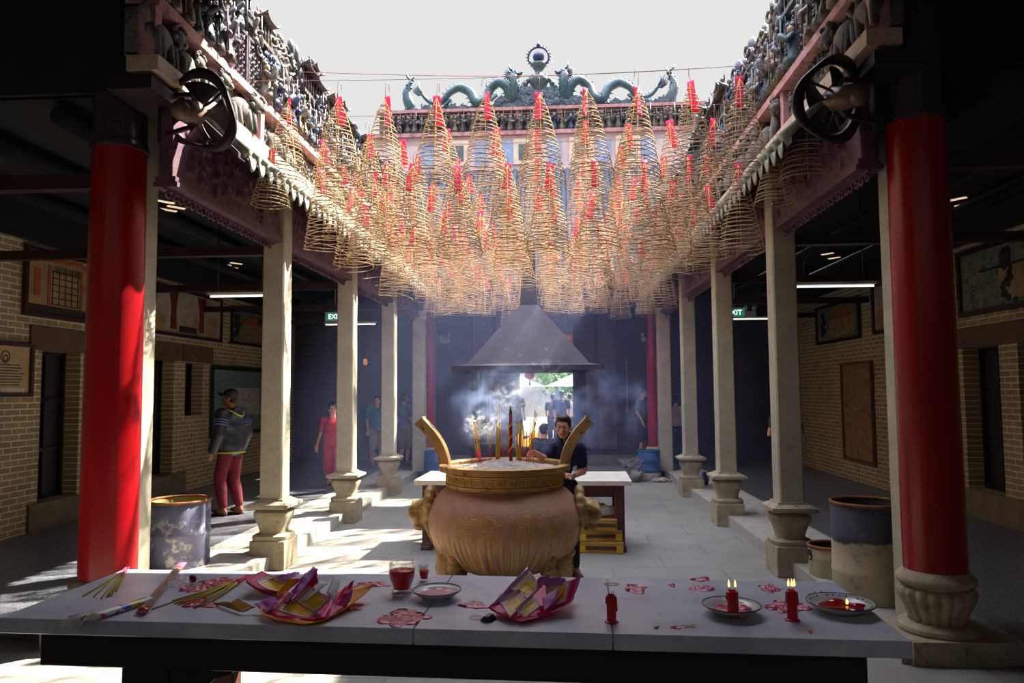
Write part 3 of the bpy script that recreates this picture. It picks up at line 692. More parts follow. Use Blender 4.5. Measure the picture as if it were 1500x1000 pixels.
for k in range(22):
    a = 2*PI*k/22; c = V((math.cos(a), 0, math.sin(a))); mb.cyl(V((0, 0, 10.52))+c*.28, V((0, 0, 10.52))+c*.35, .018, .004, 5)
mb.cyl((0, 0, 10.78), (0, 0, 10.95), .05, .01, 8); mb.sph((0, 0, 10.86), .04, 8, 6); mb.build('flame_ring', M_NAVY, t)
# ------------------------------------------------------------------ hanging incense coils
def leaf_mat(name, c, tr, rough=.8):
    t = NT(name); t.b.inputs['Roughness'].default_value = rough; t.col(lin(c)); d = t.a('ShaderNodeBsdfTranslucent'); d.inputs[0].default_value = lin(c)
    x = t.a('ShaderNodeMixShader'); x.inputs[0].default_value = tr; t.j(t.b.outputs[0], x.inputs[1]); t.j(d.outputs[0], x.inputs[2]); t.j(x.outputs[0], t.o.inputs[0]); return t.m
M_COIL = pm('incense_paste', (178, 150, 114), (148, 118, 86), 10, .8)
M_TAG = leaf_mat('red_paper_tag', (236, 70, 124), .35)
M_STRING = pm('yellow_string', (226, 186, 96), (206, 164, 80), 10, .8)
M_WIRE = pm('thin_wire', (150, 110, 104), None, 5, .5)
def spiral_mesh(i, wire=.0036):
    q = random.Random(40+i); mb = MB(); H = .86; R0 = .235; turns = 19 if i < 4 else 14
    if i >= 4: H *= .72
    n = turns*22; pts = []; wob = q.uniform(0, 6); ex = q.uniform(.62, .8); tl = q.uniform(-.05, .05)
    droop = q.uniform(.0, .02)
    for k in range(n+1):
        t = k/n; a = 2*PI*turns*t; r = R0*(.12+.88*t**ex); z = -.06-H*t
        z += r*tl*math.cos(a+wob)+(droop*r/R0)*math.sin(2*a)+.006*math.sin(a*.37+wob)
        pts.append(V((r*math.cos(a)*(1+.03*math.sin(a*.21)), r*math.sin(a), z)))
    if i in (1, 5):                                                 # a turn come loose at the burning end
        for k in range(16): a = 2*PI*turns+k*.2; r = R0*(1+.02*k); pts.append(V((r*math.cos(a), r*math.sin(a), -.06-H-.012*k)))
    mb.tube(pts, wire, 4); return mb.mesh('spiral', [M_COIL]), H, R0, ex
def string_mesh(H, R0, ex):
    mb = MB(); 
    for j in range(3):
        a = 2*PI*j/3+.4; pts = [V((0, 0, .0))]
        for k in range(1, 14): t = k/13; r = R0*(.12+.88*t**ex); pts.append(V((r*math.cos(a+.05*(k % 2)), r*math.sin(a+.05*(k % 2)), -.06-H*t)))
        mb.tube(pts, .0028, 4)
    mb.tube([(0, 0, 0), (0, 0, -.06-H*.95)], .0025, 4)
    return mb.mesh('string', [M_STRING])
def tag_mesh(i):
    q = random.Random(60+i); mb = MB(); L = q.uniform(.26, .34); b = q.uniform(-.03, .04); tw = q.uniform(-.5, .5)
    mb.surf(lambda u, v: ((u-.5)*.075*math.cos(tw*v), (u-.5)*.075*math.sin(tw*v)+b*math.sin(v*3)+.02, .03-v*L), 3, 8, .001)
    for k in range(5): pass
    return mb.mesh('red_tag', [M_TAG])
def hook_mesh():
    mb = MB(); mb.tube([(0, 0, -.06), (0, 0, .12), (.0, 0, .15)]+[(.02-.02*math.cos(a), 0, .15+.02*math.sin(a)) for a in (.6, 1.2, 1.8, 2.4, 3.0)]+[(.05, 0, .08)], .0022, 4); return mb.mesh('wire_hook', [M_WIRE])
SP = [spiral_mesh(i) for i in range(6)]; SPN = [spiral_mesh(i, .0052) for i in range(6)]; ST = [string_mesh(*s[1:]) for s in SP]; TG = [tag_mesh(i) for i in range(6)]; HK = hook_mesh()
q = random.Random(21); ncoil = 0
for row in range(18):
    y = 6.95+row*.475; A = row % 2 == 0
    zt = 4.78 if A else 4.28
    n = 10; xs = [-2.6+i*.49 for i in range(n)] if A else [-2.4+i*.47 for i in range(n)]
    zw = zt+.17
    # the wire of this row
    lab = 'thin wire across the courtyard carrying the %s row of incense coils from the altar' % ORD[row+1]
    mb = MB(); mb.tube([(-3.02+5.3*k/24, 0, .05*abs(k/12-1)**2-.0) for k in range(25)], .0028, 4)
    tag(mb.build('hanging_wire', M_WIRE, None, (0, y, zw)), lab, 'wire', 'wires that carry the incense coils')
    at = 0
    for i, x in enumerate(xs):
        v = q.choice((0, 1, 2, 3, 0, 2, 3, 1, 4, 5)) if row else (0, 2, 3, 0, 2, 3, 2, 0, 3, 2)[i]
        dx, dy, dz = q.uniform(-.07, .07), q.uniform(-.12, .12), q.uniform(-.12, .06)
        if row == 0: dx *= .4; dz = (-.0, .0, -.01, -.02, .0, -.01, .02, .02, .05, .08)[i]
        if math.hypot(x+dx+.45, y+dy-12.5) < .46: continue
        at += 1
        t = thing('incense_coil', 'tan incense coil with red tag, %s from left in %s row from the altar' % (ORD[at], ORD[row+1]), 'incense coil', (x+dx, y+dy*(.0 if row == 0 else 1), zt+dz), q.uniform(0, 2*PI), 'hanging incense coils')
        s = q.uniform(.9, 1.06)*(1 if row < 12 else .95); t.scale = (s, s, s*q.uniform(.95, 1.03)); t.rotation_euler = (q.uniform(-.06, .06), q.uniform(-.06, .06), t.rotation_euler.z)
        put((SPN if row < 4 else SP)[v][0], 'spiral', t); put(ST[v], 'string', t); put(HK, 'wire_hook', t)
        g = put(TG[q.randrange(6)], 'red_tag', t); g.rotation_euler = (q.uniform(-.12, .12), q.uniform(-.15, .15), -t.rotation_euler.z+q.uniform(-.9, .9)); g.location = (q.uniform(-.01, .01), 0, 0)
        ncoil += 1
# two near coils at the sides: one low at the far left, one half burnt beside the right wall fan
for px, py, y, lab, v, s in ((398, 222, 6.75, 'small low incense coil hanging in front of the nearest left pillar', 4, .8), (1180, 150, 6.6, 'half burnt wide incense coil hanging behind the right wall fan', 5, 1.08), (1133, 215, 6.75, 'small low incense coil hanging in front of the nearest right pillar', 4, .8)):
    p = ay(px, py, y); t = thing('incense_coil', lab, 'incense coil', p, .3, 'hanging incense coils'); t.scale = (s, s, s)
    put(SPN[v][0], 'spiral', t); put(ST[v], 'string', t); put(TG[v], 'red_tag', t); put(HK, 'wire_hook', t)
    mb = MB(); mb.tube([(0, 0, 0), (.0, 0, 5.25-p.z if False else .6)], .002, 4); mb.build('hanging_wire', M_WIRE, t)
mb = MB(); a, b = ay(436, 105, 7.6), ay(1145, 92, 7.6); mb.tube([(a+(b-a)*(k/20)-V((0, 0, .09*math.sin(PI*k/20))))-a for k in range(21)], .0035, 4)
tag(mb.build('hanging_wire', pm('red_cord', (176, 110, 104), None, 5, .7), None, a), 'slack reddish cord strung high across the courtyard between the roof ridges', 'wire')
# ------------------------------------------------------------------ great bronze incense urn
UX, UY = -.49, 6.95
def bronze():
    t = NT('patinated_bronze'); co = t.coord(); t.b.inputs['Roughness'].default_value = .62; t.b.inputs['Metallic'].default_value = .15
    sp = t.a('ShaderNodeSeparateXYZ'); t.j(co, sp.inputs[0]); n = t.noise(co, 3, 5)
    c = t.ramp(n, [(.3, (186, 138, 112)), (.5, (200, 152, 118)), (.72, (170, 124, 108))])
    an = t.a('ShaderNodeMath', _operation='ARCTAN2'); t.j(sp.outputs[1], an.inputs[0]); t.j(sp.outputs[0], an.inputs[1]); cb = t.a('ShaderNodeCombineXYZ'); t.j(an.outputs[0], cb.inputs[0]); mz = t.a('ShaderNodeMath', _operation='MULTIPLY'); t.j(sp.outputs[2], mz.inputs[0]); mz.inputs[1].default_value = .07; t.j(mz.outputs[0], cb.inputs[1]); st = t.noise(cb.outputs[0], 26, 3); f = t.ramp(st, [(.44, (0, 0, 0)), (.54, (255, 255, 255))])
    c2 = t.mix(f, c, lin((236, 190, 122)))
    mrg = t.a('ShaderNodeMapRange'); t.j(sp.outputs[2], mrg.inputs[0]); mrg.inputs[1].default_value = .70; mrg.inputs[2].default_value = .56
    c = t.mix(mrg.outputs[0], c, c2); t.col(c); t.bump(t.noise(co, 26, 6), .25, .01); return t.m
M_BRONZE = bronze()
M_BRONZE2 = pm('rubbed_bronze', (206, 172, 112), (172, 130, 78), 7, .55, metal=.2, bump=.35, spots=(120, 82, 50), sp_scale=11, sp_at=.6)
M_BRONZED = pm('dark_bronze_rim', (186, 148, 84), (150, 110, 60), 5, .5, metal=.25, bump=.2, spots=(96, 62, 40), sp_scale=9, sp_at=.6)
M_GOLDL = pm('golden_incised_line', (244, 196, 100), (226, 170, 80), 12, .5, metal=.3)
M_ASH = pm('pale_incense_ash', (206, 196, 182), (170, 158, 144), 14, .95, bump=.9, bd=.03, spots=(128, 112, 100), sp_scale=22, sp_at=.6)
urn = thing('incense_urn', 'large round bronze incense urn with lion masks and two upright handles', 'urn', (UX, UY, 0))
BODY = [(0, .22), (.25, .225), (.4, .27), (.53, .35), (.63, .45), (.69, .56), (.715, .66), (.72, .74), (.7, .83), (.66, .9), (.6, .965), (.555, 1.0), (.535, 1.02), (.52, 1.04), (0, 1.04)]
def smoothprof(P, k=4):
    out = []
    for i in range(len(P)-1):
        for j in range(k): 
            f = j/k; a, b, c, d = [V((*P[max(0, min(len(P)-1, i+m))], 0)) for m in (-1, 0, 1, 2)]
            w = .5*((2*b)+(c-a)*f+(2*a-5*b+4*c-d)*f*f+(3*b-a-3*c+d)*f**3); out.append((max(0, w.x), w.y))
    return out+[P[-1]]
rq = random.Random(3); RID = [rq.uniform(-1, 1) for _ in range(240)]
def flute(r, a, z):
    k = max(0, min(1, (.6-z)/.12))*min(1, r/.4); i = a/(2*PI)*240; return r+k*.012*RID[int(i) % 240]
def body_r(z):
    for (r0, z0), (r1, z1) in zip(BODY, BODY[1:]):
        if z0 <= z <= z1 and z1 > z0: return r0+(r1-r0)*(z-z0)/(z1-z0)
    return .5
mb = MB(); mb.lathe(smoothprof(BODY[1:-1]), 240, fn=flute); mb.build('bowl', M_BRONZE, urn)
mb = MB(); mb.lathe([(.53, 1.0), (.545, 1.03), (.545, 1.145), (.555, 1.155), (.6, 1.16), (.615, 1.165), (.617, 1.215), (.6, 1.225), (.545, 1.222), (.535, 1.21), (.53, 1.05)], 96, caps=False); mb.build('neck', M_BRONZED, urn, sharp=35)
mb = MB(); nk = 34                                                  # key fret round the neck
for i in range(nk):
    a0 = 2*PI*i/nk
    def pt(u, z): a = a0+u*2*PI/nk; return V((.549*math.cos(a), .549*math.sin(a), z))
    for seg in ([(.05, 1.06), (.05, 1.125), (.85, 1.125), (.85, 1.075), (.3, 1.075), (.3, 1.1), (.62, 1.1)],):
        mb.tube([pt(*s) for s in seg], .0045, 4)
mb.torus((0, 0, 1.045), .55, .006, 96, 5); mb.torus((0, 0, 1.14), .55, .006, 96, 5); tag(mb.build('key_fret', M_GOLDL, urn), 'raised key fret band')
mb = MB()
def ash(u, v):
    r = .54*v; a = 2*PI*u; x, y = r*math.cos(a), r*math.sin(a); n = noise.noise(V((x*7, y*7, 3))); n2 = noise.noise(V((x*22, y*22, 1)))
    return (x, y, 1.175+.1*(1-v)**1.3+.022*n*(1-v*.6)+.012*n2)
mb.surf(ash, 72, 26); mb.build('ash', M_ASH, urn, fix=False)
for s in (-1, 1):                                                   # curved uprights
    P = []
    for k in range(13): f = k/12; P.append((s*(.565+.235*f**1.9), 0, 1.2+.42*f))
    mb = MB(); mb.bar(P, .09, .17, (1, 0, 0)); e = P[-1]; mb.box((e[0], 0, e[2]), (.105, .18, .018), M=Matrix.Rotation(s*.75, 3, 'Y'))
    mb.build('handle', M_BRONZE2, urn)
# characters cast on the bowl
def wrap_text(ch, ang, zc, size):
    me = text_mesh(ch, size, outline=.0034)
    for v in me.vertices:
        a = ang+v.co.x/.72; z = zc+v.co.y*1.0; r = body_r(z)+.002+v.co.z
        v.co = (r*math.cos(a), r*math.sin(a), z)
    me.name = 'inscription'; me.materials.append(M_GOLDL); put(me, 'inscription', urn)
for ch, px in zip('舘會城穗', (680, 716, 764, 806)):
    b = ay(px, 765, UY-.66).x-UX; wrap_text(ch, -PI/2+math.asin(max(-.95, min(.95, b/.72))), .705, .25)
# lion masks at the sides
for s in (-1, 1):
    mb = MB(); o = V((s*.715, -.04, .78)); q = random.Random(8)
    mb.sph(o+V((0, 0, -.02)), (.11, .15, .14), 14, 10); mb.sph(o+V((s*.09, -.04, -.04)), (.08, .1, .06), 12, 8); mb.sph(o+V((s*.07, -.04, -.13)), (.07, .08, .04), 12, 8)
    mb.sph(o+V((s*.15, -.05, -.01)), (.035, .06, .035), 10, 7)
    for yy in (-.1, .02): mb.sph(o+V((s*.07, yy, .07)), (.05, .05, .045), 10, 7); mb.sph(o+V((s*.1, yy, .04)), .024, 8, 6)
    for k in range(9): a = -2.0+k*.5; mb.sph(o+V((-s*.02, .15*math.sin(a), .05+.15*math.cos(a))), (.05, .05, .05), 9, 6)
    for k in range(8): mb.cap(o+V((s*.0, -.12+.035*k, .1)), o+V((s*.15, -.14+.045*k, .075-.01*abs(k-4))), .035, .02, 8)
    for k in range(7): mb.cap(o+V((-s*.02, -.14+.04*k, -.1)), o+V((-s*(.06), -.12+.035*k, -.26)), .04, .015, 8)
    fused(mb, 'lion_mask', M_BRONZE2, urn, .012, 2)
# three cloud-scrolled feet
for k, ang in enumerate((-2.7, -.44, PI/2)):
    dx, dy = math.cos(ang), math.sin(ang); mb = MB(); tg = V((-dy, dx, 0))
    mb.cap((dx*.5, dy*.5, .36), (dx*.54, dy*.54, .2), .16, .13, 14); mb.cap((dx*.54, dy*.54, .2), (dx*.5, dy*.5, .09), .13, .12, 14); mb.cap((dx*.5, dy*.5, .09), (dx*.58, dy*.58, .07), .13, .09, 14)
    for u in (-1, 1):
        for j in range(4):
            c = V((dx*(.56-.01*j), dy*(.56-.01*j), .42-.09*j))+tg*u*(.2-.035*j+.03*j*j*.3); mb.sph(c, (.065, .065, .055), 10, 7)
        mb.tube([V((dx*.62, dy*.62, .3))+tg*u*.07+tg*(u*math.cos(t*.6)*(.01+t*.006))+V((0, 0, math.sin(t*.6)*(.01+t*.006))) for t in range(12)], .02, 6)
    for u in (-.09, -.03, .03, .09): mb.sph(V((dx*.62, dy*.62, .05))+tg*u, (.04, .04, .045), 8, 6)
    fused(mb, 'foot', M_BRONZE2, urn, .014, 2)

# sticks standing in the ash
M_JOSS = pm('yellow_incense', (214, 178, 60), (190, 150, 46), 20, .85)
M_JOSSR = pm('red_stick_foot', (220, 30, 50), (190, 22, 40), 20, .7)
M_DRAG = pm('red_gold_dragon_incense', (150, 16, 22), (120, 10, 18), 12, .6)
M_GOLD = pm('gold_leaf', (232, 170, 60), (206, 140, 40), 9, .35, metal=.5)
M_BURNT = pm('burnt_tip', (60, 40, 36), (120, 110, 104), 40, .95)
def ashz(x, y): r = math.hypot(x-UX, y-UY)/.54; return 1.165+.1*max(0, 1-r)**1.3
def joss(px, py0, py1, lean, depth, label, r=.0042, group='incense sticks standing in the urn', foot=.16):
    b = ay(px, py0, UY+depth); x = b.x; z0 = ashz(x, UY+depth)-.03; tp = ay(px+lean, py1, UY+depth)
    L = (V((tp.x, UY+depth, tp.z))-V((x, UY+depth, z0)))
    t = thing('incense_stick', label, 'incense stick', (x, UY+depth, z0), 0, group)
    ft = .06 if foot < .1 else foot; n = L.normalized()
    mb = MB(); mb.cyl((0, 0, 0), n*(ft+.02), r*.75, n=6); mb.build('red_foot', M_JOSSR, t)
    mb = MB(); mb.cyl(n*(ft), L, r, n=6); mb.build('coated_stick', M_JOSS, t)
    mb = MB(); mb.cyl(L, L*1.03, r, r*.4, n=6); mb.build('burnt_tip', M_BURNT, t)
q = random.Random(2)
for k in range(7): joss(702+q.uniform(-2, 5), 672, 616+q.uniform(-4, 6), -9+q.uniform(-4, 4), q.uniform(-.05, .1), 'thin yellow incense stick leaning in the leftmost cluster in the urn')
for k in range(2): joss(718+k*1.5, 672, 628+q.uniform(-3, 5), q.uniform(-2, 1), .05, 'thin lone yellow incense stick between the urn clusters')
for k in range(3): joss(727+k*2.2, 671, 617+q.uniform(-2, 4), q.uniform(-2, 1), .0, 'thick yellow incense stick with red foot left of the dragon incense', .009, foot=.06)
for k in range(2): joss(737+k*2, 671, 590+k*4, -10+k*2, .05, 'tall thin yellow incense stick leaning left of the dragon incense')
for k in range(3): joss(742+k*2, 672, 617+q.uniform(-2, 6), q.uniform(-2, 2), .1, 'thin yellow incense stick close behind the dragon incense')
for k in range(3): joss(757+k*2.5, 671, 616+q.uniform(-2, 4), q.uniform(0, 3), .0, 'thick yellow incense stick with red foot right of the dragon incense', .009, foot=.06)
for k in range(6): joss(764+k*3.4, 671, 622+q.uniform(-6, 12), q.uniform(-1, 3), q.uniform(-.05, .12), 'thin yellow incense stick standing right of the dragon incense')
b = ay(748.5, 679, UY-.1); z0 = 1.22; tp = ay(750, 594, UY-.1)
t = thing('dragon_incense', 'tall thick red incense column wound with a gold dragon in the urn', 'incense stick', (b.x, UY-.1, z0))
H = tp.z-z0; mb = MB(); mb.cyl((0, 0, 0), (0, 0, H*.86), .017, .016, 12); mb.build('shaft', M_DRAG, t)
mb = MB(); mb.tube([(.018*math.cos(a*.5), .018*math.sin(a*.5), H*.12+a*.0085) for a in range(int(H*.7/.0085))], .007, 6); mb.build('gold_dragon', M_GOLD, t)
mb = MB(); mb.cyl((0, 0, H*.86), (0, 0, H), .016, .005, 10); mb.build('charred_tip', M_BURNT, t)
# ------------------------------------------------------------------ altar table in front
TZ = 1.0
def marble():
    t = NT('grey_veined_marble'); co = t.coord(); t.b.inputs['Roughness'].default_value = .33
    n = t.noise(co, 2.2, 7, .6); c = t.ramp(n, [(.3, (152, 156, 178)), (.5, (192, 196, 214)), (.7, (212, 214, 222))])
    n2 = t.noise(t.coord(scale=(1, .5, 1)), 3.2, 8, .7); c = t.mix(t.ramp(n2, [(.56, (0, 0, 0)), (.72, (150, 150, 150))]), c, lin((166, 152, 118)))
    n3 = t.noise(co, 40, 4); c = t.mix(t.ramp(n3, [(.66, (0, 0, 0)), (.75, (120, 120, 120))]), c, lin((90, 84, 86))); t.col(c); return t.m
M_MARBLE = marble()
M_TWOOD = pm('near_black_table_wood', (40, 27, 30), (27, 17, 20), 4, .45, bump=.1)
FLc, FRc, BLc, BRc = az(0, 905, TZ), az(1345, 940, TZ), az(175, 835, TZ), az(1215, 850, TZ)
ang = math.atan2((FRc-FLc).y, (FRc-FLc).x)
tc_ = (FLc+FRc+BLc+BRc)/4; TW = ((FRc-FLc).length+(BRc-BLc).length)/2; TD = (BLc-FLc).length*.5+(BRc-FRc).length*.5
table = thing('altar_table', 'long marble topped altar table with dark wooden apron and bracketed legs', 'table', (tc_.x, tc_.y, 0), ang)
mb = MB()
for a, b in ((-TW/2, -.05), (-.047, TW*.2), (TW*.2+.003, TW/2)): mb.box(((a+b)/2, 0, TZ-.03), (b-a, TD, .06), bev=.004)
mb.build('tabletop', M_MARBLE, table)
mb = MB(); hw = TW/2-.13; hd = TD/2-.1
mb.box((0, -hd, TZ-.135), (2*hw, .05, .15), bev=.004); mb.box((0, hd, TZ-.135), (2*hw, .05, .15), bev=.004)
for s in (-1, 1): mb.box((s*(hw-.03), 0, TZ-.135), (.05, 2*hd, .15), bev=.004)
mb.build('apron', M_TWOOD, table)
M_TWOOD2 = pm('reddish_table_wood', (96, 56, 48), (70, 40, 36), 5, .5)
for sx, x in ((-1, -1.18), (1, 1.28)):
    for sy in (-1, 1):
        mb = MB(); mb.box((x, sy*(hd-.03), (TZ-.2)/2), (.2, .09, TZ-.2), bev=.006)
        out = [(0, 0), (.3, 0), (.27, -.03), (.2, -.05), (.12, -.12), (.08, -.2), (.0, -.24)]
        for e in (-sx,):
            M = Matrix.Translation((x+e*.09, sy*(hd-.03)+.03, TZ-.2)) @ Matrix.Diagonal((e, 1, 1, 1)) @ Matrix.Rotation(PI/2, 4, 'X'); mb.prism(out if e*sx < 0 else [(a*.25, b) for a, b in out], .06, M)
        mb.build('leg', M_TWOOD if sy < 0 else M_TWOOD2, table)  # rear legs coloured lighter and redder for the light reaching them
def T(px, py, dz=0): return az(px, py, TZ+dz)
# second marble table behind the urn
c4 = [az(615, 704, .84), az(927, 705, .84), az(622, 689, .84), az(916, 689, .84)]; cc = sum(c4, V())/4; W2 = ((c4[1]-c4[0]).length+(c4[3]-c4[2]).length)/2; D2 = 1.0
t = thing('marble_table', 'white marble table with reddish wooden legs behind the bronze urn', 'table', (cc.x, cc.y, 0), math.atan2((c4[1]-c4[0]).y, (c4[1]-c4[0]).x))
M_MARB2 = pm('cream_marble', (232, 224, 208), (214, 204, 188), 4, .4, spots=(186, 170, 150), sp_scale=6, sp_at=.62)
mb = MB(); mb.box((0, 0, .81), (W2, D2, .06), bev=.006); mb.build('tabletop', M_MARB2, t)
mb = MB(); 
for s in (-1, 1): mb.box((0, s*(D2/2-.12), .71), (W2-.25, .05, .15)); mb.box((s*(W2/2-.14), 0, .71), (.05, D2-.25, .15))
mb.build('apron', M_TWOOD2, t)
for sx in (-1, 1):
    for sy in (-1, 1): mb = MB(); mb.box((sx*(W2/2-.14), sy*(D2/2-.12), .39), (.11, .1, .78), bev=.006); mb.box((sx*(W2/2-.14), sy*(D2/2-.12), .04), (.14, .13, .08), bev=.006); mb.build('leg', M_TWOOD2, t)

# ------------------------------------------------------------------ things on the altar table
M_WAX = NT('pink_skinned_wax'); M_WAX.b.inputs['Roughness'].default_value = .3
co = M_WAX.coord(); M_WAX.col(M_WAX.ramp(M_WAX.noise(co, 22, 4), [(.36, (150, 12, 40)), (.5, (206, 70, 104)), (.68, (222, 136, 160))])); M_WAX.b.inputs['Subsurface Weight'].default_value = .15; M_WAX.b.inputs['Subsurface Radius'].default_value = (.02, .004, .004); M_WAX = M_WAX.m
M_WAXR = pm('deep_red_wax', (186, 10, 24), (150, 6, 18), 18, .25)
def tloc(o, p): o.location = p; return o
def wax(px, py, wpx, hpx, label, seed, red=False, lobes=6, dens=1):
    """a hardened spill: a blobby sheet with raised rims, runs and drips"""
    q = random.Random(seed); c = T(px, py); W = (T(px+wpx/2, py)-T(px-wpx/2, py)).length/2; D = (T(px, py-hpx/2)-T(px, py+hpx/2)).length/2
    mb = MB(); 
    def blob(x, y, rx, ry, h, a):
        mb.sph((x, y, 0), (rx, ry, h), 16, 6, Matrix.Rotation(a, 3, 'Z'))
    blob(0, 0, W*.62, D*.6, .006, 0)
    for k in range(int(lobes*dens)):
        a = q.uniform(0, 2*PI); f = q.uniform(.45, .8); blob(math.cos(a)*W*f, math.sin(a)*D*f, W*q.uniform(.16, .34), D*q.uniform(.18, .36), q.uniform(.004, .008), q.uniform(-.5, .5))
    for k in range(lobes):
        a = q.uniform(0, 2*PI); f = q.uniform(.1, .75); r_ = W*q.uniform(.1, .26)
        mb.tube([(math.cos(a)*W*f+r_*math.cos(t*.55)*1.0, math.sin(a)*D*f+min(r_, D*.35)*math.sin(t*.55), .0055) for t in range(q.randint(5, 10))], .0045, 6)
    o = fused(mb, 'wax_spill', M_WAXR if red else M_WAX, None, .0035, 1, c)
    # trim below the table top
    return tag(o, label, 'wax', 'hardened wax spills on the altar table')
wax(318, 853, 70, 14, 'red wax spill behind the long bundle of loose incense sticks', 1, lobes=9); wax(288, 863, 60, 12, 'streaky red wax spill beside the clear crumpled bag', 12, lobes=8)
wax(292, 884, 78, 14, 'flat red wax spill under the tips of the loose incense sticks', 2, lobes=8)
wax(594, 905, 82, 26, 'large curling pink wax spill nearest the front edge of the altar table', 3, lobes=9, dens=1.3)
wax(694, 887, 62, 12, 'pink wax spill between the wax filled saucer and the right paper tray', 4, lobes=7)
wax(545, 857, 60, 9, 'thin pink wax spill running towards the big red tumbler', 5, lobes=8); wax(515, 890, 40, 14, 'pink wax spill peeping from under the yellow tray edge', 13)
wax(933, 863, 38, 15, 'round pink wax spill behind the unlit red candle', 6); wax(985, 858, 12, 7, 'tiny pink wax drip with a peak behind the middle of the table', 7, lobes=3)
wax(1030, 863, 44, 12, 'pink wax spill behind the candle that stands in a saucer', 8); wax(1028, 849, 34, 7, 'thin pink wax spill at the far edge of the altar table', 9)
wax(1127, 862, 34, 16, 'pink wax spill left of the tall lit candle, nearer the far edge', 10, lobes=8); wax(1153, 890, 68, 22, 'wide pink wax spill round the foot of the tall lit candle', 11, lobes=10)
wax(961, 919, 14, 6, 'small oval wax drop near the front edge', 14, lobes=1); wax(988, 919, 22, 7, 'elongated wax drop beside the rubber band near the front edge', 15, lobes=2)
def hpx(px, py0, py1): return (ay(px, py1, T(px, py0).y)-T(px, py0)).z
M_FLAME = NT('candle_flame'); M_FLAME.b.inputs['Emission Color'].default_value = (1, .62, .18, 1); M_FLAME.b.inputs['Emission Strength'].default_value = .9; M_FLAME.col((1, .7, .3, 1)); M_FLAME = M_FLAME.m
M_CANDLE = NT('red_candle_wax'); M_CANDLE.col(lin((200, 8, 16))); M_CANDLE.b.inputs['Roughness'].default_value = .35; M_CANDLE.b.inputs['Subsurface Weight'].default_value = .25; M_CANDLE.b.inputs['Subsurface Radius'].default_value = (.02, .003, .002); M_CANDLE = M_CANDLE.m
M_WICK = pm('black_wick', (40, 32, 30), None, 9, .9)
def candle(px, py, top, wpx, label, lit, dz=0, puddle=True):
    p = T(px, py, dz); r = (T(px+wpx/2, py)-T(px-wpx/2, py)).length/2; h = hpx(px, py, top)-dz
    t = thing('candle', label, 'candle', p, 0, 'red candles on the altar table'); q = random.Random(px)
    mb = MB(); mb.lathe([(0, 0), (r*1.02, 0), (r, .01), (r, h*.5), (r*1.01, h-.006), (r*.9, h), (r*.7, h-.008), (0, h-.01)], 28); mb.sph((0, 0, .002), (r*1.5, r*1.5, .006), 18, 6)
    for k in range(5): a = q.uniform(0, 6.3); mb.cap((r*math.cos(a)*.98, r*math.sin(a)*.98, h-.01), (r*math.cos(a)*1.02, r*math.sin(a)*1.02, h*q.uniform(.3, .8)), .004, .005, 6)
    mb.build('wax_body', M_CANDLE, t)
    for dx in ((-.45, .1, .5) if lit != 2 else (-.5, .45)):
        mb = MB(); mb.tube([(dx*r, 0, h-.012), (dx*r*1.05, 0, h+.006), (dx*r*1.2, .003, h+.014)], .0013, 5); mb.build('wick', M_WICK, t)
        if lit:
            mb = MB(); mb.lathe([(0, 0), (.0035, .003), (.0048, .009), (.0036, .018), (.0014, .028), (0, .033)], 10, (dx*r*1.2, .003, h+.012)); mb.build('flame', M_FLAME, t)
    return t
candle(896, 911, 871, 14, 'unlit red candle standing alone on the bare marble', 0)
candle(1074, 901, 861, 16, 'lit red candle standing in a white saucer with two flames', 2, .012)
candle(1161, 908, 864, 15, 'lit red candle standing straight on the marble with three flames', 1)
M_CHINA = pm('white_porcelain', (206, 200, 206), (188, 182, 190), 5, .2); M_CHINAB = pm('dark_plate_rim', (70, 60, 76), None, 5, .3); M_BLUEF = pm('blue_glaze', (70, 80, 150), (120, 126, 180), 20, .25)
def saucer(px, py, wpx, label, fill, blue=False, fdark=False):
    p = T(px, py); r = (T(px+wpx/2, py)-T(px-wpx/2, py)).length/2
    t = thing('saucer', label, 'plate', p, 0, 'saucers on the altar table')
    mb = MB(); mb.lathe([(0, .004), (r*.5, .004), (r*.52, 0), (r*.56, 0), (r*.58, .006), (r*.8, .02), (r, .034), (r*1.01, .037), (r*.99, .039), (r*.78, .027), (r*.58, .014), (0, .013)], 48); mb.build('dish', M_CHINA, t)
    mb = MB(); mb.torus((0, 0, .0385), r, .0025, 48, 6); mb.build('rim_line', M_CHINAB, t)
    if blue:
        mb = MB()
        for k in range(30):
            if k % 5 == 4: continue
            a = 2*PI*k/30; mb.sph((r*.9*math.cos(a), r*.9*math.sin(a), .034), (.007, .007, .002), 7, 4)
        mb.build('blue_border', M_BLUEF, t)
    return t, p, r
def pool(par, p, r, label, mat, lobes, seed):
    q = random.Random(seed); mb = MB(); mb.sph((0, 0, .019), (r*.62, r*.6, .007), 26, 6)
    for k in range(lobes): a = q.uniform(0, 6.3); mb.sph((math.cos(a)*r*.5, math.sin(a)*r*.5, .022), (r*q.uniform(.12, .25), r*q.uniform(.12, .22), .008), 12, 5)
    o = fused(mb, 'wax_pool', mat, None, .004, 1, p); return tag(o, label, 'wax')
t, p, r = saucer(640, 876, 70, 'white saucer filled with pale pink wax beside the big red tumbler', 0); pool(t, p, r*1.25, 'smooth pale pink wax set in the saucer beside the tumbler', pm('smooth_pink_wax', (214, 130, 156), (196, 104, 134), 6, .3), 4, 1)
t, p, r = saucer(1072, 899, 84, 'white saucer under the candle with two flames', 0); pool(t, p, r*.95, 'lumpy pink wax round the candle in the saucer', M_WAX, 9, 2)
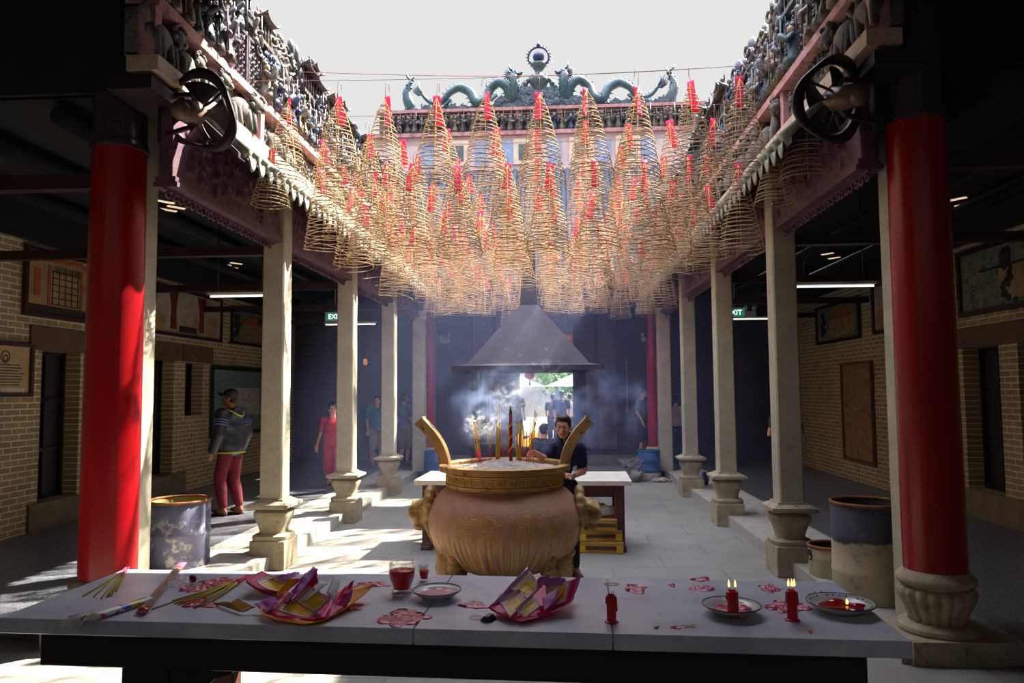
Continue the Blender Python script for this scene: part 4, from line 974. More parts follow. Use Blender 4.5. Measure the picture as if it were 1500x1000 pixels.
t, p, r = saucer(1232, 895, 96, 'blue bordered white saucer with red oil at the right corner of the table', 0, True); o = pool(t, p, r*1.1, 'glossy red wax pool in the blue bordered saucer', pm('glossy_red_wax', (176, 12, 26), (140, 6, 18), 6, .08), 5, 3)
t = thing('floating_wick', 'tiny burning wick floating in the red wax of the blue bordered saucer', 'flame', p+V((.025, .0, .026))); mb = MB(); mb.sph((0, 0, 0), (.006, .006, .004), 8, 5); mb.build('wick_disc', M_WICK, t); mb = MB(); mb.lathe([(0, 0), (.005, .004), (.006, .01), (.003, .02), (0, .026)], 10); mb.build('flame', M_FLAME, t)
# glasses
M_GLASS = NT('clear_glass'); M_GLASS.b.inputs['Transmission Weight'].default_value = 1; M_GLASS.b.inputs['Roughness'].default_value = .02; M_GLASS.b.inputs['Alpha'].default_value = .45; M_GLASS.b.inputs['IOR'].default_value = 1.25; M_GLASS = M_GLASS.m
M_JUICE = NT('red_liquid_wax'); M_JUICE.col(lin((240, 10, 24))); M_JUICE.b.inputs['Roughness'].default_value = .08; M_JUICE.b.inputs['Transmission Weight'].default_value = .1; M_JUICE.b.inputs['Subsurface Weight'].default_value = .6; M_JUICE.b.inputs['Subsurface Radius'].default_value = (.05, .006, .004); M_JUICE = M_JUICE.m
def glass(px, py, top, wpx, label, prof, fill):
    p = T(px, py); h = hpx(px, py, top); R_ = (T(px+wpx/2, py)-T(px-wpx/2, py)).length/2
    t = thing('drinking_glass', label, 'glass', p, 0, 'glasses of red wax')
    out = [(a*R_, b*h) for a, b in prof]; inn = [(max(.001, a*R_-.0028), b*h) for a, b in prof if b > .14][::-1]
    mb = MB(); mb.lathe([(0, 0)]+out+inn+[(0, .14*h)], 40, caps=False); mb.build('glass_wall', M_GLASS, t)
    liq = [(a*R_-.0032, b*h) for a, b in prof if .15 < b < fill]
    def ra(z):
        for (a, b), (c, d) in zip(prof, prof[1:]):
            if b <= z <= d and d > b: return (a+(c-a)*(z-b)/(d-b))*R_-.0032
    mb = MB(); mb.lathe([(0, .15*h), (ra(.15), .15*h)]+liq+[(ra(fill), fill*h), (0, fill*h)], 32); mb.build('red_wax', M_JUICE, t)
TUM = [(.74, 0), (.78, .02), (.78, .1), (.7, .16), (.68, .2), (.8, .34), (.94, .52), (1, .7), (.99, .85), (.93, .98), (.92, 1)]
glass(589, 868, 822, 39, 'large waisted tumbler two thirds full of red wax', TUM, .72)
glass(621, 850, 828, 17, 'small shot glass half full of red wax behind the tumbler', [(.7, 0), (.74, .1), (.76, .2), (.88, .6), (1, 1)], .68)

# paper offerings in trays
M_MAG = leaf_mat('magenta_wrapper', (240, 40, 136), .3, .45); M_PURP = leaf_mat('purple_wrapper', (170, 30, 170), .25, .4); M_LILAC = leaf_mat('lilac_wrapper', (214, 120, 206), .25, .4)
def joss_paper():
    t = NT('printed_joss_paper'); uv = t.a('ShaderNodeUVMap'); sp = t.a('ShaderNodeSeparateXYZ'); t.j(uv.outputs[0], sp.inputs[0])
    def edge(o):
        a = t.a('ShaderNodeMath', _operation='SUBTRACT'); t.j(o, a.inputs[0]); a.inputs[1].default_value = .5
        b = t.a('ShaderNodeMath', _operation='ABSOLUTE'); t.j(a.outputs[0], b.inputs[0]); return b.outputs[0]
    mx = t.a('ShaderNodeMath', _operation='MAXIMUM'); t.j(edge(sp.outputs[0]), mx.inputs[0]); t.j(edge(sp.outputs[1]), mx.inputs[1])
    r = t.a('ShaderNodeValToRGB'); r.color_ramp.interpolation = 'CONSTANT'; e = r.color_ramp.elements
    stops = [(0, (255, 206, 50)), (.29, (244, 232, 220)), (.31, (190, 40, 66)), (.33, (244, 226, 214)), (.40, (206, 80, 96)), (.43, (240, 206, 196)), (.455, (186, 30, 60)), (.48, (230, 150, 150))]
    while len(e) < len(stops): e.new(.5)
    for i, (p_, c) in enumerate(stops): e[i].position = p_; e[i].color = lin(c)
    t.j(mx.outputs[0], r.inputs[0]); mp = t.a('ShaderNodeMapping'); t.j(uv.outputs[0], mp.inputs[0]); n = t.noise(mp.outputs[0], 16, 3)
    g = t.ramp(n, [(.45, (255, 255, 255)), (.55, (250, 200, 120))]); t.col(t.mix(.35, r.outputs[0], g, 'MULTIPLY')); t.b.inputs['Roughness'].default_value = .5; return t.m
M_JP = joss_paper(); M_PAPERBACK = leaf_mat('joss_paper_back', (196, 150, 108), .3); M_WHITEP = leaf_mat('white_paper', (246, 240, 248), .3); M_SILVER = pm('silver_foil_strip', (214, 204, 226), (190, 180, 208), 8, .3, metal=.3)
def sheet(mb_fn, name, mat, par, nu=14, nv=14, th=.0012, uv=True):
    mb = MB(); mb.surf(mb_fn, nu, nv, th); me = mb.mesh(name, [mat])
    if uv:
        l = me.uv_layers.new(name='UVMap'); W = nv+1; N = (nu+1)*W
        for lp in me.loops:
            i = lp.vertex_index % N; l.data[lp.index].uv = ((i // W)/nu, (i % W)/nv)
    return put(me, name, par)
# paper offerings: sheets given by their four corners, each corner read off the photograph at its height above the table
def Qh(px, py, h): return az(px, py, TZ+h)
def patch(c, base, bulge=0, amp=.006, seed=0, roll=0):
    c = [V(p)-base for p in c]; nz = ((c[1]-c[0]).cross(c[3]-c[0])).normalized()
    if nz.z < 0: nz = -nz
    def f(u, v):
        p = (c[0]*(1-u)+c[1]*u)*(1-v)+(c[3]*(1-u)+c[2]*u)*v
        n = noise.noise(V((u*2.6+seed, v*2.6, seed*1.7)))*amp+noise.noise(V((u*7+seed, v*7, seed)))*amp*.55
        if roll: p = p+nz*roll*max(0, .45-u)**2*4
        return p+nz*(bulge*4*u*(1-u)*(.4+2.4*v*(1-v))/1.0+n)
    return f
def quad(par, name, mat, pts, bulge=0, amp=.006, seed=0, nu=14, nv=14, uv=False, roll=0):
    return sheet(patch([Qh(*p) for p in pts], par.location, bulge, amp, seed, roll), name, mat, par, nu, nv, .0012, uv)
def interp(P, u):
    x = u*(len(P)-1); i = min(int(x), len(P)-2); return P[i]+(P[i+1]-P[i])*(x-i)
M_YTRAY = leaf_mat('yellow_paper_tray', (252, 178, 36), .25, .5)
def leaf_tray(name, label, mat, front, back, loc, drop):
    t = thing(name, label, 'tray', loc); A = [Qh(*p)-loc for p in front]; B = [Qh(*p)-loc for p in back]
    def f(u, v):
        a, b = interp(A, u), interp(B, u); p = a+(b-a)*v; p.z -= drop*4*v*(1-v)*math.sin(PI*u)**.5; p.z = max(p.z, .003+.002*u); return p
    sheet(f, 'dish', mat, t, 30, 12, .002, False); return t
p = T(452, 897); leaf_tray('paper_tray', 'yellow leaf shaped paper tray heaped with magenta wrapped papers', M_YTRAY, [(380, 896, .03), (405, 907, .02), (445, 914, .012), (474, 908, .014), (505, 891, .025), (548, 857, .06)], [(384, 886, .035), (410, 878, .03), (450, 872, .03), (485, 868, .035), (515, 861, .05), (549, 855, .065)], p, .03)
hp = thing('wrapped_papers', 'crumpled magenta wrapper with folded gold printed papers on the yellow tray', 'joss paper', p+V((0, 0, .012)))
W = 'wrapper'
quad(hp, W, M_MAG, [(384, 898, .016), (476, 907, .016), (492, 868, .05), (418, 866, .06)], -.02, .012, 1)
quad(hp, W, M_MAG, [(424, 878, .05), (470, 880, .045), (464, 833, .135), (446, 838, .12)], -.02, .02, 2)
quad(hp, W, M_PURP, [(414, 884, .05), (428, 884, .06), (466, 832, .145), (452, 837, .13)], .012, .014, 4, 10, 16)
quad(hp, W, M_LILAC, [(372, 885, .03), (389, 899, .018), (408, 882, .05), (400, 874, .055)], .004, .006, 5)
quad(hp, W, M_MAG, [(474, 906, .016), (508, 890, .02), (519, 848, .11), (494, 868, .06)], -.012, .016, 3)
quad(hp, W, M_LILAC, [(502, 888, .03), (514, 880, .04), (518, 858, .09), (510, 868, .07)], .004, .012, 6, 8, 10)
quad(hp, W, M_LILAC, [(450, 905, .024), (470, 904, .028), (472, 896, .04), (456, 898, .036)], .004, .006, 9, 8, 8)
def gold(label, pts, bulge, seed, amp=.004, roll=0, loc=None):
    jp = thing('joss_paper', label, 'joss paper', loc or (sum((Qh(*q_) for q_ in pts), V())/4), 0, 'gold printed joss papers'); quad(jp, 'printed_sheet', M_JP, pts, bulge, amp, seed, uv=True, roll=roll); return jp
gold('gold printed joss paper lying nearest the front of the yellow tray', [(400, 893, .034), (455, 906, .026), (470, 884, .07), (424, 867, .085)], -.014, 10)
gold('rolled gold printed joss paper under the white strips on the yellow tray', [(436, 886, .065), (462, 899, .05), (487, 875, .1), (460, 864, .115)], .006, 11, roll=.05)
for k, (nm, pts) in enumerate((('white paper strip lying aslant on the rolled joss paper', [(438, 879, .09), (447, 880, .092), (480, 854, .14), (468, 851, .14)]), ('white paper cone standing on the wrapped papers of the yellow tray', [(478, 868, .12), (489, 882, .085), (499, 850, .14), (489, 845, .15)]))):
    o = thing('paper_strip', nm, 'paper', sum((Qh(*q_) for q_ in pts), V())/4); quad(o, 'strip', M_WHITEP, pts, .004 if k == 0 else .012, .002, k, 8, 8)
p = T(350, 892); jp = gold('folded gold printed joss paper lying left of the yellow tray', [(331, 886, .012), (356, 897, .006), (374, 889, .03), (349, 876, .05)], .012, 20, loc=p)
quad(jp, 'folded_back', M_PAPERBACK, [(312, 884, .004), (352, 897, .005), (352, 886, .03), (330, 880, .02)], .012, .004, 21)
p = T(404, 866); pk = thing('joss_paper_packet', 'upturned magenta packet of gold printed papers behind the yellow tray', 'joss paper', p)
for k in range(3): quad(pk, 'bundle', M_MAG if k != 1 else M_PAPERBACK, [(360, 852-k*1.5, .055+.008*k), (410, 874-k*1.5, .008+.008*k), (440, 850-k*1.5, .06+.008*k), (384, 838-k*1.5, .055+.008*k)], -.03, .005, 31)
quad(pk, 'printed_sheet', M_JP, [(373, 850, .07), (410, 867, .035), (434, 849, .085), (394, 840, .08)], -.024, .003, 32, uv=True)
quad(pk, W, M_YTRAY, [(403, 872, .02), (412, 877, .015), (434, 849, .1), (424, 846, .1)], .006, .006, 33, 8, 12)
quad(pk, W, M_LILAC, [(398, 850, .06), (432, 848, .08), (440, 839, .09), (404, 842, .07)], .006, .014, 34, 12, 6)
# pink tray with four folded papers
p2 = T(778, 897); leaf_tray('paper_tray', 'pink paper tray holding four folded gold papers in the middle of the table', M_MAG, [(715, 889, .03), (736, 904, .016), (763, 911, .012), (800, 901, .018), (838, 881, .035)], [(722, 884, .04), (748, 864, .05), (785, 856, .05), (822, 856, .06), (845, 850, .08)], p2, .035)
hp = thing('wrapped_papers', 'lilac and magenta wrapper opened inside the pink paper tray', 'joss paper', p2+V((0, 0, .014)))
quad(hp, W, M_LILAC, [(717, 889, .034), (752, 880, .04), (780, 838, .13), (760, 842, .12)], .006, .01, 41)
quad(hp, W, M_MAG, [(717, 890, .03), (752, 908, .018), (770, 880, .05), (733, 870, .06)], -.008, .006, 42)
quad(hp, W, M_MAG, [(800, 900, .02), (837, 881, .036), (851, 843, .14), (836, 850, .12)], -.006, .006, 43)
quad(hp, W, M_LILAC, [(834, 884, .036), (840, 879, .036), (852, 842, .145), (848, 843, .14)], .003, .004, 47, 6, 10)
quad(hp, W, M_LILAC, [(786, 862, .09), (832, 858, .1), (828, 845, .13), (788, 847, .12)], .006, .03, 44, 18, 8)
quad(hp, W, M_MAG, [(752, 909, .014), (812, 898, .018), (800, 884, .045), (770, 892, .035)], -.004, .012, 45)
quad(hp, W, M_PURP, [(800, 898, .022), (828, 886, .034), (824, 876, .06), (806, 884, .05)], .004, .016, 46, 10, 8)
for nm, pts, b in (('gold printed joss paper folded at the back left of the pink tray', [(772, 877, .06), (795, 858, .1), (775, 836, .14), (748, 864, .08)], -.006), ('gold printed joss paper folded at the front left of the pink tray', [(747, 905, .026), (770, 879, .07), (763, 867, .085), (731, 882, .055)], -.005),
                   ('gold printed joss paper folded at the front middle of the pink tray', [(769, 906, .026), (793, 886, .06), (782, 873, .08), (758, 896, .045)], -.004), ('gold printed joss paper folded at the right of the pink tray', [(802, 888, .045), (829, 881, .055), (838, 849, .125), (799, 857, .1)], -.008)):
    jp = gold(nm, pts, b, int(pts[0][0])); a, b_ = pts[3], pts[2]
    if 'right of' in nm: quad(jp, 'folded_flap', M_LILAC, [(797, 895, .04), (814, 882, .06), (819, 860, .1), (794, 876, .07)], .004, .003, 8, 8, 8)
    else: quad(jp, 'silver_edge', M_SILVER, [a, b_, (b_[0]-2, b_[1]-6, b_[2]+.014), (a[0]-3, a[1]-5, a[2]+.012)], 0, .001, 9, 6, 3)

# loose sticks
M_PINKST = pm('pink_stick_end', (232, 70, 110), (214, 54, 94), 14, .7)
def loose(px0, py0, px1, py1, label, group, k=0, dz=.006, pink=.28, r=.0032):
    """from the incense tip to the pink bare end"""
    a, b = T(px0, py0, dz), T(px1, py1, dz+.004*k*0); L = b-a
    t = thing('incense_stick', label, 'incense stick', a, 0, group)
    mb = MB(); mb.cyl((0, 0, 0), L*(1-pink), r, n=6); mb.build('coated_stick', M_JOSSG, t)
    mb = MB(); mb.cyl(L*(1-pink), L, r*.55, n=6); mb.build('pink_end', M_PINKST, t)
M_JOSSG = pm('olive_yellow_incense', (196, 176, 70), (168, 148, 52), 20, .85)
q = random.Random(9)
tips = [(222, 892), (256, 884), (262, 886), (268, 888), (252, 880), (275, 884), (283, 887), (290, 887), (296, 884), (306, 884), (262, 878), (312, 880)]
for k, (x, y) in enumerate(tips):
    loose(x, y, 372-k*1.0+q.uniform(-4, 3), 841+q.uniform(-2, 3)+k*.2, 'thin olive incense stick in the loose fan of sticks left of the yellow tray', 'loose fan of incense sticks', k, .004+.004*(k % 3))
for k, (x, y) in enumerate(((137, 874), (121, 873), (148, 876), (160, 871), (163, 872), (157, 873), (170, 866))):
    loose(x, y, 186+q.uniform(-3, 4), 831+q.uniform(-1, 3), 'short half used incense stick in the small bunch at the left rear corner', 'small bunch of used incense sticks', k, .004+.003*(k % 2), .35, .0036)
# long clear sleeve of sticks
M_CLEAR = NT('clear_plastic_film'); M_CLEAR.b.inputs['Transmission Weight'].default_value = .85; M_CLEAR.b.inputs['Roughness'].default_value = .12; M_CLEAR.b.inputs['IOR'].default_value = 1.12; M_CLEAR.col((.93, .93, .97, 1)); M_CLEAR.b.inputs['Alpha'].default_value = .45; M_CLEAR = M_CLEAR.m
M_TANST = pm('tan_bundled_sticks', (186, 146, 116), (160, 116, 92), 30, .8, scl=(1, 1, 1))
a, b = T(203, 902, .012), T(268, 824, .012); t = thing('stick_packet', 'clear sleeve of tan incense sticks lying across the left of the table', 'incense packet', a); L = b-a; sd = L.cross(V((0, 0, 1))).normalized()
mb = MB()
for k in range(9): o = sd*((k % 5-2)*.006)+V((0, 0, .006 if k > 4 else 0)); mb.cyl(L*.08+o, L*.93+o, .003, n=5)
mb.build('sticks', M_TANST, t)
mb = MB(); mb.tube([L*f for f in (0, .04, .1, .5, .9, .97, 1)], [(.022, .004), (.02, .01), (.021, .012), (.022, .013), (.021, .012), (.02, .007), (.022, .003)], 14, flat=sd); mb.build('clear_sleeve', M_CLEAR, t)
mb = MB(); mb.tube([L*f for f in (.86, .93, .985)], [(.0225, .0125), (.021, .011), (.022, .005)], 14, flat=sd); mb.build('pink_band', M_PINKST, t)
mb = MB(); mb.tube([L*f for f in (.05, .09, .13)], [(.0208, .0105), (.0214, .0125), (.0214, .0125)], 14, flat=sd); mb.build('dark_red_band', M_WAXR, t)
# flower printed packet with a frayed white end
def printed():
    t = NT('flower_printed_film'); co = t.coord(); t.b.inputs['Roughness'].default_value = .3; v = t.a('ShaderNodeTexVoronoi', Scale=34); t.j(co, v.inputs['Vector'])
    sp = t.a('ShaderNodeSeparateColor'); t.j(v.outputs['Color'], sp.inputs[0]); c = t.ramp(sp.outputs[0], [(.0, (222, 220, 236)), (.45, (232, 230, 240)), (.55, (206, 190, 60)), (.7, (90, 110, 190)), (.85, (190, 60, 90)), (1, (120, 160, 70))])
    for e in t.n:
        if e.type == 'VALTORGB': e.color_ramp.interpolation = 'CONSTANT'
    t.col(c); return t.m
a, b = T(130, 905, .016), T(222, 876, .016); L = b-a; sd = L.cross(V((0, 0, 1))).normalized()
t = thing('stick_packet', 'white flower printed incense packet with a frayed end at the front left', 'incense packet', a)
mb = MB(); mb.tube([L*f for f in (0, .06, .2, .6, .95, 1)], [(.012, .012), (.024, .015), (.025, .015), (.025, .015), (.023, .013), (.02, .004)], 14, flat=sd); mb.build('film', printed(), t)
mb = MB(); q = random.Random(4); n_ = L.normalized()
for k in range(26): d_ = -n_*q.uniform(.03, .08)+sd*q.uniform(-.035, .035)+V((0, 0, q.uniform(-.012, .016))); mb.tube([n_*.01, d_*.6+V((0, 0, .01)), d_*1.2], [(.012, .003), (.014, .002), (.009, .001)], 5)
mb.build('frayed_end', M_WHITEP, t)
# crumpled clear bag with a red plug
t = thing('plastic_bag', 'crumpled clear plastic bag with a dark red plug beside the stick sleeve', 'plastic bag', T(262, 858))
mb = MB(); mb.surf(lambda u, v: ((u-.5)*.13, (v-.5)*.13, .012+.03*math.sin(PI*u)*math.sin(PI*v)+.02*noise.noise(V((u*6, v*6, 2)))), 16, 16, .001); mb.build('film', M_CLEAR, t)
mb = MB(); mb.lathe([(0, .03), (.016, .03), (.018, .05), (.012, .062), (0, .064)], 14, (.05, .03, -.02)); mb.build('red_plug', pm('dark_red_plug', (110, 14, 40), None, 6, .4), t)
t = thing('foil_scrap', 'crinkled bit of clear foil behind the blue bordered saucer', 'litter', T(1200, 876)); mb = MB(); mb.surf(lambda u, v: ((u-.5)*.08, (v-.5)*.05, .012+.022*noise.noise(V((u*5, v*5, 7)))), 12, 10, .001); mb.build('foil', M_CLEAR, t)
# clip, rubber bands, petals
t = thing('binder_clip', 'small black binder clip with a wire loop in front of the pink tray', 'clip', T(716, 908), -.35); mb = MB(); mb.prism([(-.026, 0), (.026, 0), (.01, .02), (-.01, .02)], .045, Matrix.Translation((0, .02, .001)) @ Matrix.Rotation(PI/2, 4, 'X')); mb.build('clip_body', pm('glossy_black', (24, 24, 30), None, 5, .3), t)
mb = MB(); mb.torus((-.055, .0, .004), .026, .0016, 24, 5); mb.build('wire_loop', M_BRASS, t)
for px, py, s, nm in ((896, 856, 1.0, 'yellow rubber band lying behind the unlit candle'), (1008, 918, .8, 'twisted rubber band beside the small wax drops at the front')):
    mb = MB(); k8 = s < 1; mb.tube([(.034*s*math.cos(a*.3), .02*s*math.sin(a*.3*(2 if k8 else 1)), .003+(.003 if k8 else 0)*math.cos(a*.3)) for a in range(21)], .0018, 5, closed=True)
    tag(mb.build('rubber_band', M_STRING, None, T(px, py)), nm, 'rubber band', 'rubber bands on the altar table')
for px, py, nm in ((1187, 927, 'small yellow crumb near the front right edge of the altar table'), (1255, 874, 'small yellow crumb behind the blue bordered saucer')):
    mb = MB(); mb.sph((0, 0, .006), (.008, .006, .007), 8, 5); tag(mb.build('crumb', M_YTRAY, None, T(px, py)), nm, 'crumb', 'yellow crumbs')
# ------------------------------------------------------------------ smoke hood over the paper furnace
HY = 12.5
a, b = ay(673, 542, HY), ay(880, 540, HY); hx = (a.x+b.x)/2; HW = (b.x-a.x); zb = a.z
M_HOOD = pm('sooty_steel', (58, 52, 57), (44, 39, 45), 4, .6, metal=.2, bump=.08, spots=(130, 122, 118), sp_scale=12, sp_at=.68)
M_HOODD = pm('black_steel', (40, 38, 44), (30, 28, 34), 5, .55, metal=.2)
t = thing('smoke_hood', 'tall black steel pyramid smoke hood with flue over the paper furnace', 'hood', (hx, HY, 0))
w1 = ay(840, 538, HY).x-ay(688, 538, HY).x; top = ay(776, 448, HY).z; w2 = .3
mb = MB(); mb.smooth = False; q4 = ((-1, -1), (1, -1), (1, 1), (-1, 1))
mb.rings([[(sx*w1*.56, sy*.8, zb+.06) for sx, sy in q4], [(sx*w2/2, sy*w2/2, top) for sx, sy in q4]]); mb.build('pyramid', M_HOOD, t)
mb = MB(); mb.smooth = False; mb.rings([[(sx*w2/2, sy*w2/2, top) for sx, sy in q4], [(sx*w2*.4, sy*w2*.4, top+.5) for sx, sy in q4], [(sx*w2*.4, sy*w2*.4, top+1.1) for sx, sy in q4]]); mb.build('flue', M_HOOD, t)
mb = MB(); mb.box((0, -.95, zb+.0), (HW, .06, .08)); mb.box((0, .95, zb), (HW, .06, .08)); mb.box((-HW/2+.03, 0, zb), (.06, 1.9, .08)); mb.box((HW/2-.03, 0, zb), (.06, 1.9, .08))
mb.smooth = False; mb.rings([[(sx*HW/2, sy*.98, zb+.03) for sx, sy in q4], [(sx*w1*.55, sy*.8, zb+.075) for sx, sy in q4]]); mb.build('rim', M_HOODD, t)
for sx in (-1, 1):
    for sy in (-1, 1): mb = MB(); mb.box((sx*.86, sy*.72, zb/2), (.12, .08, zb)); mb.build('post', M_HOODD, t)
t = thing('paper_furnace', 'low black steel furnace bench under the smoke hood', 'furnace', (hx, HY-.1, 0))
mb = MB(); mb.box((0, 0, .96), (1.95, 1.0, .06)); mb.build('bench_top', M_HOODD, t)
mb = MB(); mb.box((0, 0, .5), (1.4, .8, .86)); mb.build('fire_box', M_HOODD, t)
mb = MB(); mb.lathe([(0, .99), (.2, .99), (.27, 1.1), (.28, 1.12), (.25, 1.12), (.19, 1.02), (0, 1.02)], 24); mb.build('fire_bowl', M_HOOD, t)
M_FIRE = NT('fire'); M_FIRE.b.inputs['Emission Color'].default_value = (1, .34, .06, 1); M_FIRE.b.inputs['Emission Strength'].default_value = .9; M_FIRE.col((1, .4, .1, 1)); M_FIRE = M_FIRE.m
t = thing('fire', 'orange flames rising from the furnace bowl behind the urn', 'fire', (ay(776, 640, HY-.4).x, HY-.4, 1.0)); q = random.Random(6)
for k in range(9):
    x, y, h = q.uniform(-.2, .16), q.uniform(-.08, .08), q.uniform(.08, .3); mb = MB()
    mb.tube([(x+.04*math.sin(j*1.1+k), y, h*j/6) for j in range(7)], [.035, .045, .04, .032, .024, .014, .003], 7); mb.build('flame', M_FIRE, t)
px = ay(702, 650, HY-.6); t = thing('paper_sheet', 'pale sheet of paper propped on the furnace bench behind the sticks', 'paper', (px.x, HY-.55, .99)); 
p = ay(702, 638, HY-.6)
t.location = (ay(793, 640, HY-.55).x, HY-.55, .99); mb = MB(); mb.box((0, 0, .16), (.13, .012, .34), M=Matrix.Rotation(.15, 3, 'Y')); mb.build('sheet', M_WHITEP, t)
# ------------------------------------------------------------------ drums and bucket
M_DRUML = pm('scuffed_blue_grey_drum', (124, 124, 150), (96, 94, 122), 5, .5, metal=.2, bump=.1, spots=(176, 172, 168), sp_scale=9, sp_at=.56)
M_RUST = pm('rusty_rim', (150, 94, 52), (104, 62, 36), 16, .8, bump=.3)
M_INY = pm('yellowed_drum_inside', (176, 158, 96), (140, 120, 66), 5, .7)
def drum2(name, ztop):
    t = NT(name); co = t.coord(); sp = t.a('ShaderNodeSeparateXYZ'); t.j(co, sp.inputs[0]); n = t.noise(co, 6, 6)
    m_ = t.a('ShaderNodeMath', _operation='MULTIPLY_ADD'); t.j(n, m_.inputs[0]); m_.inputs[1].default_value = .16; t.j(sp.outputs[2], m_.inputs[2])
    r_ = t.ramp(m_.outputs[0], [(ztop*.62+.06, (190, 180, 150)), (ztop*.62+.075, (66, 68, 84))]); 
    n2 = t.noise(co, 9, 6, .65); c = t.mix(t.ramp(n2, [(.55, (0, 0, 0)), (.68, (200, 200, 200))]), r_, lin((120, 112, 104))); t.col(c); t.b.inputs['Roughness'].default_value = .55; return t.m
def drum(name, label, cat, p, r, h, mat, inside, rim, ribs=(.33, .66), handle=False):
    t = thing(name, label, cat, p); pr_ = [(0, 0), (r*.98, 0), (r, .01)]
    for f in ribs: pr_ += [(r, h*f-.03), (r*1.025, h*f-.01), (r*1.025, h*f+.01), (r, h*f+.03)]
    pr_ += [(r, h-.01), (r*.985, h-.005), (r*.975, h-.02), (r*.97, .03), (0, .03)]
    mb = MB(); mb.lathe(pr_[:len(pr_)-3], 56, caps=False); mb.build('shell', mat, t, sharp=50)
    mb = MB(); mb.lathe([(r*.985, h-.006), (r*.965, h-.02), (r*.96, h*.3), (0, h*.3)], 56, caps=False); mb.build('inside', inside, t)
    mb = MB(); mb.torus((0, 0, h-.006), r, .014, 56, 8); mb.build('rim', rim, t)
    if handle:
        mb = MB(); 
        for s in (0,): mb.torus((-r*1.02, -.02, h-.09), .045, .006, 18, 6, Matrix.Rotation(PI/2, 3, 'Y')); mb.box((-r*.99, -.02, h-.07), (.02, .05, .06))
        mb.build('ring_handle', M_HOODD, t)
    return t
p = ay(262, 800, 7.45); drum('oil_drum', 'scuffed blue grey open drum with rusty rim behind the left red column', 'drum', (p.x, 7.45, .15), .30, .66, M_DRUML, M_INY, M_RUST, (.5,))
p = ay(1272, 800, 6.42); drum('oil_drum', 'tall open drum, dark blue above and cream below, behind the right red column', 'drum', (p.x, 6.42, .15), .285, .80, drum2('two_tone_drum', .8), M_HOODD, M_RUST, (.3, .66))
p = ay(1196, 830, 7.12); drum('bucket', 'short cream metal bucket with ring handle beside the tall two-tone drum', 'bucket', (2.57, 7.2, .15), .20, .28, pm('dirty_cream_paint', (190, 180, 150), (166, 154, 124), 5, .6, spots=(90, 76, 60), sp_scale=8, sp_at=.63), M_HOODD, M_RUST, (.62,), True)
M_BLUED = pm('blue_drum_paint', (36, 92, 150), (28, 72, 126), 4, .5, spots=(150, 120, 110), sp_scale=6, sp_at=.68); M_WHITEB = pm('dirty_white_base', (176, 170, 160), (150, 142, 132), 6, .7)
for px, nm in ((951, 'right'), (637, 'left')):
    p = ay(px, 680, 15.85); t = drum('oil_drum', 'blue open drum at the far %s end of the courtyard' % nm, 'drum', (p.x, 15.85, .0), .235, .62, M_BLUED, M_HOODD, M_BLUED)
    mb = MB(); mb.lathe([(.24, 0), (.25, .02), (.245, .15), (.236, .16)], 32); tag(mb.build('base', M_WHITEB, t), 'dirty white lower band')
p = ay(928, 670, 15.4); t = thing('offering_pile', 'pale tangle of dried offerings heaped before the far right blue drum', 'litter', (p.x, 15.45, 0)); q = random.Random(3); mb = MB()
for k in range(40):
    a = V((q.uniform(-.2, .2), q.uniform(-.12, .12), q.uniform(0, .3))); mb.tube([a, a+V((q.uniform(-.12, .12), q.uniform(-.1, .1), q.uniform(.05, .2))), a+V((q.uniform(-.25, .25), q.uniform(-.1, .1), q.uniform(.12, .3)))], [.012, .015, .003], 5)
mb.sph((0, 0, .12), (.2, .12, .14), 10, 7); mb.build('stalks', pm('dry_stalks', (170, 164, 160), (110, 104, 110), 9, .8), t)
p = az(972, 706, 0); t = thing('floor_rag', 'pale twisted rag on the ground at the far right kerb', 'rag', p); q = random.Random(13); mb = MB()
for k in range(7): a = V((q.uniform(-.25, .25), q.uniform(-.1, .1), .03)); mb.tube([a, a+V((.1, .05, .03)), a+V((q.uniform(.15, .25), q.uniform(-.1, .1), 0))], [.03, .04, .02], 6)
mb.build('cloth', pm('dusty_rag', (190, 184, 176), (150, 144, 138), 9, .9), t)
p = az(1027, 711, .15); t = thing('purple_vase', 'pair of joined dark purple vases on the right kerb between pillars', 'vase', (2.62, p.y+.1, .15)); 
M_PUR = pm('purple_glaze', (60, 50, 120), (40, 34, 86), 9, .3)
for s in (-1, 1): mb = MB(); mb.lathe([(0, 0), (.06, 0), (.09, .08), (.085, .15), (.04, .2), (.05, .24), (.035, .24), (.03, .2), (0, .2)], 20, (s*.08, 0, 0)); mb.build('vase', M_PUR, t)
p = az(620, 806, 0); t = thing('plastic_bottle', 'crushed clear plastic bottle lying on the sunlit paving left of the urn', 'bottle', p, .3); mb = MB(); mb.tube([(-.12, 0, .03), (-.1, 0, .03), (.05, 0, .03), (.1, 0, .03), (.13, 0, .03)], [.02, .03, .03, .015, .014], 10); mb.build('bottle_body', M_CLEAR, t); mb = MB(); mb.cyl((.13, 0, .03), (.15, 0, .03), .016, n=10); mb.build('cap', M_WHITEB, t)
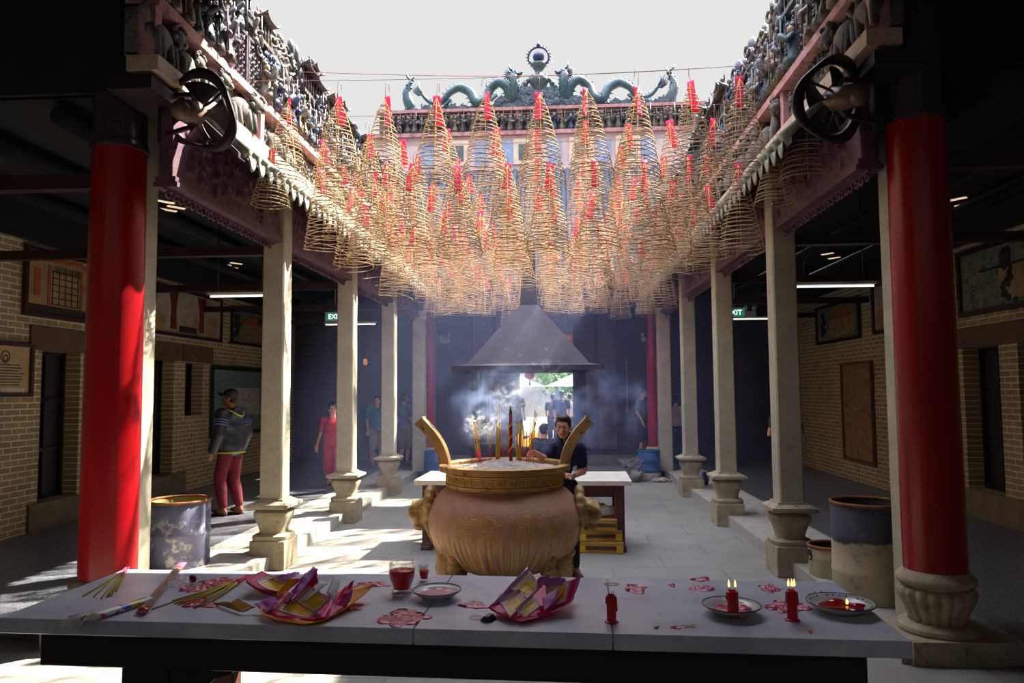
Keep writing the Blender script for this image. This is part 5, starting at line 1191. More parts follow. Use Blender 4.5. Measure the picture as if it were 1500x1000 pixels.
# cartons under the marble table
M_CARD = pm('brown_carton', (196, 148, 70), (172, 126, 56), 5, .8); M_CARDY = pm('yellow_carton_label', (236, 200, 40), None, 5, .7); M_CARDD = pm('dark_carton_side', (96, 68, 44), (76, 52, 36), 5, .8)
p = az(850, 812, 0); q = random.Random(2)
for k, (dx, dy, z, w_, rz) in enumerate(((.26, .2, 0, .52, -.1), (.24, .24, .13, .5, .04), (.22, .22, .26, .47, -.12))):
    t = thing('carton', ['bottom brown carton with yellow corner labels in the stack beside the urn', 'middle brown carton of the stack beside the urn', 'topmost plain brown carton of the stack beside the urn'][k], 'box', (p.x+dx, p.y+dy+.02, z), rz, 'cartons beside the urn')
    mb = MB(); mb.box((0, 0, .064), (w_, .34, .126), bev=.003); mb.build('box', M_CARD, t)
    mb = MB(); mb.box((0, -.171, .064), (w_*.96, .004, .04)); mb.build('printed_band', M_CARDD, t)
    if k < 2:
        [MB().box((e*w_*.42, -.172, .05), (.075, .006, .075)).build('yellow_label', M_CARDY, t) for e in (-1, 1)]
t = thing('plastic_bag', 'bunched white plastic bag lying on the topmost carton', 'plastic bag', (p.x+.26, p.y+.28, .39)); mb = MB(); mb.surf(lambda u, v: (.2*math.cos(2*PI*u)*math.sin(PI*v), .12*math.sin(2*PI*u)*math.sin(PI*v), .07-.07*math.cos(PI*v)+.05*noise.noise(V((math.cos(2*PI*u)*2, math.sin(2*PI*u)*2, v*5)))), 20, 12); mb.build('film', M_WHITEP, t, fix=False)

# ------------------------------------------------------------------ wall fans on the red columns
M_FAN = pm('grimy_fan_metal', (62, 48, 52), (42, 32, 38), 7, .5, metal=.3, spots=(120, 100, 84), sp_scale=12, sp_at=.66); M_MOTOR = pm('brown_motor_shell', (120, 96, 78), (80, 62, 54), 6, .5, metal=.2)
def wall_fan(px, py, y, nrm, label, side):
    c = ay(px, py, y); t = thing('wall_fan', label, 'fan', c); s = 1 if side == 'left' else -1; nrm = V(nrm).normalized(); Q = nrm.to_track_quat('Z', 'Y').to_matrix()
    Rg = .285; mb = MB(); n = 60; ring = []
    for k in range(n):
        a = 2*PI*k/n; r = Rg*(1+.07*math.cos(3*a+.6)); ring.append(Q @ V((r*math.cos(a), r*math.sin(a), 0)))
    rs = []
    for k in range(n):
        a = 2*PI*k/n; r = Rg*(1+.07*math.cos(3*a+.6)); u_ = Q @ V((math.cos(a), math.sin(a), 0)); w2_ = .03+.012*math.cos(3*a+.6)
        rs.append([u_*(r+w2_)-nrm*.015, u_*(r+w2_)+nrm*.015, u_*(r-w2_)+nrm*.02, u_*(r-w2_)-nrm*.02])
    mb.rings(rs, closed=True)
    for k in range(3):
        a = 2*PI*k/3+.4; mb.tube([Q @ V((Rg*f*math.cos(a+.3*(1-f)), Rg*f*math.sin(a+.3*(1-f)), -.16*(1-f)**2)) for f in (1, .8, .6, .4, .22)], .011, 6)
    mb.build('guard', M_FAN, t)
    mb = MB(); mb.cyl(Q @ V((0, 0, -.26)), Q @ V((0, 0, -.05)), .085, .092, 24); mb.sph(Q @ V((0, 0, -.26)), .08, 16, 8); mb.build('motor', M_MOTOR, t)
    for k in range(4):
        a0 = 2*PI*k/4+.2; mb = MB()
        mb.surf(lambda u, v: Q @ V(((.05+.19*u)*math.cos(a0+(v-.5)*(.7+.5*u)), (.05+.19*u)*math.sin(a0+(v-.5)*(.7+.5*u)), .01+.05*(v-.5)*(1+u))), 8, 6, .004); mb.build('blade', M_FAN, t)
    mb = MB(); mb.cyl(Q @ V((0, 0, -.05)), Q @ V((0, 0, .04)), .045, .035, 16); mb.build('hub', M_FAN, t)
    mb = MB(); w_ = V((-s*.34, .06, 0))                               # bracket back to the column
    for dz in (-.16, .17): mb.bar([w_+V((0, 0, dz)), Q @ V((0, 0, -.2))*.7+V((0, 0, dz*.8)), Q @ V((0, 0, -.1))+V((0, 0, dz*.6))], .03, .03, (0, 0, 1))
    mb.box(w_+V((0, 0, .0)), (.03, .1, .46)); mb.build('bracket', M_FAN, t)
    return t
wall_fan(293, 165, 5.62, (.08, .93, .28), 'grimy wall fan with brown motor bracketed to the left red column', 'left')
wall_fan(1216, 147, 5.5, (-.4, .87, .22), 'dark wall fan bracketed to the right red column', 'right')
# pale mounting boards beside the fans
for px, py, y, s, nm in ((233, 178, 5.7, 1, 'left'), (1287, 160, 5.6, -1, 'right')):
    pass

# ------------------------------------------------------------------ lights and signs in the side halls
M_TUBE = NT('fluorescent_tube'); M_TUBE.col((.9, .9, .86, 1)); M_TUBE.b.inputs['Emission Color'].default_value = (.95, .95, .9, 1); M_TUBE.b.inputs['Emission Strength'].default_value = .5; M_TUBE = M_TUBE.m
M_WHITEM = pm('white_fitting', (210, 206, 196), (190, 186, 178), 6, .5)
for (a, b, y, nm) in (((305, 434), (398, 433), 9.5, 'long thin fluorescent tube light in the left hall near the first pillar'), ((1160, 420), (1284, 418), 9., 'long thin fluorescent tube light in the right hall near the first pillar'), ((475, 475), (552, 475), 15, 'thin fluorescent tube light deep in the left hall under the exit sign'), ((1072, 467), (1130, 467), 15, 'thin fluorescent tube light deep in the right hall under the exit sign')):
    p, r_ = ay(*a, y), ay(*b, y); t = thing('tube_light', nm, 'light', (p+r_)/2, 0, 'fluorescent tubes in the side halls'); L = (r_-p).length
    mb = MB(); mb.box((0, 0, .035), (L, .05, .03)); mb.build('housing', M_WHITEM, t); mb = MB(); mb.cyl((-L/2+.03, 0, 0), (L/2-.03, 0, 0), .014, n=10); mb.build('tube', M_TUBE, t)
    mb = MB(); 
    for s in (-1, 1): mb.cyl((s*L*.35, 0, .04), (s*L*.35, 0, 4.3-p.z), .008, n=6)
    mb.build('hanging_rod', M_HOODD, t)
M_EXIT = pm('green_exit_panel', (16, 110, 84), (14, 96, 74), 3, .5, emit=.5); M_EXITT = NT('lit_letters'); M_EXITT.b.inputs['Emission Color'].default_value = (.9, 1, .95, 1); M_EXITT.b.inputs['Emission Strength'].default_value = .9; M_EXITT = M_EXITT.m
for px, py, nm in ((491, 464, 'left'), (1076, 458, 'right')):
    p = ay(px, py, 15.0); t = thing('exit_sign', 'green EXIT sign hanging in the %s side hall' % nm, 'sign', (p.x, 15.0, p.z))
    mb = MB(); mb.box((0, 0, 0), (.38, .04, .17)); mb.build('panel', M_EXIT, t)
    mb = MB(); mb.box((0, 0, .09), (.42, .06, .02)); mb.box((0, 0, -.09), (.42, .06, .015)); mb.box((-.2, 0, 0), (.015, .06, .18)); mb.box((.2, 0, 0), (.015, .06, .18)); mb.cyl((0, 0, .09), (0, 0, 4.3-p.z), .008, n=6); mb.build('frame', M_WHITEM, t)
    me = text_mesh('EXIT', .145, extrude=.002); me.materials.append(M_EXITT); o = put(me, 'lettering', t, (0, -.024, 0)); o.rotation_euler = (PI/2, 0, 0); o.scale = (.95, 1, 1)
def emergency(px, py, y, label, s=1):
    p = ay(px, py, y); t = thing('emergency_light', label, 'light', (p.x, y, p.z), 0, 'twin head emergency lights'); mb = MB(); mb.box((0, 0, -.05*s), (.24*s, .08, .12*s), bev=.01); mb.build('case', M_WHITEM, t)
    for e in (-1, 1): mb = MB(); mb.cyl((e*.07*s, .02, .08*s), (e*.09*s, -.05, .07*s), .03*s, .05*s, 14); mb.cyl((e*.06*s, 0, .02*s), (e*.07*s, .0, .08*s), .008, n=6); mb.build('lamp_head', M_WHITEM, t)
emergency(1098, 456, 15.0, 'white twin lamp emergency light beside the right exit sign'); emergency(652, 496, 18.4, 'white twin lamp emergency light on the dim far wall left of the hood', 1.1)
emergency(946, 494, 18.4, 'white twin lamp emergency light on the dim far wall near the right red column', .9)
p = ay(535, 530, 17.5); t = thing('small_lantern', 'tiny amber hanging lantern glowing in the dark left hall', 'lantern', p); mb = MB(); mb.lathe([(0, -.08), (.04, -.07), (.055, 0), (.04, .07), (0, .08)], 14); mb.build('shade', pm('amber_glass', (190, 120, 40), None, 5, .4, emit=.5), t); mb = MB(); mb.cyl((0, 0, .07), (0, 0, 4.0-p.z), .005, n=5); mb.build('cord', M_HOODD, t)
p = ay(833, 497, 17.2); t = thing('hanging_lantern', 'orange red paper charm hanging in the far hall right of the hood', 'lantern', p); mb = MB(); mb.box((0, 0, 0), (.2, .03, .24)); mb.build('panel', leaf_mat('orange_charm', (244, 90, 40), .5), t); mb = MB(); mb.box((0, -.02, .02), (.1, .012, .09)); mb.cyl((0, 0, .12), (0, 0, 4-p.z), .004, n=5); mb.build('gold_patch', M_GOLD, t)
p = ay(776, 549, 20.5); t = thing('hanging_lantern', 'round red lantern seen through the far doorway', 'lantern', p); mb = MB(); mb.sph((0, 0, 0), (.14, .14, .12), 16, 10); mb.build('shade', leaf_mat('red_lantern', (240, 60, 60), .5), t); mb = MB(); mb.cyl((0, 0, .1), (0, 0, .6), .008, n=5); mb.cyl((0, 0, -.12), (0, 0, -.3), .02, .03, n=8); mb.build('tassel', M_JOSSR, t)

# ------------------------------------------------------------------ wall pictures, board, tablet
M_OLDP = pm('old_cream_paper', (196, 170, 122), (178, 150, 104), 4, .7); M_INK = pm('brown_ink', (92, 74, 52), None, 5, .8); M_FRAMEW = pm('dark_red_brown_frame', (58, 26, 22), (42, 18, 16), 5, .45)
def picture(name, label, cat, side, y0, y1, z0, z1, paint, frame=.06, fm=None):
    X = WL if side == 'left' else WR; s = 1 if side == 'left' else -1; yc, zc = (y0+y1)/2, (z0+z1)/2; W, H = y1-y0, z1-z0
    t = thing(name, label, cat, (X+s*.012, yc, zc), PI/2 if s > 0 else -PI/2)           # local x runs along the wall, -y faces the hall
    mb = MB()
    for a in (-1, 1): mb.box((a*(W/2-frame/2), -.03, 0), (frame, .05, H)); mb.box((0, -.03, a*(H/2-frame/2)), (W-2*frame, .05, frame))
    mb.build('frame', fm or M_FRAMEW, t); paint(t, W-2*frame, H-2*frame, random.Random(int(yc*10))); return t
def panel(t, name, mat, x0, x1, z0, z1, d=0):
    mb = MB(); mb.box(((x0+x1)/2, -.012-d, (z0+z1)/2), (x1-x0, .012, z1-z0)); return mb.build(name, mat, t)
def lettering(t, txt, size, x, z, mat, d=.03, rows=False):
    me = text_mesh(txt, size); me.materials.append(mat); o = put(me, 'lettering', t, (x, -.02-d, z)); o.rotation_euler = (PI/2, 0, 0); return o
def doc(t, W, H, q):
    panel(t, 'paper', M_OLDP, -W/2, W/2, -H/2, H/2); mb = MB()
    mb.torus((-.02, -.02, H*.27), .07, .008, 24, 5, Matrix.Rotation(PI/2, 3, 'X')); mb.torus((-.02, -.02, H*.24), .035, .008, 16, 5, Matrix.Rotation(PI/2, 3, 'X'))
    z = H*.1
    while z > -H*.38: mb.box((q.uniform(-.03, .03), -.02, z), (W*q.uniform(.4, .75), .004, .012)); z -= .035
    mb.build('ink_marks', M_INK, t); panel(t, 'caption_card', M_WHITEM, -W*.1, W*.4, -H*.47, -H*.39, .008)
picture('framed_document', 'framed yellowed document hanging left of the nearest dark left window', 'picture', 'left', 8.1, 8.98, 1.87, 2.54, doc, .045)
M_MUB = pm('ochre_mural', (170, 140, 92), (146, 116, 74), 5, .7, spots=(110, 90, 64), sp_scale=6, sp_at=.64); M_MUO = pm('orange_mural', (168, 88, 40), (146, 70, 34), 6, .7); M_MUR = pm('dull_red_mural', (118, 34, 30), (94, 26, 26), 6, .7); M_MUD = pm('dark_mural', (50, 40, 34), (36, 30, 28), 8, .7); M_MUG = pm('grey_green_mural', (124, 126, 100), (94, 100, 76), 7, .7, spots=(64, 70, 56), sp_scale=10, sp_at=.58); M_MUW = pm('pale_mural', (176, 162, 140), (150, 136, 118), 5, .7)
def temple(t, W, H, q):
    panel(t, 'painted_ground', M_MUB, -W/2, W/2, -H/2, H/2); x0 = -W*.3
    mb = MB(); mb.prism([(-W*.34, H*.42), (W*.1, H*.48), (W*.42, H*.22), (W*.42, H*.16), (W*.1, H*.41), (-W*.34, H*.36)], .008, Matrix.Translation((0, -.018, 0)) @ Matrix.Rotation(PI/2, 4, 'X')); mb.build('painted_roof', M_MUO, t)
    for x in (-W*.26, W*.12): panel(t, 'painted_pillar', M_MUO, x-.025, x+.025, -H*.38, H*.33, .01)
    panel(t, 'painted_base', M_MUD, -W/2, W/2, -H/2, -H*.36, .01)
    mb = MB()
    for i in range(5): mb.box((-W*.22+i*W*.075, -.022, -H*.05), (.012, .006, H*.56))
    for j in range(6): mb.box((-W*.07, -.022, -H*.32+j*H*.11), (W*.32, .006, .012))
    mb.build('painted_grille', M_MUD, t); panel(t, 'painted_door', M_MUR, W*.2, W*.28, -H*.34, H*.1, .01); panel(t, 'painted_banner', M_MUO, -W*.42, -W*.36, -H*.22, H*.24, .01)
    mb = MB(); 
    for k in range(10): mb.sph((W*.4+q.uniform(-.04, .04), -.02, -H*.3+k*.05), (.035, .006, .03), 7, 4)
    mb.build('painted_figure', M_MUD, t); lettering(t, '舘會城穗', .13, -W*.07, H*.24, M_HOODD)
    lettering(t, '門\n前\n風\n景', .05, -W*.39, 0, M_MUD) if False else None
picture('wall_mural', 'ochre painted mural of a gated temple front above the nearest left window', 'mural', 'left', 8.78, 10.6, 2.9, 3.8, temple, .05)
def gate(t, W, H, q):
    panel(t, 'painted_ground', M_MUW, -W/2, W/2, -H/2, H/2)
    for x in (-.2, .2): 
        mb = MB(); mb.prism([(-.16, H*.46), (.16, H*.46), (.08, H*.1), (.1, -H*.4), (-.1, -H*.4), (-.08, H*.1)], .008, Matrix.Translation((x*W, -.018, 0)) @ Matrix.Rotation(PI/2, 4, 'X')); mb.build('painted_gate', M_MUR, t)
    mb = MB(); mb.sph((-.42*W+.1, -.018, -H*.28), (.2, .008, .2), 16, 6); mb.sph((.12*W, -.018, -H*.3), (.12, .008, .18), 16, 6); mb.sph((.36*W, -.018, -H*.2), (.2, .008, .24), 16, 6); mb.build('painted_rocks', M_MUB, t); panel(t, 'painted_steps', M_MUD, -W*.12, W*.12, -H*.45, -H*.3, .01)
picture('wall_mural', 'dim mural of a red gateway between pale rocks on the left wall', 'mural', 'left', 11.6, 14.25, 2.9, 3.76, gate, .05)
def house(t, W, H, q):
    panel(t, 'painted_ground', M_MUG, -W/2, W/2, -H/2, H/2); panel(t, 'painted_house', M_MUB, -W*.15, W*.4, -H*.4, H*.1, .01)
    mb = MB(); mb.prism([(-W*.24, H*.08), (W*.12, H*.4), (W*.48, H*.08)], .008, Matrix.Translation((0, -.02, 0)) @ Matrix.Rotation(PI/2, 4, 'X')); mb.build('painted_roof', M_MUO, t); mb = MB()
    for k in range(9): mb.box((-W*.1+k*W*.055, -.026, -H*.18), (.02, .006, H*.4))
    mb.build('painted_columns', M_MUD, t); mb = MB()
    for k in range(14): mb.sph((-W*.35+q.uniform(-.12, .12), -.02, q.uniform(-H*.3, H*.3)), (.08, .008, .07), 8, 4)
    mb.build('painted_trees', M_MUD, t)
picture('wall_mural', 'dim mural of a columned hall farther along the left wall', 'mural', 'left', 14.7, 16.4, 2.92, 3.7, house, .05)
picture('wall_mural', 'dim mural of a house with a steep gable on the right wall', 'mural', 'right', 13.85, 16.1, 2.82, 3.62, house, .06)
def tower(t, W, H, q):
    panel(t, 'painted_ground', M_MUG, -W/2, W/2, -H/2, H/2); panel(t, 'painted_yellow_wall', M_MUB, -W*.1, W*.5, -H*.42, H*.12, .008); mb = MB(); x = -W*.02
    for k in range(26): mb.sph((x+q.uniform(-.12, .12)*(1.4-k/26), -.024, -H*.44+k*H*.026), (.05, .008, .04), 7, 4)
    mb.lathe([(0, H*.1), (.07, H*.1), (.08, H*.34), (.05, H*.42), (0, H*.44)], 16, (x, -.02, 0)); mb.build('painted_pagoda', M_MUD, t); panel(t, 'painted_branch', M_MUD, -W*.3, W*.5, H*.13, H*.17, .012)
    mb = MB()
    for k in range(10): mb.box((-W*.4+(k % 2)*.05, -.024, -H*.05-k*.028), (.03, .006, .018))
    mb.build('painted_script', M_MUD, t)
picture('wall_mural', 'green and ochre mural of a stone tower at the right edge of the photo', 'mural', 'right', 8.2, 10.5, 2.86, 3.76, tower, .07)
picture('wall_mural', 'narrow dark framed mural beside the right pillar nearest the table', 'mural', 'right', 11.3, 13.28, 2.84, 3.72, gate, .06)
M_BOARD = pm('blue_green_board', (112, 138, 130), (100, 124, 118), 3, .6); M_BFR = pm('dark_green_frame', (34, 62, 56), (26, 48, 44), 4, .5); M_NOTE = pm('pale_notice', (186, 182, 168), (170, 166, 154), 6, .8)
def notice(t, W, H, q):
    panel(t, 'board', M_BOARD, -W/2, W/2, -H/2, H/2); panel(t, 'notice_sheet', M_NOTE, -W*.26, W*.44, -H*.24, H*.22, .01); mb = MB()
    for k in range(26): mb.box((q.uniform(-W*.22, W*.4), -.03, q.uniform(-H*.2, H*.18)), (.035, .004, .04))
    mb.build('pinned_slips', M_MUB, t)
picture('notice_board', 'green framed notice board with pale sheet behind the capped man', 'notice board', 'left', 13.86, 16.4, 1.02, 2.44, notice, .08, M_BFR)
M_TAB = pm('carved_tan_stone', (158, 122, 82), (132, 98, 62), 5, .8, bump=.3, spots=(96, 70, 46), sp_scale=11, sp_at=.6)
def stele(t, W, H, q):
    mb = MB(); mb.box((0, -.012, 0), (W, .02, H)); 
    for c in range(16):
        z = H*.44
        while z > -H*.42: mb.box((-W*.44+c*W*.058, -.024, z), (.03, .02, .032)) if q.random() < .85 else None; z -= .055
    fused(mb, 'inscribed_stone', M_TAB, t, .011, 0)
picture('stone_tablet', 'tan inscribed stone tablet set in the right brick wall', 'tablet', 'right', 13.42, 14.82, .53, 2.39, stele, .04, M_LINTEL)

# ------------------------------------------------------------------ far right altar
p = ay(1030, 640, 19.2); t = thing('side_altar', 'dark altar table with a lattice front and tiny candle lights deep on the right', 'table', (3.6, 19.6, .15))
mb = MB(); mb.box((0, 0, .95), (1.7, .6, .1)); mb.build('tabletop', M_WOODRED, t); mb = MB(); mb.box((0, .02, .45), (1.6, .5, .9)); mb.build('cabinet', M_WOOD, t); mb = MB(); fret(mb, -.75, .75, .08, .85, -.26, .11, .02, .03); mb.build('lattice', pm('orange_lattice', (120, 60, 40), None, 5, .6), t)
M_GLOW = NT('candle_glow'); M_GLOW.b.inputs['Emission Color'].default_value = (1, .5, .2, 1); M_GLOW.b.inputs['Emission Strength'].default_value = 5; M_GLOW = M_GLOW.m
for k, px in enumerate((1026, 1036)):
    g = ay(px, 598, 19.5); t = thing('altar_lamp', ['small lit lamp at the left on the far right altar', 'small lit lamp at the right on the far right altar'][k], 'lamp', (3.3+k*.2, 19.5, 1.15)); mb = MB(); mb.lathe([(0, 0), (.05, 0), (.02, .05), (.03, .1), (0, .1)], 12); mb.build('holder', M_BRASS, t); mb = MB(); mb.sph((0, 0, .13), (.02, .02, .035), 8, 6); mb.build('flame', M_GLOW, t)
t = thing('blue_cabinet', 'dark blue cabinet standing at the end of the right hall', 'cabinet', (5.0, 20.6, .15)); M_DBLUE = pm('dark_blue_paint', (34, 46, 86), (26, 36, 70), 4, .5)
mb = MB(); mb.box((0, 0, .85), (1.1, .6, 1.7), bev=.02); mb.build('body', M_DBLUE, t)
for s in (-1, 1): mb = MB(); mb.box((s*.27, -.31, .85), (.5, .03, 1.56), bev=.01); d_ = mb.build('door', M_DBLUE, t); mb = MB(); mb.cyl((s*.06, -.34, .75), (s*.06, -.34, .95), .012, n=8); mb.build('handle', M_BRASS, d_)

# ------------------------------------------------------------------ outdoors beyond the doorway
M_PAVE = pm('sunlit_street', (130, 126, 118), (112, 108, 102), 3, .8)
mb = MB(); mb.bb((-12, 22.2, 0), (12, 50, .1)); structure(mb.build('street_ground', M_PAVE))
def leafm(name, c1, c2): 
    t = NT(name); oi = t.coord(); c = t.ramp(t.noise(oi, 1.6, 5), [(.35, c1), (.65, c2)]); t.col(c); d = t.a('ShaderNodeBsdfTranslucent'); t.j(c, d.inputs[0]); x = t.a('ShaderNodeMixShader'); x.inputs[0].default_value = .5; t.j(t.b.outputs[0], x.inputs[1]); t.j(d.outputs[0], x.inputs[2]); t.j(x.outputs[0], t.o.inputs[0]); return t.m
M_LEAF = leafm('street_tree_leaves', (86, 130, 90), (150, 190, 140)); M_BARK = pm('bark', (96, 80, 66), None, 8, .9)
q = random.Random(31)
for k, (x, y, r) in enumerate(((-3.0, 30, 1.75), (.65, 30.4, 1.75), (4.4, 31, 1.75), (-6.8, 31, 1.75))):
    t = thing('street_tree', 'leafy green tree in the street, %s from the left beyond the far doorway' % ORD[(2, 3, 4, 1)[k]], 'tree', (x, y, .1), 0, 'trees beyond the doorway'); mb = MB(); mb.tube([(0, 0, 0), (.05, 0, 1), (0, 0, 2.4)], [.14, .11, .08], 8); mb.build('trunk', M_BARK, t); mb = MB()
    for j in range(1500):
        d = V((q.gauss(0, 1), q.gauss(0, 1), q.gauss(0, 1))).normalized()*r*q.uniform(.5, 1); c = V((0, 0, 2.9))+V((d.x, d.y, d.z*.95)); s_ = q.uniform(.1, .2)
        a = V((q.gauss(0, 1), q.gauss(0, 1), q.gauss(0, 1))).normalized(); b = a.orthogonal()
        mb.add([c-a*s_, c-b*s_*.5, c+a*s_, c+b*s_*.5], [(0, 1, 2, 3)])
    mb.build('foliage', M_LEAF, t, fix=False)
M_UMB = pm('white_canvas', (236, 236, 232), (220, 220, 216), 3, .8)
for x, y, nm in ((.9, 26.5, 'white market umbrella in the street beyond the doorway, the right one'), (-1.7, 27, 'white market umbrella in the street beyond the doorway, the left one')):
    t = thing('market_umbrella', nm, 'umbrella', (x, y, .1), 0, 'street umbrellas'); mb = MB(); mb.lathe([(1.3, 1.95), (.8, 2.15), (.02, 2.5), (0, 2.5)], 8, caps=False); mb.build('canopy', M_UMB, t); mb = MB(); mb.cyl((0, 0, 0), (0, 0, 2.5), .025, n=8); mb.build('pole', M_HOODD, t)
# ------------------------------------------------------------------ people: one fused skin per body, clothes shaped over it
M_SKIN = pm('warm_skin', (222, 160, 124), (210, 146, 110), 5, .5); M_SKIN2 = pm('tan_skin', (150, 96, 70), (138, 84, 60), 5, .5); M_HAIR = pm('black_hair', (26, 22, 24), (40, 34, 36), 30, .5)
def vv(*a): return V(a)
def person(name, label, loc, rz, J, W, skin=M_SKIN, vox=.011, sc_=1, fem=False, turn=0, nod=0, hands=True):
    """J: joint positions in a local frame, facing -y, x to the figure's left... returns the thing and helpers to dress it"""
    t = thing('person', label, 'person', loc, rz); t.scale = (sc_,)*3
    mb = MB(); hd = V(J['head']); Q = Matrix.Rotation(turn, 3, 'Z') @ Matrix.Rotation(nod, 3, 'X'); H = lambda x, y, z: hd+Q @ V((x, y, z))
    # head: cranium, jaw, nose, lips, brow, ears
    mb.sph(H(0, .012, .035), (.074, .092, .09), 16, 12, Q); mb.sph(H(0, -.022, -.045), (.058, .064, .068), 14, 10, Q); mb.sph(H(0, -.055, -.085), (.03, .026, .022), 10, 7, Q)
    mb.cap(H(0, -.083, .012), H(0, -.101, -.026), .010, .016, 9); mb.sph(H(0, -.072, .035), (.055, .02, .016), 10, 6, Q); mb.sph(H(0, -.079, -.055), (.024, .012, .009), 10, 6, Q)
    for s in (-1, 1):
        mb.sph(H(s*.076, .008, -.004), (.011, .02, .032), 8, 6, Q); mb.sph(H(s*.04, -.058, -.012), (.024, .022, .02), 9, 6, Q)
    mb.cap(H(0, .018, -.05), V(J['neck']), .053, .058, 12)
    ch, pv = V(J['chest']), V(J['pelvis']); 
    mb.cap(V(J['neck'])+vv(0, .01, -.02), ch, .06, .13, 12)
    sl, sr = V(J['sh_l']), V(J['sh_r']); d = (sl-sr).normalized(); Qb = Matrix((d, Vector((0, 0, 1)).cross(d), Vector((0, 0, 1)))).transposed()
    mb.sph(ch, (W*.78, .115, .17), 16, 10, Qb); mb.sph(ch*.45+pv*.55, (W*.66, .105, .17), 16, 10, Qb); mb.sph(pv, (W*(.85 if fem else .78), .12, .13), 16, 10, Qb)
    for s_, sh in (('l', sl), ('r', sr)):
        el, wr = V(J['el_'+s_]), V(J['wr_'+s_]); mb.cap(sh+(ch-sh)*.35+vv(0, 0, .04), sh, .055, .06, 10); mb.cap(sh, el, .052, .041, 10); mb.cap(el, wr, .041, .028, 10)
        if hands:                                                    # palm, four fingers, thumb
            f = V(J.get('hd_'+s_, (wr-el))).normalized(); up = V(J.get('hu_'+s_, (0, -1, 0))); up = (up-f*up.dot(f)).normalized(); sd = f.cross(up); curl = J.get('cu_'+s_, .5); pc = wr+f*.055
            mb.cap(wr, pc-f*.01, .027, .03, 9); mb.sph(pc, (.042, .018, .048), 10, 7, Matrix((sd, up, f)).transposed())
            for k, (o, L) in enumerate(((-.03, .062), (-.01, .072), (.01, .07), (.029, .055))):
                a = wr+f*.092+sd*o; b = a+(f*math.cos(curl)+up*math.sin(curl))*L*.55; c = b+(f*math.cos(curl*2.3)+up*math.sin(curl*2.3))*L*.5; mb.cap(a, b, .0105, .0095, 7); mb.cap(b, c, .0095, .008, 7)
            th = J.get('th_'+s_, 1); a = wr+f*.03+sd*(-.03*th); b = a+(f*.6-sd*th*.6+up*.35)*.045; c = b+(f*.9-sd*th*.1+up*.4)*.032; mb.cap(a, b, .013, .0115, 7); mb.cap(b, c, .0115, .009, 7)
    for s_ in 'lr':
        hp, kn, an, to = [V(J[k+'_'+s_]) for k in ('hip', 'kn', 'an', 'to')]; mb.cap(hp, kn, .085, .058, 12); mb.cap(kn, kn+(an-kn)*.35, .056, .056, 10); mb.cap(kn+(an-kn)*.35, an, .056, .038, 10)
        f = (to-an); heel = an+vv(0, 0, -.045)-V((f.x, f.y, 0)).normalized()*.03; mb.cap(an, heel, .036, .032, 9); mb.cap(heel, to, .03, .026, 9); mb.cap(an, to+vv(0, 0, .01), .033, .024, 9)
    fused(mb, 'body', skin, t, vox, 3)
    # face details
    M_EYE = pm('dark_eye', (34, 24, 22), None, 5, .3); M_LIP = pm('lip', (176, 100, 90), None, 5, .5)
    for s in (-1, 1):
        mb = MB(); mb.sph(H(s*.031, -.077, .012), (.012, .006, .0055), 9, 6, Q); mb.build('eye', M_EYE, t); mb = MB(); mb.tube([H(s*.014, -.089, .033), H(s*.032, -.088, .038), H(s*.052, -.075, .032)], [.003, .004, .002], 6); mb.build('eyebrow', M_HAIR, t)
    mb = MB(); mb.sph(H(0, -.088, -.055), (.022, .006, .006), 9, 6, Q); mb.build('lips', M_LIP, t)
    return t, H, Q, Qb
def hair(t, H, Q, long=False, top=.0, name='hair'):
    mb = MB(); mb.sph(H(0, .022, .052), (.082, .094, .084), 16, 12, Q); mb.sph(H(0, -.03, .098), (.062, .055, .034), 12, 8, Q); mb.sph(H(0, .05, .0), (.07, .062, .07), 12, 8, Q)
    for s in (-1, 1): mb.sph(H(s*.07, -.005, .03), (.014, .03, .035), 8, 6, Q)
    if long: mb.sph(H(0, .075, -.03), (.06, .04, .09), 12, 8, Q); mb.sph(H(0, .095, .0), (.045, .04, .045), 10, 8, Q)
    fused(mb, name, M_HAIR, t, .010, 2)
def garment(t, J, W, Qb, mat, name, kind, infl=.018, sleeve=.6, leg=1.0, vox=.012, hem=0, loose=0):
    mb = MB(); ch, pv = V(J['chest']), V(J['pelvis'])
    if kind == 'top':
        mb.cap(V(J['neck'])+vv(0, .008, -.035), ch, .055+infl, .13, 14); mb.sph(ch, (W*.78+infl, .115+infl, .175), 18, 12, Qb); mb.sph(ch*.45+pv*.55, (W*.7+infl+loose, .108+infl+loose, .19), 18, 12, Qb)
        mb.sph(pv+vv(0, 0, .05-hem*.5), (W*.78+infl+loose, .12+infl+loose, .13+hem), 18, 12, Qb)
        for s_ in 'lr':
            sh, el, wr = V(J['sh_'+s_]), V(J['el_'+s_]), V(J['wr_'+s_]); mb.cap(sh+(ch-sh)*.35+vv(0, 0, .035), sh, .058+infl, .06+infl, 12)
            if sleeve <= 1: mb.cap(sh, sh+(el-sh)*sleeve, .056+infl, .05+infl, 12)
            else: mb.cap(sh, el, .056+infl, .047+infl, 12); mb.cap(el, el+(wr-el)*(sleeve-1), .046+infl, .036+infl, 12)
    else:
        mb.sph(pv, (W*.8+infl, .122+infl, .125), 18, 12, Qb)
        for s_ in 'lr':
            hp, kn, an = [V(J[k+'_'+s_]) for k in ('hip', 'kn', 'an')]; mb.cap(hp, kn, .09+infl, .062+infl+loose, 14)
            if leg > .5: e = kn+(an-kn)*min(1, (leg-.5)*2); mb.cap(kn, kn+(e-kn)*.45, .06+infl+loose, .06+infl+loose, 12); mb.cap(kn+(e-kn)*.45, e, .06+infl+loose, .042+infl+loose*.6, 12)
    return fused(mb, name, mat, t, vox, 3)
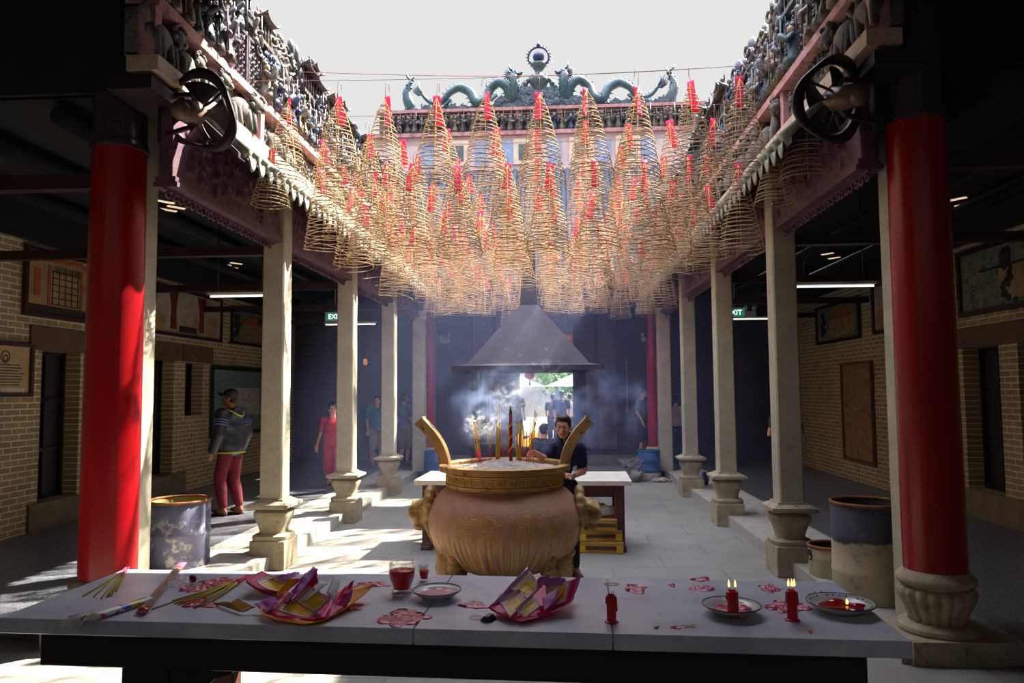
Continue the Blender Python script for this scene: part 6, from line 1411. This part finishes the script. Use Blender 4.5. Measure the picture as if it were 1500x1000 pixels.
def shoes(t, J, mat, name='shoe', flat=False):
    for s_ in 'lr':
        an, to = V(J['an_'+s_]), V(J['to_'+s_]); f = V((to.x-an.x, to.y-an.y, 0)); f.normalize(); sd = V((-f.y, f.x, 0)); mb = MB(); z0 = min(to.z, an.z-.075)
        if flat:
            c = (an+to)/2; M = Matrix((f, sd, V((0, 0, 1)))).transposed(); out = [(-.12, -.035), (-.13, 0), (-.12, .035), (0, .036), (.09, .05), (.135, .03), (.145, 0), (.135, -.035), (.09, -.052), (0, -.04)]
            P = M.to_4x4(); P.translation = V((c.x, c.y, .002)); mb.prism(out, .022, P); o = mb.build(name, mat, t); mb = MB(); tp = to+V((0, 0, .012)); mb.tube([tp+f*.01, tp-f*.045+sd*.045+V((0, 0, .015)), tp-f*.09+sd*.04-V((0, 0, .03))], .006, 6); mb.tube([tp+f*.01, tp-f*.045-sd*.045+V((0, 0, .015)), tp-f*.09-sd*.04-V((0, 0, .03))], .006, 6); mb.build('strap', mat, o)
        else:
            heel = an+V((0, 0, -.045))-f*.03; mb.cap(heel, to+f*.015, .042, .036, 10); mb.cap(an+V((0, 0, -.01)), to, .046, .034, 10); fused(mb, name, mat, t, .009, 2)
# man at the urn
U0 = V((.16, 7.62, 0)); L_ = lambda p: V((p.x-U0.x, p.y-U0.y, p.z))
hand = L_(ay(778, 664, 7.22)); hd = L_(ay(825, 626, 7.56)); sr = L_(ay(801, 659, 7.58)); s_l = L_(ay(851, 656, 7.63)); el_l = L_(ay(854, 690, 7.66)); wl = L_(ay(838, 697, 7.45))
J = dict(head=hd, neck=(hd.x+.015, .02, 1.46), chest=((sr.x+s_l.x)/2+.01, .02, 1.26), pelvis=((sr.x+s_l.x)/2-.13, .06, .93), sh_l=(s_l.x-.02, s_l.y, s_l.z+.0), sh_r=(sr.x+.02, sr.y, sr.z+.0), el_r=(sr.x-.04, -.2, 1.22), wr_r=(hand.x+.05, hand.y+.02, hand.z), el_l=el_l, wr_l=wl,
         hip_l=(-.03, .05, .9), kn_l=(-.01, .02, .49), an_l=(.01, .04, .085), to_l=(.06, -.11, .03), hip_r=(-.17, .05, .9), kn_r=(-.13, .02, .49), an_r=(-.13, .06, .085), to_r=(-.15, -.1, .03), hd_r=(-.7, -.5, .1), hu_r=(.2, -.6, -.6), cu_r=.95, th_r=-1, hd_l=(-.8, -.6, .1), hu_l=(.3, -.5, .6), cu_l=.6)
t, H, Q, Qb = person('person', 'man in navy polo shirt and glasses placing incense in the urn', U0, 0, J, .2, M_SKIN, .008, 1, turn=-.18, nod=.1)
M_NAVYC = pm('navy_polo', (30, 34, 84), (22, 24, 62), 6, .8); M_NAVYT = pm('dark_navy_trousers', (26, 30, 52), (20, 22, 40), 6, .8); M_BROWNS = pm('brown_sandal', (116, 70, 56), (86, 50, 42), 9, .5); M_STEEL = pm('polished_steel', (200, 200, 206), None, 5, .25, metal=.9)
hair(t, H, Q); garment(t, J, .2, Qb, M_NAVYC, 'polo_shirt', 'top', .016, .62, vox=.009, hem=.075); garment(t, J, .2, Qb, M_NAVYT, 'trousers', 'bottom', .014, 1, .96); shoes(t, J, M_BROWNS)
mb = MB(); nk = V(J['neck'])
for s in (-1, 1): mb.surf(lambda u, v: nk+V((s*(.02+.06*u), -.075+.06*u-.012*v, -.0-.075*v*(1-.4*u)+.012)), 6, 4, .005)
mb.build('collar', M_NAVYC, t)
mb = MB(); mb.box(nk+V((0, -.1, -.13)), (.03, .02, .15)); tag(mb.build('shirt_placket', pm('grey_shirt_trim', (126, 126, 144), None, 6, .8), t), 'pale grey open placket')
mb = MB()
for s in (-1, 1): mb.torus(H(s*.034, -.094, .01), .026, .0022, 20, 5, Q @ Matrix.Rotation(PI/2, 3, 'X') @ Matrix.Diagonal((1, .78, 1))); mb.tube([H(s*.06, -.092, .016), H(s*.078, -.04, .014), H(s*.08, .01, .01)], .0018, 5)
mb.tube([H(-.01, -.098, .016), H(0, -.1, .019), H(.01, -.098, .016)], .0018, 5); mb.build('glasses', M_STEEL, t)
mb = MB(); wl_ = V(J['wr_l']); dq = (wl_-V(J['el_l'])).normalized(); mb.torus(wl_-dq*.01, .031, .007, 18, 6, dq.to_track_quat('Z', 'Y').to_matrix()); mb.cyl(wl_-dq*.01+V((0, -.03, .012)), wl_-dq*.01+V((0, -.042, .014)), .018, n=14); mb.build('wristwatch', M_STEEL, t)
b = V(J['wr_r'])+U0
for k in range(3):
    o = b+V((-.075+.006*k, -.065+.01*k, -.045)); tp = ay(784+1.5*k, 600+3*k, o.y+.02); t = thing('incense_stick', 'yellow incense stick held in the right hand of the man at the urn', 'incense stick', o, 0, 'incense sticks held by the man'); L = tp-o
    mb = MB(); mb.cyl((0, 0, 0), L*.2, .0028, n=6); mb.build('red_foot', M_JOSSR, t); mb = MB(); mb.cyl(L*.2, L, .0042, n=6); mb.build('coated_stick', M_JOSS, t)
# capped man walking by the left wall; he is turned to the wall and seen from the back
P0 = az(335, 754, .15); rz = -1.25
J = dict(head=(0, -.02, 1.6), neck=(0, .01, 1.44), chest=(0, .02, 1.24), pelvis=(0, .02, .95), sh_l=(.19, .02, 1.39), sh_r=(-.19, .02, 1.39), el_l=(.27, .06, 1.13), wr_l=(.28, -.04, .9), el_r=(-.27, .06, 1.13), wr_r=(-.28, -.05, .9),
         hip_l=(.09, .02, .9), kn_l=(.1, -.08, .5), an_l=(.1, .0, .09), to_l=(.12, -.16, .055), hip_r=(-.09, .02, .9), kn_r=(-.1, -.02, .49), an_r=(-.1, .1, .1), to_r=(-.11, -.06, .055), hd_l=(0, -.2, -1), hd_r=(0, -.2, -1), cu_l=.35, cu_r=.35, hu_l=(-.3, -1, 0), hu_r=(.3, -1, 0), th_r=-1)
RZ2 = -1.9
t, H, Q, Qb = person('person', 'man in black cap, dark hooded jacket and maroon trousers walking by the left wall', (P0.x, P0.y, .15), RZ2, J, .2, M_SKIN2, .01, 1.04, turn=.35, nod=0)
hair(t, H, Q); M_JACK = pm('black_sheen_jacket', (46, 46, 60), (30, 30, 40), 8, .4, bump=.15); M_MAROON = pm('maroon_trousers', (118, 20, 44), (92, 14, 34), 7, .85); M_BLACKC = pm('black_cap_cloth', (24, 24, 30), None, 6, .7); M_LIME = pm('lime_piping', (200, 224, 40), None, 6, .6); M_STRIPE = pm('pale_blue_stripe', (110, 140, 200), None, 6, .6)
garment(t, J, .21, Qb, M_JACK, 'jacket', 'top', .036, 1.9, hem=.06, loose=.012); garment(t, J, .2, Qb, M_MAROON, 'trousers', 'bottom', .014, 1, .93, loose=.008); shoes(t, J, pm('dark_sandal', (44, 34, 34), None, 6, .6), 'sandal', True)
mb = MB(); mb.sph(V(J['neck'])+V((0, .1, -.06)), (.12, .06, .13), 14, 9, Matrix.Rotation(-.3, 3, 'X')); mb.torus(V(J['neck'])+V((0, .0, .0)), .1, .035, 20, 8); fused(mb, 'hood', M_JACK, t, .012, 2)
mb = MB(); mb.tube([V(J['neck'])+V((.125*math.cos(a), .01+.115*math.sin(a)+(.07*max(0, math.sin(a))), .02-.1*max(0, math.sin(a))**2)) for a in [i*2*PI/28 for i in range(28)]], .008, 6, closed=True); mb.build('hood_piping', M_LIME, t)
mb = MB(); mb.tube([V(J['pelvis'])+V((.208*math.cos(a), .172*math.sin(a), -.085)) for a in [i*2*PI/36 for i in range(36)]], .009, 6, closed=True); mb.build('hem_piping', M_LIME, t)
for s in (-1, 1):
    for k in range(3):
        a, b = V(J['sh_l' if s > 0 else 'sh_r']), V(J['el_l' if s > 0 else 'el_r']); d = (b-a).normalized(); c = a+d*(.09+.035*k); mb = MB(); mb.torus(c, .0935-.002*k, .006, 22, 5, d.to_track_quat('Z', 'Y').to_matrix()); mb.build('sleeve_stripe', M_STRIPE, t)
mb = MB(); mb.sph(H(0, .02, .075), (.088, .1, .075), 16, 10, Q); mb.build('cap', M_BLACKC, t); mb = MB(); mb.surf(lambda u, v: H((u-.5)*.15, -.07-.09*v*(1-.8*(u-.5)**2*2), .065+.02*v-.03*(u-.5)**2*4), 10, 6, .006); mb.build('cap_brim', M_BLACKC, t)
# woman in red
P0 = az(488, 711, .15)
J = dict(head=(0, -.02, 1.42), neck=(0, .01, 1.27), chest=(0, .02, 1.1), pelvis=(0, .02, .83), sh_l=(.16, .02, 1.22), sh_r=(-.16, .02, 1.22), el_l=(.2, .05, .98), wr_l=(.24, -.04, .78), el_r=(-.23, .08, .98), wr_r=(-.29, .04, .77),
         hip_l=(.08, .02, .8), kn_l=(.09, -.06, .45), an_l=(.08, -.06, .08), to_l=(.1, -.2, .05), hip_r=(-.08, .02, .8), kn_r=(-.08, .0, .44), an_r=(-.07, .1, .1), to_r=(-.08, -.03, .05), hd_l=(0, -.1, -1), hd_r=(-.1, -.1, -1), th_r=-1, hu_l=(-.6, -.8, 0), hu_r=(.6, -.8, 0), cu_l=.3, cu_r=.3)
t, H, Q, Qb = person('person', 'woman in red blouse and red trousers walking past the second left pillar', (P0.x-.02, P0.y, .15), .15, J, .18, M_SKIN, .011, 1.0, fem=True, turn=.25)
M_REDC = pm('coral_red_cloth', (206, 36, 56), (176, 24, 44), 7, .85); hair(t, H, Q, True); garment(t, J, .19, Qb, M_REDC, 'blouse', 'top', .022, .65, hem=.07, loose=.018); garment(t, J, .18, Qb, M_REDC, 'trousers', 'bottom', .012, 1, .9, loose=.02); shoes(t, J, pm('tan_sandal', (150, 100, 80), None, 6, .6), 'sandal', True)
mb = MB(); nk = V(J['neck']); mb.tube([nk+V((-.06, -.05, .0)), nk+V((0, -.13, -.12)), nk+V((.06, -.05, 0))], .008, 6); mb.build('neckline', M_REDC, t)
# the others: standing figures, mostly in the dark or half hidden
STAND = dict(head=(0, -.02, 1.57), neck=(0, .01, 1.42), chest=(0, .02, 1.23), pelvis=(0, .02, .93), sh_l=(.18, .02, 1.37), sh_r=(-.18, .02, 1.37), el_l=(.23, .05, 1.1), wr_l=(.2, -.08, .88), el_r=(-.23, .05, 1.1), wr_r=(-.2, -.08, .88),
         hip_l=(.09, .02, .88), kn_l=(.1, -.02, .48), an_l=(.1, .04, .09), to_l=(.13, -.1, .045), hip_r=(-.09, .02, .88), kn_r=(-.1, -.02, .48), an_r=(-.1, .04, .09), to_r=(-.13, -.1, .045), hd_l=(0, -.2, -1), hd_r=(0, -.2, -1), th_r=-1)
def bystander(label, loc, rz, top, bottom, s=1, leg=.96, mod=None, sleeve=.65, longh=False, bag=None):
    J = dict(STAND); J.update(mod or {}); t, H, Q, Qb = person('person', label, loc, rz, J, .19, M_SKIN, .016, s); hair(t, H, Q, longh); garment(t, J, .19, Qb, top, 'top', 'top', .018, sleeve, vox=.016, hem=.04); garment(t, J, .19, Qb, bottom, 'trousers' if leg > .7 else 'shorts', 'bottom', .014, 1, leg, vox=.016, loose=.01); shoes(t, J, M_BROWNS)
    return t
M_TURQ = pm('turquoise_cloth', (24, 132, 170), (18, 110, 146), 6, .8); M_BEIGE = pm('beige_cloth', (190, 172, 150), (170, 152, 130), 6, .8); M_GREYC = pm('grey_blue_cloth', (96, 106, 128), (80, 88, 108), 6, .8); M_DARKC = pm('dark_cloth', (40, 40, 54), (30, 30, 40), 6, .8); M_KHAKI = pm('khaki_cloth', (150, 136, 112), None, 6, .8); M_LIGHTB = pm('pale_shirt', (196, 196, 206), (176, 176, 188), 6, .8)
p = ay(551, 690, 16.9); bystander('person in turquoise top and pale shorts half hidden behind the third left pillar', (p.x, 16.95, .15), .2, M_TURQ, M_KHAKI, .98, .6)
p = ay(593, 690, 17.6); bystander('person in pale grey top and shorts standing in the dark between the left pillars', (p.x, 17.6, .15), 2.6, M_GREYC, M_KHAKI, 1.0, .62)
p = ay(945, 690, 17.6); bystander('woman in grey blue dress leaning beside the far right red column', (p.x-.02, 17.75, .3), 1.1, M_GREYC, M_DARKC, .96, .6, dict(wr_l=(.3, -.28, .8), el_l=(.27, -.1, 1.05)), longh=True)
p = ay(992, 690, 17.8); bystander('person in beige top and dark trousers behind the far right plain pillar', (p.x, 17.8, .15), 2.9, M_BEIGE, M_DARKC, .95)
p = ay(1154, 690, 11.7); t = bystander('person hidden behind the nearest right pillar with a bent elbow showing', (p.x-.02, 11.75, .15), PI, M_DARKC, M_DARKC, .93, .96, dict(el_l=(.25, .02, 1.12), wr_l=(.15, -.2, 1.2), hd_l=(-.6, -.4, .4)), .4)
b = ay(1168, 630, 11.6); t = thing('hand_bag', 'small white hand bag hanging beside the nearest right pillar', 'bag', (b.x+.02, 11.6, b.z-.1)); mb = MB(); mb.box((0, 0, -.03), (.2, .1, .15), bev=.03); mb.build('pouch', M_WHITEB, t); mb = MB(); mb.tube([(-.08, 0, .04), (-.06, 0, .2), (-.01, 0, .34), (.05, 0, .2), (.08, 0, .04)], .008, 6); mb.build('strap', M_DARKC, t)
# kneeling, low behind the man
p = ay(797, 634, 11.4); bystander('dark haired person bending by the furnace bench behind the man at the urn', (p.x, 11.35, 0), 2.7, M_DARKC, M_DARKC, .82)
# through the doorway
for k, (px, y, rz, top, lab, s) in enumerate(((757, 21.0, 2.9, M_DARKC, 'dark silhouetted person at the left edge of the far doorway', .98), (810, 24.2, 2.8, M_GREYC, 'person in grey blue top in the street, left of the far pair', 1), (823, 23.2, 3.1, M_DARKC, 'broad person in dark top with back turned in the far doorway', 1.06), (835, 24.4, 3.0, M_LIGHTB, 'person in pale shirt at the right edge of the far doorway', 1.0), (742, 20.4, 3.0, M_DARKC, 'person in dark clothes just inside the far left door leaf', 1.0))):
    p = ay(px, 600, y); bystander(lab, (p.x, y, .3 if y < 22 else .1), rz, top, M_DARKC, s)
# ------------------------------------------------------------------ smoke and haze
def smoke_mat(name, dens, scale, lo, hi, col, box, rising=True, aniso=.2, warp=1.2, sx=(1, 1, 1), core=.5):
    m = bpy.data.materials.new(name); m.use_nodes = True; n, l = m.node_tree.nodes, m.node_tree.links; n.clear()
    out = n.new('ShaderNodeOutputMaterial'); pv = n.new('ShaderNodeVolumePrincipled'); tc = n.new('ShaderNodeTexCoord'); mp = n.new('ShaderNodeMapping'); mp.inputs['Scale'].default_value = sx
    l.new(tc.outputs['Object'], mp.inputs[0]); nz = n.new('ShaderNodeTexNoise'); nz.inputs['Scale'].default_value = scale; nz.inputs['Detail'].default_value = 5; nz.inputs['Distortion'].default_value = warp; l.new(mp.outputs[0], nz.inputs['Vector'])
    mr = n.new('ShaderNodeMapRange'); mr.inputs[1].default_value = lo; mr.inputs[2].default_value = hi; mr.inputs[4].default_value = dens; l.new(nz.outputs['Fac'], mr.inputs[0])
    # fades towards the rim of the cloud
    gm = n.new('ShaderNodeMapping'); gm.inputs['Scale'].default_value = [1/b for b in box]; l.new(tc.outputs['Object'], gm.inputs[0]); gl = n.new('ShaderNodeVectorMath'); gl.operation = 'LENGTH'; l.new(gm.outputs[0], gl.inputs[0])
    fr = n.new('ShaderNodeMapRange'); fr.inputs[1].default_value = 1; fr.inputs[2].default_value = core; fr.interpolation_type = 'SMOOTHSTEP'; l.new(gl.outputs['Value'], fr.inputs[0])
    mu = n.new('ShaderNodeMath'); mu.operation = 'MULTIPLY'; l.new(mr.outputs[0], mu.inputs[0]); l.new(fr.outputs[0], mu.inputs[1]); l.new(mu.outputs[0], pv.inputs['Density'])
    pv.inputs['Color'].default_value = (*col, 1); pv.inputs['Anisotropy'].default_value = aniso; l.new(pv.outputs[0], out.inputs['Volume']); return m
def cloud(c, box, mat, label, group=None):
    mb = MB(); mb.sph((0, 0, 0), box, 20, 12); o = mb.build('smoke', mat, None, c); return tag(o, label, 'smoke', group, None)
BL = (.5, .64, 1)
c = ay(752, 596, 9.4); o = cloud(c+V((.1, 0, -.03)), (1.05, .8, .68), smoke_mat('blue_smoke_plume', 1.7, 3.4, .5, .68, BL, (1.05, .8, .68)), 'bluish incense smoke billowing over the urn and furnace'); o['kind'] = 'stuff'
c = ay(875, 595, 9.6); o = cloud(c, (.85, .7, .75), smoke_mat('blue_smoke_drift', .9, 3.0, .5, .7, BL, (.85, .7, .75)), 'bluish smoke drifting to the right of the man at the urn'); o['kind'] = 'stuff'
c = ay(708, 622, 6.95); o = cloud(c, (.22, .12, .16), smoke_mat('white_smoke_curl', 26, 11, .52, .66, (.9, .94, 1), (.22, .12, .16), warp=2.4), 'white curls of smoke over the leftmost incense cluster'); o['kind'] = 'stuff'
c = ay(760, 588, 7.2); o = cloud(c, (.36, .2, .26), smoke_mat('white_smoke_wisp', 8, 8, .5, .68, (.86, .92, 1), (.36, .2, .26), warp=2.2), 'white wisps of smoke rising over the dragon incense'); o['kind'] = 'stuff'
c = ay(802, 548, 11.6); o = cloud(c, (.5, .3, .3), smoke_mat('furnace_smoke', 2.6, 5, .46, .7, (.85, .9, 1), (.5, .3, .3), warp=2), 'pale smoke curling round the front rim of the hood'); o['kind'] = 'stuff'
# thin blue haze in the far court
m = bpy.data.materials.new('courtyard_haze'); m.use_nodes = True; n, l = m.node_tree.nodes, m.node_tree.links; n.clear(); out = n.new('ShaderNodeOutputMaterial'); vs2 = n.new('ShaderNodeVolumeScatter'); vs2.inputs['Color'].default_value = (.42, .52, 1, 1); vs2.inputs['Density'].default_value = .017; vs2.inputs['Anisotropy'].default_value = .3; l.new(vs2.outputs[0], out.inputs['Volume'])
mb = MB(); mb.bb((-4.0, 10, .4), (3.5, 18.2, 3.95)); o = mb.build('haze', m); tag(o, 'thin bluish incense haze hanging in the far half of the courtyard', 'haze'); o['kind'] = 'stuff'
sc.cycles.volume_step_rate = 2.0; sc.cycles.volume_max_steps = 96; sc.cycles.volume_bounces = 1; sc.cycles.use_denoising = True
sc.cycles.max_bounces = 14; sc.cycles.transmission_bounces = 14; sc.cycles.diffuse_bounces = 5; sc.cycles.glossy_bounces = 4; sc.cycles.transparent_max_bounces = 12
